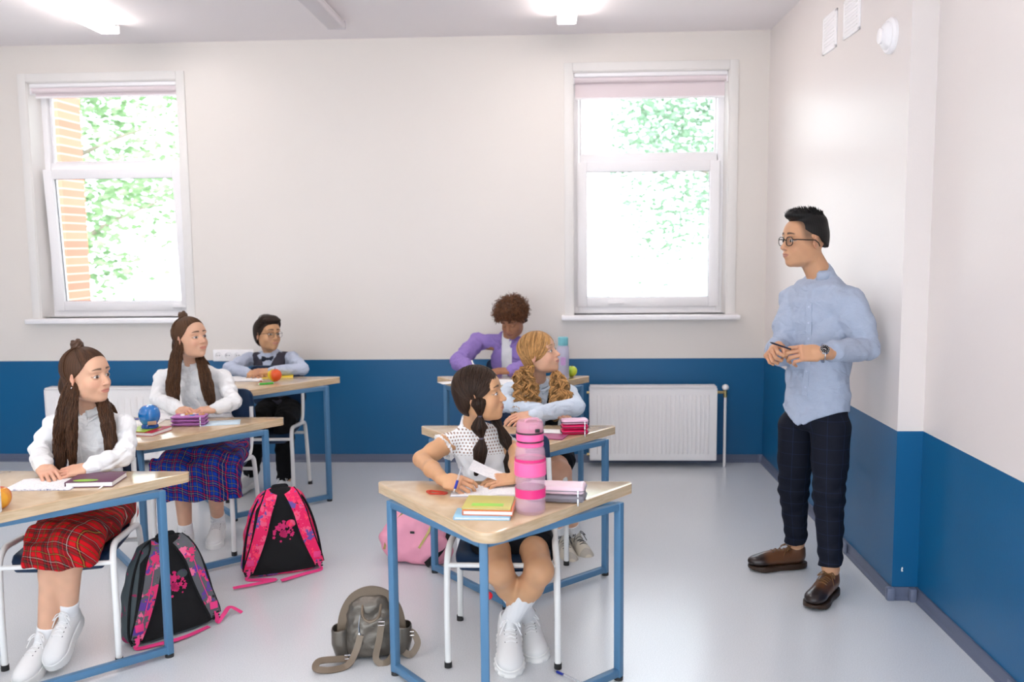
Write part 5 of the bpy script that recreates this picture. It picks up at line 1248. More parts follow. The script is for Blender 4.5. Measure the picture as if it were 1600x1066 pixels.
    h_ = Fld((-.26, .1, -.01), (.26, .30, .3), .006); h_.loft([((0, .165, .015), .13, .045), ((0, .17, .12), .13, .05), ((0, .16, .22), .11, .035)], (1, 0, 0), 3, 0, rnd=.02); sculpt(h_, 'front_pocket', body_m, t)
    for c in t.children: c.rotation_euler = (lean, 0, 0)
    t.scale = (1, .78, 1); return t
fl_g = floral('grey_floral', srgb(92, 94, 98), srgb(224, 50, 110), srgb(96, 60, 150), srgb(236, 110, 150), 18, .56); fl_m = floral('magenta_floral', srgb(238, 20, 96), srgb(246, 90, 130), srgb(110, 80, 160), srgb(255, 60, 100), 20, .55)
m_greyfab = floral('dark_grey_bag', srgb(66, 76, 80), srgb(150, 24, 80), srgb(70, 50, 90), srgb(180, 50, 100), 9, .60)
gx = atz(205, 1018, 0); gx2 = atz(345, 972, 0); c0 = (gx+gx2)/2
satchel((c0[0], c0[1], 0), math.atan2(gx2[1]-gx[1], gx2[0]-gx[0]), -.13, m_greyfab, fl_g, 'black and grey floral backpack beside the red tartan girl\'s chair', [[(-.10, -.05, .004), (.0, -.07, .002), (.13, -.02, .002)], [(.21, -.0, .03), (.26, .05, .04), (.30, .02, .006)]])
gx = atz(382, 908, 0); gx2 = atz(505, 890, 0); c0 = (gx+gx2)/2
satchel((c0[0], c0[1], 0), math.atan2(gx2[1]-gx[1], gx2[0]-gx[0]), -.08, fl_m, fl_m, 'hot pink and black floral backpack under the desk of the blue tartan girl', [[(-.10, -.06, .004), (-.06, -.10, .003), (-.25, -.14, .002)], [(.10, -.05, .004), (.02, -.10, .003), (-.03, -.13, .002)]], H=.43, pipe=m_blk)
# pink slouching backpack
q = (atz(592, 888, 0)+atz(690, 893, 0))/2; t = tag(empty('pink_backpack', (q[0]+.03, q[1]+.15, 0), -.15), 'soft pale pink backpack slumped behind the nearest desk', 'backpack'); m_pk = mat('pink_canvas', srgb(236, 160, 182), .75, bump=.3, bscale=400)
f = Fld((-.26, -.16, -.02), (.28, .2, .42), .005); f.loft([((-.02, 0, .01), .175, .10), ((-.02, 0, .08), .185, .11), ((.0, 0, .2), .155, .095), ((.035, .0, .29), .10, .075), ((.05, .0, .345), .045, .045)], (1, 0, 0), 2.5, 0, rnd=.03); f.ell((-.10, -.06, .10), (.08, .06, .09), k=.03); f.ell((.08, -.07, .09), (.09, .05, .075), k=.02)
f.disp(lambda X, Y, Z: .007*fold(X, Y, Z, 26, 2.)+.003*fold(X, Z, Y, 60, 1.)); f.cut(lambda X, Y, Z: -Z+.002+0*X+0*Y); bb = sculpt(f, 'bag_body', m_pk, t)
def on(f, pts, d=(0, -1, 0), off=.002): return [tuple(hit(f, A(p), A(d))+nrm(d)*off) for p in pts]
mb = MB(); mb.tube(smoothpath(on(f, [(-.155, 0, .08), (-.13, 0, .16), (-.08, 0, .24), (-.02, 0, .30)]), 5), 1, flat=(.006, .001), up=(0, -1, 0)); mb.build('zip', mat('gold_zip', srgb(150, 130, 80), .4, .6), t)
mb = MB(); mb.tube(smoothpath(on(f, [(.03, 0, .10), (.07, 0, .17), (.10, 0, .24)]), 5), 1, flat=(.006, .001), up=(0, -1, 0)); mb.build('zip', _M['gold_zip'], t)
mb = MB(); mb.tube(smoothpath([(.06, -.10, .01), (.10, -.125, .05), (.14, -.09, .10), (.17, -.03, .18), (.15, 0, .27)], 6), 1, flat=(.016, .003), up=(0, -1, .2)); mb.build('strap', m_blk, t)
mb = MB(); mb.tube(smoothpath([(.0, .05, .32), (.03, .02, .37), (.08, .03, .36), (.10, .04, .30)], 6), .006, 8); mb.build('grab_loop', m_pk, t)
for (x, z) in ((-.01, .17), (.03, .255)):
    mb = MB(); p_ = on(f, [(x, 0, z)])[0]; mb.box(p_, (.022, .003, .012), bev=.001); mb.build('logo_patch', m_foot, t)
# metallic grey leather backpack
q = (atz(545, 1040, 0)+atz(640, 1045, 0))/2; t = tag(empty('leather_backpack', (q[0]-.045, q[1]+.10, 0), .15), 'small metallic grey leather backpack on the floor by the nearest desk leg', 'backpack')
m_lea = mat('metallic_leather', srgb(104, 98, 90), .28, .55, bump=.35, bscale=160); m_lea2 = mat('taupe_leather', srgb(118, 104, 88), .4, .2)
f = Fld((-.2, -.14, -.01), (.2, .14, .36), .0042); f.loft([((0, 0, .01), .115, .062), ((0, 0, .06), .122, .070), ((0, 0, .16), .112, .062), ((.0, 0, .23), .090, .045), ((.0, 0, .275), .045, .025)], (1, 0, 0), 2.8, 0, rnd=.025)
f.disp(lambda X, Y, Z: .006*fold(X, Y, Z, 34, 4.)*ss(.05, .2, Z)+.002*fold(X, Z, Y, 80, 1.)); f.cut(lambda X, Y, Z: -Z+.002+0*X+0*Y); sculpt(f, 'bag_body', m_lea, t)
mb = MB(); arc = smoothpath([(-.125, -.01, .03), (-.128, -.01, .12), (-.112, -.01, .20), (-.07, -.01, .26), (0, -.01, .284), (.07, -.01, .26), (.112, -.01, .20), (.128, -.01, .12), (.125, -.01, .03)], 6); mb.tube(arc, 1, flat=(.022, .005), up=(0, 1, 0)); mb.build('gusset', m_lea2, t, sharp=50)
mb = MB(); mb.tube([tuple(Vector(v)*1.02+Vector((0, 0, .0))) for v in arc], .0022, 6); mb.build('zip', m_foot, t)
for q in (-1, 1):
    g = Fld((-.22, -.1, -.01), (.22, .1, .2), .0042); g.loft([((q*.125, 0, .012), .035, .05), ((q*.135, 0, .07), .042, .055), ((q*.138, 0, .135), .038, .05)], (1, 0, 0), 2.4, 0, rnd=.008); g.loft([((q*.130, 0, .03), .030, .042), ((q*.14, 0, .16), .033, .046)], (1, 0, 0), 2.4, .002, sub=True); sculpt(g, 'side_pocket', m_lea, t)
mb = MB(); mb.tube(smoothpath([(-.035, -.04, .235), (-.03, -.085, .20), (.0, -.095, .185), (.035, -.085, .20), (.045, -.04, .235)], 6), .006, 8); mb.build('grab_handle', m_lea2, t)
z_ = smoothpath(on(f, [(-.045, 0, .20), (-.052, 0, .16), (-.05, 0, .12)]), 4); mb = MB(); mb.tube(z_, .0022, 6); mb.ball(z_[-1], .007, (1, .6, 1.4), 10); mb.build('zip_pull', m_steel, t)
mb = MB(); mb.tube(smoothpath([(-.045, -.072, .12), (-.065, -.09, .06), (-.10, -.12, .015), (-.17, -.15, .012), (-.23, -.15, .022), (-.22, -.10, .03), (-.15, -.08, .025), (-.10, -.07, .02)], 6), 1, flat=(.014, .0028), up=(.1, -.6, .8)); mb.build('shoulder_strap', m_lea2, t, sharp=50)
mb = MB(); mb.tube(smoothpath([(.045, -.066, .16), (.035, -.085, .10), (.02, -.10, .03), (.05, -.11, .008), (.09, -.09, .03), (.10, -.06, .09)], 6), 1, flat=(.014, .0028), up=(.1, -.8, .3)); mb.build('shoulder_strap', m_lea2, t, sharp=50)
mb = MB(); mb.tube(smoothpath([(.13, -.04, .03), (.17, -.06, .02), (.20, -.04, .06), (.175, -.02, .10), (.14, -.02, .08)], 6), 1, flat=(.014, .0028), up=(0, -.9, .3)); mb.build('loose_strap', m_lea2, t, sharp=50)
for p_ in ((.045, -.07, .165), (-.10, -.085, .035), (.17, -.035, .10)):
    mb = MB(); mb.tube([(p_[0]-.014, p_[1], p_[2]-.008), (p_[0]+.014, p_[1], p_[2]-.008), (p_[0]+.014, p_[1], p_[2]+.008), (p_[0]-.014, p_[1], p_[2]+.008)], .002, 6, closed=True); mb.build('buckle', m_steel, t)
t.scale = (.88, .88, .92)
# ---------------------------------------------------------------- the people
def P3(v): return np.asarray(v, float)
def joints(d):
    J = {k: P3(v) for k, v in d.items()}
    sd = nrm(J['shR']-J['shL']); fw = nrm(np.cross(A([0, 0, 1.]), sd)); J['facing'] = fw
    if 'chest' not in J: J['chest'] = lerp(J['neck'], J['hips'], .36)
    for s_, q in (('R', 1), ('L', -1)):
        if 'hp'+s_ not in J: J['hp'+s_] = J['hips']+sd*q*.075-A([0, 0, .01])
        if 'ft'+s_ not in J: J['ft'+s_] = J['an'+s_]+fw*.10-A([0, 0, .05])
    return J
m_shoe_w = mat('white_trainer', (.83, .83, .82), .4, attr='Col', bump=.15, bscale=150); m_sole_w = mat('white_sole', (.84, .84, .82), .5); m_lace = mat('white_lace', (.86, .86, .86), .7); m_sock = fabric('white_sock', (.84, .84, .85))
m_lea_b = mat('brown_brogue_leather', (.1, .04, .02), .3, attr='Col', bump=.15, bscale=90, coat=.2); m_sole_b = mat('dark_sole', srgb(52, 34, 22), .5); m_lace_b = mat('tan_lace', srgb(110, 78, 44), .7)
m_cream = mat('cream_trainer', (.6, .56, .48), .5, attr='Col'); m_sole_k = mat('black_sole', (.02, .02, .02), .5); m_lace_k = mat('dark_lace', srgb(70, 70, 72), .7)
LL = rotm
def foot_R(d, pitch=0., roll=0.):
    yaw = math.atan2(-d[0], d[1]); return rotm(yaw, pitch, roll)
def put_shoe(style, ank, R, side, parent, L, mats, name='shoe'):
    return shoe(style, P3(ank)-R@A([0, .038, .085])*(L/.245), R, side, parent, L, mats, name)
WH = (m_shoe_w, m_sole_w, m_lace)
def earring(c, R, s, side, parent, col=(.85, .85, .88)):
    p = c+R@(A([side*.082, -.008, -.036])*s); mb = MB(); mb.ball(tuple(p), .0042); mb.tube([(p[0], p[1], p[2]-.003), (p[0], p[1], p[2]-.016)], .0013, 6); mb.ball((p[0], p[1], p[2]-.018), .0036); return mb.build('earring', mat('pearl', col, .15, .3), parent)

# ======================= girl at the nearest desk
def girl_front():
    root = tag(empty('person'), 'girl in white eyelet blouse with dark bubble ponytails holding a pen at the nearest desk', 'person')
    hs = .95; R = rotm(math.radians(-100), .12, .04); hc = at(749, 617, 3.52)
    J = joints(dict(head=hc, neck=at(738, 665, 3.62), shR=at(697, 694, 3.56), shL=at(790, 700, 3.66), hips=(-.205, 3.62, .50), elR=at(659, 750, 3.47), elL=at(808, 752, 3.56), wrR=atz(693, 750, .745), wrL=atz(808, 747, .735),
        knR=at(780, 893, 3.22), knL=at(843, 892, 3.22), anR=at(826, 968, 3.50), anL=at(796, 972, 3.36), ftR=at(832, 990, 3.40), ftL=at(797, 1010, 3.26), R=R))
    J['elR'][2] = .75; J['elL'][2] = .76
    hb, hl = .92, .0
    HR = hand_frame(A([.80, -.42, -.05]), (-.05, -.75, .75)); HL = hand_frame(A([-1, -.10, -.10]), (0.1, -.25, 1))
    hands = [(J['wrR'], HR, -1, .84, dict(curl=(.75, .95, 1.15, 1.3), thumb=.45, thumb_in=.65)), (J['wrL'], HL, 1, .84, dict(curl=(.35, .35, .4, .45), thumb=.5, spread=.05))]
    f, cf = build_body(J, 'gold', hs, dict(brow=(.03, .018, .012), iris=(.05, .025, .015), gaze=(.0014, .001)), hands, armr=(.040, .036, .031, .031, .0225), legr=(.074, .050, .047, .032), neckr=.040)
    body = sculpt(f, 'body', skin_mat(), root, colfn=cf)
    # blouse
    me_ = eyelet('eyelet_cotton', J)
    def ex(f_):
        for s_, q in (('R', 1), ('L', -1)): pass
    bl, bf = shirt(J, me_, root, w=(.118, .108, .120, .130), d=(.080, .078, .086, .092), sleeves=False, wr=.0045, ws=34, sl=(.044, 0, 0, 0, 0), neckr=.045, name='blouse', vecfn=lambda V: np.stack([(V-J['neck'])@nrm(J['shR']-J['shL']), (V-J['neck'])@J['facing'], (V-J['neck'])[:, 2]], 1))
    # frilled armholes and neck
    for s_ in 'RL':
        sh = J['sh'+s_]; ax = nrm(J['el'+s_]-sh); ax = nrm(ax+nrm(sh-J['neck'])*.9); u = nrm(np.cross(ax, A([0, 1, 0]))); v = np.cross(ax, u); pts = []
        for i in range(72):
            a = 2*PI*i/72; pts.append(tuple(sh+ax*(.012+.004*math.sin(i*1.9))+(u*math.cos(a)+v*math.sin(a)*1.1)*(.050+.004*math.sin(i*1.4))+A([0, 0, -.008])))
        mb = MB(); mb.tube(pts, 1, closed=True, flat=(.008, .0012), up=tuple(ax)); mb.build('armhole_frill', fabric('white_cotton', (.87, .87, .87)), bl, sharp=60)
    collar(J, bl, _M['white_cotton'], nr=.045, h=.030, stand=True, open_=.12, name='neck_band')
    bt = buttons
    sk, _ = skirt(J, fabric('black_cloth', (.006, .006, .008)), root, w=(.135, .145, .150), dz=.07, hem=.0, reach=.66, knee_r=.080, pleat=.0, over=.0, name='skirt', waist=.06)
    def sc(V):
        C = np.tile(A([.84, .84, .85]), (len(V), 1)); d = np.linalg.norm(V-at(763, 930, J['knR'][1]-.0), axis=1); C[d < .02] = (.7, .02, .03); return C
    ms = mat('white_sock_marked', (.8, .8, .8), .85, attr='Col')
    sock(J, 'R', ms, root, .66, (.036, .047), colfn=lambda V: np.tile(A([.84, .84, .85]), (len(V), 1))); sock(J, 'L', ms, root, .62, (.036, .046), colfn=lambda V: np.tile(A([.84, .84, .85]), (len(V), 1)))
    mb = MB(); q = at(764, 931, J['knR'][1]+.06); mb.ball(tuple(q), .014, (1, .5, 1.1)); mb.build('sock_badge', mat('red_badge', srgb(214, 20, 40), .5), root)
    put_shoe('chunky', J['anL'], foot_R((.10, -1), -.35), 1, root, .245, WH); put_shoe('chunky', J['anR'], foot_R((.12, -1), -.12, .1), -1, root, .24, WH)
    # hair
    rg = np.random.default_rng(5); hb_ = (.030, .016, .010)
    cp, cf_ = cap('hair', hc, R, hs, [(-.10, -.055), (-.06, -.045), (-.03, -.028), (-.01, -.018), (.02, .022), (.045, .045), (.065, .062), (.09, .074), (.13, .09)], hb_, root, lift=.009)
    K = 260; P_ = []
    for q in (-1, 1):
        th = rg.uniform(-.1, 1, K//2); root_ = np.stack([q*.003+0*th, .072*(1-th)-.075*th, .085+.025*np.sin(PI*th)], 1)   # parting along the middle
        ends = np.stack([q*.072+0*th, -.018+rg.normal(0, .006, K//2), -.020+rg.normal(0, .006, K//2)], 1); P_.append(scalp_paths(root_, ends, 12, .0105))
    P_ = np.concatenate(P_)*hs@R.T+hc; tubes('hair_strands', P_, rg.uniform(.0014, .0026, len(P_)), hair_mat(), cp, 4, hair_cols(rg, len(P_), hb_, .5))
    # bubble ponytails
    Yh = 3.47
    near = [at(742, 616, Yh+.02), at(748, 631, Yh-.015), at(750, 650, Yh-.01), at(749, 668, Yh), at(752.5, 685, Yh), at(751, 703, Yh-.0), at(748, 725, Yh+.0), at(743, 744, Yh+.01)]
    far = [at(768, 628, 3.60), at(773, 652, 3.60), at(781, 668, 3.59), at(790, 688, 3.57), at(795, 704, 3.56), at(795, 722, 3.55), at(793, 742, 3.55)]
    for nm, G, prof in (('bubble_ponytail', near, [.018, .030, .007, .033, .006, .028, .020, .005]), ('bubble_ponytail', far, [.014, .024, .012, .026, .007, .022, .006])):
        o = lock(rg, 150, G, prof, [p_*.8 for p_ in prof], (1, 0, 0), hb_, root, nm, amp=.0008, rad=.0017, ragged=.05)
        for i, r_ in enumerate(prof):
            if r_ <= .007 and i < len(prof)-1 and i > 0:
                d = nrm(G[i+1]-G[i-1]); mb = MB(); mb.cyl(tuple(G[i]-d*.003), tuple(G[i]+d*.003), .009, .009, 12); mb.build('hair_tie', mat('clear_tie', srgb(90, 84, 100), .4), o)
    rebase(root, (-.205, 3.55, 0))
    pen('ballpoint_pen', at(709, 770, J['wrR'][1]-.085), at(722, 728, J['wrR'][1]-.030), (m_clear, m_steel), 'clear ballpoint pen with a blue cap held by the girl in the eyelet blouse', cap=m_bluep)
    return root
def eyelet(name, J):
    m = bpy.data.materials.new(name); m.use_nodes = True; nt = m.node_tree; b = nt.nodes['Principled BSDF']; b.inputs['Roughness'].default_value = .85
    a = nt.nodes.new('ShaderNodeAttribute'); a.attribute_name = 'Loc'; sp = nt.nodes.new('ShaderNodeSeparateXYZ'); nt.links.new(a.outputs['Vector'], sp.inputs[0])
    def M(op, x, y=None, z=None):
        n = nt.nodes.new('ShaderNodeMath'); n.operation = op
        for i, v in enumerate((x, y, z)):
            if v is None: continue
            if isinstance(v, (int, float)): n.inputs[i].default_value = v
            else: nt.links.new(v, n.inputs[i])
        return n.outputs[0]
    S = 1/.0125; u = M('MULTIPLY', sp.outputs[0], S); v = M('MULTIPLY', sp.outputs[2], S*1.0)
    row = M('FLOOR', v); u2 = M('MULTIPLY_ADD', M('MODULO', M('ADD', row, 100), 2), .5, u)
    du = M('SUBTRACT', M('FRACT', M('ADD', u2, 100)), .5); dv = M('SUBTRACT', M('FRACT', M('ADD', v, 100)), .5)
    d = M('SQRT', M('ADD', M('POWER', du, 2), M('POWER', dv, 2))); hole = M('LESS_THAN', d, .27); yoke = M('GREATER_THAN', sp.outputs[2], -.105)
    fac = M('MULTIPLY', hole, yoke); mx = nt.nodes.new('ShaderNodeMix'); mx.data_type = 'RGBA'; nt.links.new(fac, mx.inputs[0]); mx.inputs[6].default_value = (.88, .88, .88, 1); mx.inputs[7].default_value = (.36, .24, .19, 1)
    nt.links.new(mx.outputs[2], b.inputs['Base Color']); bp = nt.nodes.new('ShaderNodeBump'); bp.inputs['Strength'].default_value = .6; bp.inputs['Distance'].default_value = .002; bp.invert = True; nt.links.new(fac, bp.inputs['Height']); nt.links.new(bp.outputs[0], b.inputs['Normal']); return m

# ======================= the two girls in tartan skirts
m_blouse = fabric('white_chiffon', (.88, .88, .88), .7, bump=.12, crease=.012)
red_pl = plaid('red_tartan', srgb(206, 10, 24), [(0, .21, srgb(12, 22, 22), .62), (.5, .05, srgb(10, 16, 16), .7)], [(.14, .010, srgb(190, 186, 176), .7), (-.14, .009, srgb(20, 84, 64), .8), (.5, .010, srgb(190, 170, 60), .5), (0, .010, srgb(206, 30, 36), .8)], S=.074)
blue_pl = plaid('blue_tartan', srgb(14, 64, 176), [(0, .25, srgb(12, 16, 44), .55), (.5, .05, srgb(12, 22, 60), .6)], [(.15, .018, srgb(214, 24, 44), .85), (-.15, .012, srgb(208, 24, 44), .7), (0, .009, srgb(206, 200, 150), .6), (.5, .010, srgb(190, 190, 120), .5)], S=.076)
def tartan_girl(J, hs, R, root, pl, hands, gaze, locks, hcol, seed, skirt_kw, hipl):
    hc = J['head']; rg = np.random.default_rng(seed)
    f, cf = build_body(J, 'pale', hs, dict(brow=(.045, .025, .016), iris=(.045, .022, .012), gaze=gaze), hands, armr=(.036, .031, .026, .027, .021), legr=(.070, .050, .046, .031), neckr=.039)
    sculpt(f, 'body', skin_mat(), root, colfn=cf)
    bl, bf = shirt(J, m_blouse, root, w=(.125, .112, .122, .128), d=(.082, .076, .084, .09), sl=(.045, .041, .038, .041, .033), cuff=.030, wr=.0050, ws=40, neckr=.043, seed=seed*1., name='blouse')
    buttons(bf, J, bl, 6, .0045, (.8, .8, .8), (.15, .86)); collar(J, bl, m_blouse, nr=.047, h=.026, flap=.050, f_=bf)
    skirt(J, pl, root, **skirt_kw)
    earring(hc, R, hs, 1, root)
    cp, cf_ = cap('hair', hc, R, hs, [(-.10, -.030), (-.06, -.030), (-.03, -.020), (-.01, -.016), (.02, .020), (.045, .044), (.065, .061), (.09, .073), (.13, .09)], hcol, root, lift=.008)
    K = 170; th = rg.uniform(-1.45, 1.45, K)     # swept up and back into the topknot
    a_ = np.stack([np.sin(th)*.072, .045+.03*np.cos(th), .038+.052*np.cos(th)], 1); knot = A([0, -.030, .118])
    P_ = scalp_paths(a_, np.tile(knot, (K, 1))+rg.normal(0, .005, (K, 3)), 12, .009)
    # lower hair falls from the crown over the ears and down
    K2 = 200; q = np.where(rg.random(K2) < .5, -1, 1); tt = rg.uniform(0, 1, K2); b0 = np.stack([q*.012, -.03-.05*tt, .115-.02*tt], 1); b1 = np.stack([q*(.078-.03*tt), -.030-.06*tt, -.055+0*tt], 1)
    P2 = scalp_paths(b0, b1, 12, .0115)
    for X_, r_ in ((P_, .0018), (P2, .0019)):
        W_ = X_*hs@R.T+hc; tubes('hair_strands', W_, rg.uniform(.7, 1.3, len(W_))*r_, hair_mat(), cp, 4, hair_cols(rg, len(W_), hcol, .4))
    # topknot: a coil of twisted strands
    kc = hc+R@(A([0, -.034, .132])*hs); up = nrm(R@A([0, -.25, 1])); u = nrm(np.cross(up, A([0, 1, 0]))); v = np.cross(up, u); mb = MB()
    for j in range(3):
        pts = []
        for i in range(60):
            a = i/60*2*PI*2+j*2.1; rr = .019*(1-.45*i/60)+.003*math.sin(a*3+j); pts.append(tuple(kc+(u*math.cos(a)+v*math.sin(a))*rr+up*(-.010+.030*i/60+.004*math.sin(a*2+j))))
        mb.tube(pts, [.0085*(.6+.4*math.sin(PI*(i+3)/66)) for i in range(60)], 8)
    o = mb.build('topknot', mat('knot_%d' % seed, A(hcol)*1.15, .4, bump=.6, bscale=260), cp, sharp=0)
    for G, rx, ry, sd_ in locks: lock(rg, 230, G, rx, ry, sd_, hcol, root, 'long_lock', amp=.005, lam=.13, rad=.0017, ragged=.10)
    # hair down the back
    nb = J['neck']; fw = J['facing']; lock(rg, 160, [hc+R@(A([0, -.07, -.0])*hs), hc+R@(A([0, -.085, -.07])*hs), nb-fw*.075, nb-fw*.10-A([0, 0, .12])], [.06, .06, .06, .045], [.025, .025, .02, .015], nrm(J['shR']-J['shL']), hcol, root, 'back_hair', amp=.002)
def girl_red():
    root = tag(empty('person'), 'girl in white blouse and red tartan skirt with a topknot, sitting behind the plum notebook', 'person')
    R = rotm(math.radians(-106), .03, .03); hc = at(136, 588, 3.60)
    J = joints(dict(head=hc, neck=at(141, 642, 3.66), shR=at(86, 665, 3.70), shL=at(194, 664, 3.62), hips=(-1.94, 3.66, .50), elR=at(64, 726, 3.60), elL=at(196, 728, 3.50), wrR=atz(68, 730, .738), wrL=atz(141, 731, .738),
        knR=(-1.895, 3.24, .475), knL=(-1.815, 3.20, .50), anR=at(72, 995, 3.24), anL=at(107, 958, 3.28), R=R))
    J['elR'][2] = .76; J['elL'][2] = .76
    HR = hand_frame(A([.55, -.60, -.12]), (.1, -.35, 1)); HL = hand_frame(A([-1, -.25, -.10]), (.1, -.4, 1))
    hands = [(J['wrR'], HR, -1, .86, dict(curl=(.5, .5, .55, .6), thumb=.35, thumb_in=.3)), (J['wrL'], HL, 1, .86, dict(curl=(.45, .45, .5, .55), thumb=.4, thumb_in=.3))]
    Yf = 3.52
    locks = [([at(116, 590, Yf+.04), at(104, 625, Yf), at(96, 665, Yf-.02), at(95, 700, Yf-.0), at(95, 738, Yf-.02)], [.018, .026, .027, .028, .010], [.016, .018, .018, .018, .008], (1, 0, 0)),
             ([at(118, 600, Yf+.03), at(113, 640, Yf-.02), at(112, 690, Yf-.02), at(114, 735, Yf)], [.012, .018, .018, .006], [.012, .014, .014, .006], (1, 0, 0)),
             ([at(146, 592, 3.72), at(156, 618, 3.66), at(165, 645, 3.54), at(171, 680, 3.50), at(176, 722, 3.50)], [.014, .020, .024, .025, .016], [.014, .016, .016, .016, .012], (1, 0, 0))]
    tartan_girl(J, .97, R, root, red_pl, hands, (.0012, .0), locks, (.070, .032, .016), 11, dict(w=(.145, .150, .135), dz=.080, hem=.085, pleat=.003, over=.02, knee_r=.070), .08)
    sock(J, 'R', m_sock, root, .12, (.034, .037)); sock(J, 'L', m_sock, root, .17, (.034, .038))
    put_shoe('trainer', J['anL'], foot_R((.05, -1), -.55), 1, root, .235, WH); put_shoe('trainer', J['anR'], foot_R((-.10, -1), -.30), -1, root, .235, WH)
    rebase(root, (-1.92, 3.55, 0)); return root
def girl_blue():
    root = tag(empty('person'), 'girl in white blouse and blue tartan skirt behind the lilac pencil case', 'person')
    R = rotm(math.radians(-118), .13, .02); hc = at(298, 529, 4.84)
    J = joints(dict(head=hc, neck=at(300, 571, 4.90), shR=at(254, 590, 4.95), shL=at(350, 592, 4.88), hips=(-1.87, 4.90, .50), elR=at(247, 645, 4.80), elL=at(366, 650, 4.70), wrR=at(280, 648, 4.62), wrL=at(337, 645, 4.60),
        knR=(-1.92, 4.46, .48), knL=(-1.76, 4.47, .48), anR=at(290, 833, 4.52), anL=at(341, 815, 4.74), R=R))
    J['elR'][2] = .76; J['elL'][2] = .76; J['wrR'][2] = .74; J['wrL'][2] = .745
    J['ftL'] = J['anL']+A([.02, -.1, -.05])
    HR = hand_frame(A([.75, -.55, -.05]), (0, -.4, 1)); HL = hand_frame(A([-.7, -.6, .0]), (0, -.4, 1))
    hands = [(J['wrR'], HR, -1, .86, dict(curl=(.7, .7, .7, .7), thumb=.4, thumb_in=.2)), (J['wrL'], HL, 1, .86, dict(curl=(.8, .8, .8, .8), thumb=.4, thumb_in=.2))]
    Yf = 4.76
    locks = [([at(282, 532, Yf+.04), at(275, 560, Yf), at(271, 590, Yf-.02), at(270, 612, Yf-.02), at(272, 632, Yf-.02)], [.022, .030, .034, .036, .024], [.018, .02, .02, .02, .014], (1, 0, 0)),
             ([at(304, 540, Yf+.17), at(312, 560, Yf+.10), at(319, 582, Yf-.0), at(324, 605, Yf-.02), at(330, 632, Yf-.02)], [.014, .02, .027, .033, .022], [.014, .016, .018, .02, .012], (1, 0, 0))]
    tartan_girl(J, .97, R, root, blue_pl, hands, (.0018, .001), locks, (.085, .040, .019), 12, dict(w=(.155, .19, .215), dz=.085, hem=.19, pleat=.006, nple=22, over=.10, knee_r=.07), .08)
    sock(J, 'R', m_sock, root, .15, (.034, .038)); sock(J, 'L', m_sock, root, .15, (.034, .038))
    put_shoe('trainer', J['anL'], foot_R((.25, -1), -.15), 1, root, .235, WH); put_shoe('trainer', J['anR'], foot_R((-.1, -1), -.2), -1, root, .235, WH)
    rebase(root, (-1.87, 4.80, 0)); return root
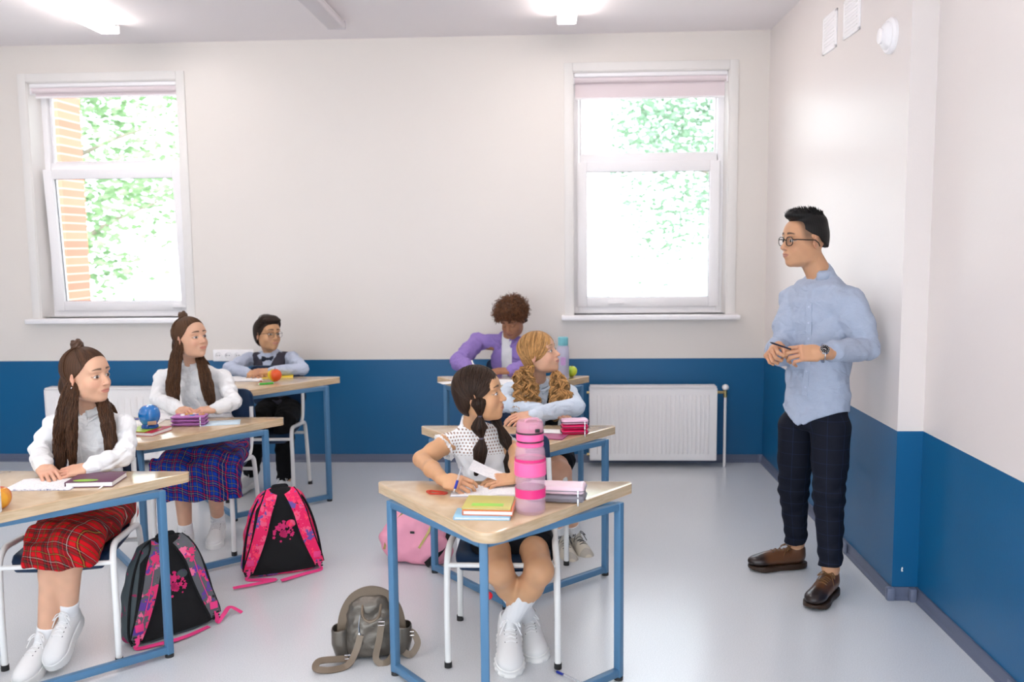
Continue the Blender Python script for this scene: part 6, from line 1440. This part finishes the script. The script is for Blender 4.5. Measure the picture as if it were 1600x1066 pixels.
# ======================= boy in waistcoat
def boy_waistcoat():
    root = tag(empty('person'), 'boy in glasses, grey waistcoat and bow tie with folded hands at the back desk', 'person')
    rg = np.random.default_rng(21); hs = .97; R = rotm(math.radians(-128), .06, -.06); hc = at(418, 523, 6.0); hcol = (.026, .014, .009)
    J = joints(dict(head=hc, neck=at(424, 554, 6.04), shR=at(389, 561, 6.04), shL=at(456, 560, 6.02), hips=(-1.87, 5.98, .50), elR=at(358, 588, 5.75), elL=at(474, 585, 5.72), wrR=at(388, 585, 5.58), wrL=at(424, 585, 5.58),
        knR=at(402, 655, 5.55), knL=at(444, 655, 5.55), anR=at(392, 742, 5.75), anL=at(446, 752, 5.60), R=R))
    for k in ('elR', 'elL'): J[k][2] = .80
    J['wrR'][2] = .795; J['wrL'][2] = .805; J['knR'][2] = J['knL'][2] = .48
    hands = [(J['wrR'], hand_frame(A([.9, -.35, -.05]), (0, -.3, 1)), -1, .88, dict(curl=(.4, .4, .45, .5), thumb=.4)), (J['wrL'], hand_frame(A([-.9, -.35, .02]), (0, -.3, 1)), 1, .88, dict(curl=(.4, .45, .5, .5), thumb=.4))]
    f, cf = build_body(J, 'gold', hs, dict(brow=(.03, .018, .012), iris=(.04, .022, .012), gaze=(.002, .001), browth=.0052), hands, neckr=.041, armr=(.035, .030, .026, .027, .021), legr=(.07, .05, .045, .032))
    sculpt(f, 'body', skin_mat(), root, colfn=cf)
    ms = fabric('pale_blue_shirt', srgb(190, 200, 220), .8, crease=.012)
    s1, sf = shirt(J, ms, root, w=(.125, .112, .125, .130), d=(.082, .078, .086, .092), sl=(.045, .040, .036, .037, .031), cuff=.029, wr=.004, seed=4.)
    collar(J, s1, ms, nr=.049, h=.024, flap=.05, f_=sf)
    # waistcoat: open V at the throat
    mv = fabric('charcoal_waistcoat', srgb(62, 60, 70), .8); fw = J['facing']; sd = nrm(J['shR']-J['shL']); nb = J['neck']
    def vee(X, Y, Z):
        u = np.abs((X-nb[0])*sd[0]+(Y-nb[1])*sd[1]); v = (X-nb[0])*fw[0]+(Y-nb[1])*fw[1]; z = Z-nb[2]
        open_ = np.where(v > .0, (.006+(z+.135)*.34)-u, -.05); neck = .058-np.sqrt(u*u+v*v); arm = np.maximum(u-.118-.10*np.clip(-z-.1, 0, .2), -1)
        return np.maximum(np.maximum(open_*1.*(z < .2), np.where(z > -.03, neck, -.05)), arm)
    v_, vf = shirt(J, mv, root, w=(.140, .124, .133, .138), d=(.100, .097, .100, .104), sl=(.051, 0, 0, 0, 0), sleeves=False, wr=.002, zcut=vee, name='waistcoat', seed=2., neckr=.05)
    for i in range(3):
        p = hit(vf, lerp(J['hips'], J['neck'], .30+.13*i), fw)+fw*.002; mb = MB(); mb.cyl(tuple(p-fw*.001), tuple(p+fw*.002), .0065, .0055, 12); mb.build('button', m_foot, v_)
    # bow tie
    p = nb+fw*.066-A([0, 0, .022]); mbt = mat('navy_satin', srgb(16, 26, 48), .35); g = Fld(p-.07, p+.07, .0025); Rb = frm(fw)
    for q in (-1, 1):
        g.loft([(p+sd*q*.004, .006, .006), (p+sd*q*.022, .016, .009), (p+sd*q*.042, .021, .010)], A([0, 0, 1]), 2.4, .002, rnd=.004)
    g.ell(p+fw*.003, (.009, .009, .011), Rb, .002); sculpt(g, 'bow_tie', mbt, root)
    mt = fabric('black_trousers', (.006, .006, .007), .85); trousers(J, mt, root, r=(.085, .068, .058, .052), hipw=.13, hipd=.10)
    put_shoe('trainer', J['anR'], foot_R((-.3, -1), -.05), -1, root, .235, WH); put_shoe('trainer', J['anL'], foot_R((-.05, -1), 0), 1, root, .235, WH)
    hl = [(-.10, -.055), (-.06, -.050), (-.035, -.030), (-.015, -.016), (.0, .012), (.02, .030), (.045, .050), (.06, .066), (.075, .085), (.14, .12)]
    def ex(F):
        for a, r_ in (((.02, .060, .098), (.05, .035, .022)), ((-.03, .06, .098), (.035, .03, .02)), ((0, .02, .118), (.06, .06, .02))): F.ell(hc+R@(A(a)*hs), A(r_)*hs, R, .015)
    cp, _ = cap('hair', hc, R, hs, hl, hcol, root, lift=.012, extra=ex)
    K = 260; th = rg.uniform(-1, 1, K); a_ = np.stack([-.03+.03*th, -.04+.11*rg.random(K), .12+0*th], 1); b_ = np.stack([np.where(th > 0, .078, -.078)*np.abs(th)**.3, .015+.06*rg.random(K)*(1-np.abs(th)), .04+.06*(1-np.abs(th))], 1)
    W_ = scalp_paths(a_, b_, 12, .018, .010)*hs@R.T+hc; tubes('hair_strands', W_, rg.uniform(.0014, .0024, K), hair_mat(), cp, 4, hair_cols(rg, K, hcol, .5), np.linspace(1, .4, 12))
    K = 70; t_ = rg.random(K); a_ = np.stack([-.05+.10*t_, .055+0*t_, .105+0*t_], 1); a_ = scalp(a_, .02); P_ = np.stack([a_+np.stack([.028*s+0*t_, .024*s*(1-.3*s)+0*t_, .012*s-.030*s*s+rg.normal(0, .002, K)], 1) for s in np.linspace(0, 1, 9)], 1)
    tubes('fringe', P_*hs@R.T+hc, rg.uniform(.0014, .0024, K), hair_mat(), cp, 4, hair_cols(rg, K, hcol, .5), np.linspace(1, .3, 9))
    glasses(hc, R, hs, root, (.03, .022, .018), .0245, .0200, 2.8, .0011)
    rebase(root, (-1.88, 5.85, 0)); return root
# ======================= boy in the purple shirt
def boy_purple():
    root = tag(empty('person'), 'boy with curly auburn hair in an open purple shirt, head bent over his writing', 'person')
    rg = np.random.default_rng(31); hs = 1.0; R = rotm(math.radians(158), -.50, .04); hc = at(801, 500, 6.0); hcol = (.15, .062, .028)
    J = joints(dict(head=hc, neck=at(791, 530, 6.08), shR=at(746, 535, 6.10), shL=at(838, 540, 6.06), hips=(-.22, 6.12, .50), elR=at(716, 588, 5.80), elL=at(850, 590, 5.76), wrR=at(738, 590, 5.58), wrL=at(800, 592, 5.56),
        knR=(-.35, 5.72, .48), knL=(-.14, 5.72, .48), anR=(-.36, 5.80, .10), anL=(-.12, 5.80, .10), R=R))
    for k in ('elR', 'elL'): J[k][2] = .83
    J['wrR'][2] = .80; J['wrL'][2] = .805
    HR = hand_frame(A([.8, -.6, -.1]), (0, -.3, 1)); HL = hand_frame(A([-1, -.15, -.0]), (0, -.3, 1))
    hands = [(J['wrR'], HR, -1, .9, dict(curl=(1., 1.1, 1.2, 1.2), thumb=.6, thumb_in=.4)), (J['wrL'], HL, 1, .9, dict(curl=(.3, .3, .35, .4), thumb=.4))]
    f, cf = build_body(J, 'dark', hs, dict(brow=(.015, .008, .006), iris=(.03, .016, .01), closed=True, browth=.005), hands, neckr=.043, armr=(.045, .040, .035, .035, .025), legr=(.075, .053, .05, .034), tr=(.12, .08))
    sculpt(f, 'body', skin_mat(), root, colfn=cf)
    mw = fabric('white_jersey', (.82, .82, .83)); t1, tf = shirt(J, mw, root, w=(.128, .118, .13, .135), d=(.088, .082, .09, .095), sleeves=False, sl=(.046, 0, 0, 0, 0), wr=.003, name='t_shirt', neckr=.05)
    mp_ = fabric('purple_cotton', srgb(152, 128, 196), .8, crease=.014); fw = J['facing']; sd = nrm(J['shR']-J['shL']); nb = J['neck']
    def opn(X, Y, Z):
        u = (X-nb[0])*sd[0]+(Y-nb[1])*sd[1]; v = (X-nb[0])*fw[0]+(Y-nb[1])*fw[1]; z = Z-nb[2]
        return np.where((v > .0), .036-.08*np.clip(z+.1, -.3, .05)*0-np.abs(u+.012), -.05)
    s1, sf = shirt(J, mp_, root, w=(.146, .138, .15, .155), d=(.098, .095, .10, .105), sl=(.060, .056, .052, .052, .042), cuff=.040, wr=.006, ws=30, zcut=opn, neckr=.056, seed=6.)
    collar(J, s1, mp_, nr=.056, h=.028, flap=.065, open_=.6, f_=sf)
    for i in range(5):
        p = hit(sf, lerp(J['hips'], nb, .2+.15*i)+sd*.036, fw)+fw*.002; mb = MB(); mb.cyl(tuple(p-fw*.001), tuple(p+fw*.0016), .0055, .005, 12); mb.build('button', mat('purple_button', srgb(120, 96, 170), .3), s1)
    trousers(J, fabric('grey_trousers', srgb(110, 106, 130), .85), root, r=(.09, .07, .062, .055), hipw=.14, hipd=.105)
    put_shoe('trainer', J['anR'], foot_R((-.1, -1)), -1, root, .25, WH); put_shoe('trainer', J['anL'], foot_R((.1, -1)), 1, root, .25, WH)
    hl = [(-.10, -.060), (-.06, -.058), (-.035, -.035), (-.015, -.018), (.0, .006), (.02, .022), (.045, .040), (.06, .058), (.075, .075), (.14, .12)]
    def ex(F): F.ell(hc+R@(A([0, -.010, .070])*hs), A([.095, .105, .085])*hs, R, .02); 
    cp, cf_ = cap('hair', hc, R, hs, hl, tuple(A(hcol)*.55), root, lift=.026, extra=ex, noise=.006, nfreq=22)
    # springy curls
    K = 1500; n = rg.normal(size=(K, 3)); n /= np.linalg.norm(n, axis=1)[:, None]; n[:, 2] = np.abs(n[:, 2])*1.1-.35; n /= np.linalg.norm(n, axis=1)[:, None]
    g = np.interp(n[:, 2]*.1+.03, [q[0] for q in hl], [q[1] for q in hl]); base = A([0, -.012, .055])+n*A([.090, .100, .082]); ok = base[:, 1] < np.interp(base[:, 2], [q[0] for q in hl], [q[1] for q in hl])+.022; base = base[ok]; n = n[ok]; K = len(n)
    u = np.cross(n, rg.normal(size=(K, 3))); u /= np.linalg.norm(u, axis=1)[:, None]; v = np.cross(n, u); N = 16; t = np.linspace(0, 1, N); ph = rg.uniform(0, 6.28, K); r_ = rg.uniform(.004, .009, K); ln = rg.uniform(.014, .036, K); drift = rg.normal(0, .010, (K, 3))
    an = t[None]*rg.uniform(7, 13, K)[:, None]+ph[:, None]
    P_ = base[:, None]+n[:, None]*(t[None]*ln[:, None])[..., None]+(u[:, None]*np.cos(an)[..., None]+v[:, None]*np.sin(an)[..., None])*r_[:, None, None]+drift[:, None]*t[None, :, None]
    tubes('curls', P_*hs@R.T+hc, rg.uniform(.0016, .0026, K), hair_mat(), cp, 4, hair_cols(rg, K, hcol, .5), np.linspace(1, .5, N))
    rebase(root, (-.25, 5.95, 0))
    pen('pencil', at(748, 592, 5.50)+A([0, 0, .0]), at(737, 563, 5.60), (m_page, m_foot), 'white pencil in the writing hand of the boy in purple', .0045)
    return root
# ======================= blond girl
def girl_blond():
    root = tag(empty('person'), 'girl with long curly blond pigtails in pale blue shirt and black pinafore looking up', 'person')
    rg = np.random.default_rng(41); hs = .97; R = rotm(math.radians(-110), .26, .05); hc = at(843, 553, 4.72); hcol = (.47, .255, .095)
    J = joints(dict(head=hc, neck=at(841, 600, 4.80), shR=at(797, 612, 4.84), shL=at(887, 616, 4.78), hips=(-.12, 4.86, .50), elR=at(790, 655, 4.62), elL=at(899, 662, 4.56), wrR=at(848, 661, 4.50), wrL=at(833, 667, 4.40),
        knR=at(850, 735, 4.42), knL=at(876, 738, 4.42), anR=at(878, 842, 4.60), anL=at(898, 838, 4.66), R=R))
    J['elR'][2] = .77; J['elL'][2] = .76; J['wrR'][2] = .745; J['wrL'][2] = .75
    J['ftL'] = J['anL']+A([.04, -.09, -.05]); J['ftR'] = J['anR']+A([.03, -.09, -.05])
    hands = [(J['wrR'], hand_frame(A([1, -.2, -.1]), (0, -.3, 1)), -1, .85, dict(curl=(.3, .3, .3, .3), thumb=.3)), (J['wrL'], hand_frame(A([-1, -.30, -.16]), (0, -.45, 1)), 1, .87, dict(curl=(.4, .42, .45, .5), thumb=.35, spread=.1))]
    f, cf = build_body(J, 'pale', hs, dict(brow=(.30, .18, .09), iris=(.10, .13, .15), gaze=(.0014, .0012), lips=(.62, .25, .22), browth=.0038), hands, neckr=.039, armr=(.036, .031, .026, .027, .021), legr=(.074, .052, .047, .031))
    sculpt(f, 'body', skin_mat(), root, colfn=cf)
    ms = fabric('ice_blue_shirt', srgb(212, 224, 238), .8, crease=.012)
    s1, sf = shirt(J, ms, root, w=(.125, .112, .122, .128), d=(.082, .076, .084, .09), sl=(.051, .048, .045, .045, .036), cuff=.031, wr=.0045, ws=34, neckr=.043, seed=7.)
    collar(J, s1, ms, nr=.047, h=.024, flap=.05, f_=sf); buttons(sf, J, s1, 6, .0045, (.8, .85, .9), (.15, .86))
    mk = fabric('black_pinafore', (.007, .008, .011), .8); fw = J['facing']; sd = nrm(J['shR']-J['shL']); nb = J['neck']
    def cutp(X, Y, Z):
        u = np.abs((X-nb[0])*sd[0]+(Y-nb[1])*sd[1]); v = (X-nb[0])*fw[0]+(Y-nb[1])*fw[1]; z = Z-nb[2]
        return np.maximum(np.where((v > 0), .050+.1*np.clip(z+.18, 0, .2)-u-.2*np.clip(-z-.18, 0, 1), .055-np.sqrt(u*u+v*v)*1.), u-.112-.1*np.clip(-z-.1, 0, .3))
    shirt(J, mk, root, w=(.140, .124, .132, .138), d=(.098, .092, .096, .100), sleeves=False, sl=(.056, 0, 0, 0, 0), zcut=cutp, wr=.002, name='pinafore', neckr=.05)
    skirt(J, mk, root, w=(.145, .155, .15), dz=.078, hem=.0, reach=.78, knee_r=.082, pleat=.003, over=.0, waist=.08, name='pinafore_skirt')
    sock(J, 'R', m_sock, root, .22, (.035, .038)); sock(J, 'L', m_sock, root, .22, (.035, .038))
    CR = (m_cream, m_sole_k, m_lace_k)
    put_shoe('cream', J['anR'], foot_R((.22, -1), -.15), -1, root, .25, CR); put_shoe('cream', J['anL'], foot_R((.40, -1), -.12), 1, root, .25, CR)
    for k in ('anR', 'anL'):
        mb = MB(); mb.box(tuple(J[k]+A([.01, -.045, -.012])), (.035, .008, .03), bev=.002); mb.build('tongue_tab', mat('lime_tab', srgb(206, 210, 90), .5), root)
    cp, cf_ = cap('hair', hc, R, hs, [(-.10, -.045), (-.06, -.040), (-.035, -.028), (-.012, -.016), (.02, .022), (.045, .044), (.065, .061), (.09, .073), (.13, .09)], tuple(A(hcol)*.85), root, lift=.009)
    K = 300; P_ = []
    for q in (-1, 1):
        th = rg.uniform(-.1, 1, K//2); r0 = np.stack([q*.003+0*th, .074*(1-th)-.080*th, .085+.028*np.sin(PI*th)], 1); e0 = np.stack([q*.066+0*th, -.030+rg.normal(0, .006, K//2), -.045+rg.normal(0, .005, K//2)], 1); P_.append(scalp_paths(r0, e0, 12, .0105, .004))
    W_ = np.concatenate(P_)*hs@R.T+hc; tubes('hair_strands', W_, rg.uniform(.0015, .0026, len(W_)), hair_mat(), cp, 4, hair_cols(rg, len(W_), hcol, .35))
    tie = hc+R@(A([.070, -.032, -.052])*hs); mb = MB(); mb.ball(tuple(tie), .012, (1, 1, .7)); mb.build('hair_tie', mat('yellow_tie', srgb(206, 170, 90), .5), cp)
    Y0 = 4.60
    near = [tie, at(818, 588, Y0+.02), at(822, 612, Y0-.02), at(822, 636, Y0-.04), at(815, 656, Y0-.05)]
    far = [at(868, 580, Y0+.10), at(874, 600, Y0+.02), at(878, 622, Y0-.02), at(876, 640, Y0-.03), at(874, 656, Y0-.03)]
    for G, rx in ((near, [.014, .045, .062, .066, .050]), (far, [.016, .044, .056, .052, .040])):
        o = lock(rg, 330, G, rx, [r_*.42 for r_ in rx], (1, 0, 0), hcol, root, 'curly_pigtail', amp=.004, lam=.09, rad=.0019, curl=.014, curl_lam=.055, ragged=.18)
    rebase(root, (-.13, 4.75, 0)); return root
# ======================= the teacher
def teacher():
    root = tag(empty('person'), 'man in glasses, pale blue shirt and navy checked trousers standing by the right wall', 'person')
    rg = np.random.default_rng(51); hs = 1.06; R = rotm(math.radians(106), .0, .0); hc = at(1257, 377, 4.26); hcol = (.010, .009, .009)
    J = joints(dict(head=hc, neck=at(1282, 432, 4.29), shR=at(1242, 471, 4.42), shL=at(1329, 476, 4.15), hips=at(1275, 640, 4.24), elR=at(1222, 553, 4.28), elL=at(1354, 545, 4.09), wrR=at(1212, 542, 4.04), wrL=at(1284, 552, 3.88),
        hpR=at(1246, 668, 4.31), hpL=at(1298, 668, 4.16), knR=at(1240, 765, 4.33), knL=at(1295, 775, 4.08), anR=at(1244, 855, 4.35), anL=at(1298, 885, 4.01), R=R))
    J['chest'] = at(1283, 505, 4.29); fw = J['facing']; sd = nrm(J['shR']-J['shL'])
    fw = nrm(A([-.66, -.75, 0])); J['facing'] = fw
    J['anR'][2] = J['anL'][2] = .118
    J['ftR'] = J['anR']+A([-.12, -.02, -.07]); J['ftL'] = J['anL']+A([-.07, -.12, -.07])
    HR = hand_frame(A([-.35, -.62, -.10]), (-.75, .45, .75)); HL = hand_frame(A([-1, .0, .03]), (-.05, -.8, .60))
    hands = [(J['wrR'], HR, -1, 1.02, dict(curl=(1.2, 1.3, 1.35, 1.4), thumb=.35, thumb_in=.5)), (J['wrL'], HL, 1, 1.02, dict(curl=(.75, .85, .9, .95), thumb=.28, thumb_in=.35))]
    def fade(V, C):
        L = (V-hc)@R/hs; x, y, z = L.T; m = ss(-.030, .03, z)*ss(.048, .02, y-.3*z)*(np.linalg.norm(L, axis=1) < .15)*(np.abs(x) < .0785); m[(np.abs(x) > .070) & (z < .03) & (y > -.035) & (y < .02)] = 0
        return C*(1-.7*m[:, None])+A([.02, .016, .014])*.7*m[:, None]
    f, cf = build_body(J, 'tan', hs, dict(brow=(.012, .009, .008), iris=(.025, .014, .01), gaze=(0, -.0004), browth=.0052), hands, neckr=.054, armr=(.058, .050, .043, .042, .029), legr=(.08, .05, .048, .036), tr=(.14, .09), extra_col=fade)
    sculpt(f, 'body', skin_mat(), root, colfn=cf)
    ms = oxford('blue_oxford')
    hp = J['hips']
    def hem(X, Y, Z):
        u = (X-hp[0])*sd[0]+(Y-hp[1])*sd[1]; v = (X-hp[0])*fw[0]+(Y-hp[1])*fw[1]
        return (hp[2]-.035+.045*np.clip(np.abs(u)/.15, 0, 1.2)**2-.03*np.exp(-(u/.05)**2)+.9*np.maximum(0, .012-np.abs(u+.01))*(v > 0))-Z
    J2 = dict(J); J2['wrL'] = lerp(J['elL'], J['wrL'], .85)
    s1, sf = shirt(J2, ms, root, w=(.178, .155, .160, .168), d=(.118, .108, .112, .120), sl=(.072, .066, .056, .054, .045), cuff=.038, wr=.0065, ws=24, drop=.12, zcut=hem, neckr=.060, seed=8., shk=.06, h=.0052)
    buttons(sf, J, s1, 6, .0055, srgb(190, 200, 220), (.13, .84)); collar(J, s1, ms, nr=.061, h=.036, stand=True, open_=.22, name='band_collar')
    trou = plaid('navy_windowpane', srgb(9, 15, 30), [], [(0, .014, srgb(36, 52, 86), .5)], S=.062, rough=.8)
    trousers(J, trou, root, r=(.092, .070, .058, .052), hipw=.150, hipd=.105, waist=.10, seated=False, amp=.0025, stop=.95, ws=26, h=.0052)
    LB = (m_lea_b, m_sole_b, m_lace_b)
    put_shoe('leather', J['anR']*A([1, 1, 0])+A([.0, 0, .0955]), foot_R((-1, -.18)), -1, root, .275, LB); put_shoe('leather', J['anL']*A([1, 1, 0])+A([0, 0, .0955]), foot_R((-.55, -.84)), 1, root, .275, LB)
    # hair: short sides, spiky top combed forward
    hl = [(-.10, -.17), (-.045, -.14), (-.022, -.085), (.0, -.044), (.02, -.024), (.032, .008), (.055, .044), (.072, .066), (.085, .085), (.14, .12)]
    def ex(F):
        F.ell(hc+R@(A([0, .025, .112])*hs), A([.052, .068, .028])*hs, R, .02); F.ell(hc+R@(A([0, -.045, .085])*hs), A([.058, .052, .042])*hs, R, .02)
    cp, _ = cap('hair', hc, R, hs, hl, hcol, root, lift=.003, extra=ex)
    K = 900; n_ = np.stack([rg.uniform(-1, 1, K)*.055, rg.uniform(-.095, .080, K), np.full(K, .12)], 1); b0 = scalp(n_, .008); d = np.stack([n_[:, 0]*3+rg.normal(0, .15, K), .30+2.5*np.clip(n_[:, 1], -.05, .1)+rg.normal(0, .15, K), 1+0*n_[:, 0]], 1); d /= np.linalg.norm(d, axis=1)[:, None]
    ln = rg.uniform(.018, .034, K)*(1+3*np.clip(n_[:, 1], 0, .1)); t = np.linspace(0, 1, 6); P_ = b0[:, None]+d[:, None]*(t[None]*ln[:, None])[..., None]+A([0, .008, .0])*(t**2)[None, :, None]
    tubes('hair_strands', P_*hs@R.T+hc, rg.uniform(.0013, .0022, K), hair_mat(), cp, 4, hair_cols(rg, K, hcol, .4), np.linspace(1, .25, 6))
    glasses(hc, R, hs, root, (.012, .011, .012), .0240, .0185, 2.7, .0019)
    # watch on the left wrist
    w = J['wrL']-HL[:, 1]*.004; wt = empty('wristwatch', (0, 0, 0), 0, root); ax = HL[:, 1]; u = HL[:, 2]; v = HL[:, 0]; mb = MB()
    pts = [tuple(w+(u*math.cos(2*PI*i/24)*.027+v*math.sin(2*PI*i/24)*.034)) for i in range(24)]
    mb.tube(pts, 1, closed=True, flat=(.0095, .0018), up=tuple(ax)); mb.build('bracelet', m_steel, wt, sharp=50)
    c0 = w+nrm(u*.9-v*.0)*.029; dn = nrm(u); mb = MB(); mb.cyl(tuple(c0-dn*.002), tuple(c0+dn*.008), .0215, .020, 28); mb.build('case', m_steel, wt)
    mb = MB(); mb.cyl(tuple(c0+dn*.008), tuple(c0+dn*.0095), .0185, .0185, 28); mb.build('dial', mat('black_dial', (.012, .012, .016), .15), wt)
    mb = MB(); q1 = nrm(ax); q2 = nrm(np.cross(dn, q1)); pc = c0+dn*.0100
    for i in range(12):
        a = i*PI/6; e = q1*math.cos(a)+q2*math.sin(a); mb.tube([tuple(pc+e*.0125), tuple(pc+e*.0160)], .0007, 4)
    mb.tube([tuple(pc), tuple(pc+q1*.010)], .0007, 4); mb.tube([tuple(pc), tuple(pc+q2*.007-q1*.003)], .0008, 4); mb.build('hands_and_markers', m_page, wt)
    rebase(root, tuple(A([J['anR'][0]*.5+J['anL'][0]*.5, J['anR'][1]*.5+J['anL'][1]*.5, 0])))
    pen('marker_pen', at(1203, 535, 3.93), at(1236, 546, 3.84), (mat('dark_marker', srgb(28, 32, 52), .3), m_foot), 'thin dark pen held between both hands of the standing man', .0042)
    return root
def oxford(name):
    m = mat(name, srgb(172, 183, 203), .8, var=.05, vscale=500, bump=.3, bscale=900, spec=.25, crease=.007); return m
girl_front(); girl_red(); girl_blue(); boy_waistcoat(); boy_purple(); girl_blond(); teacher()
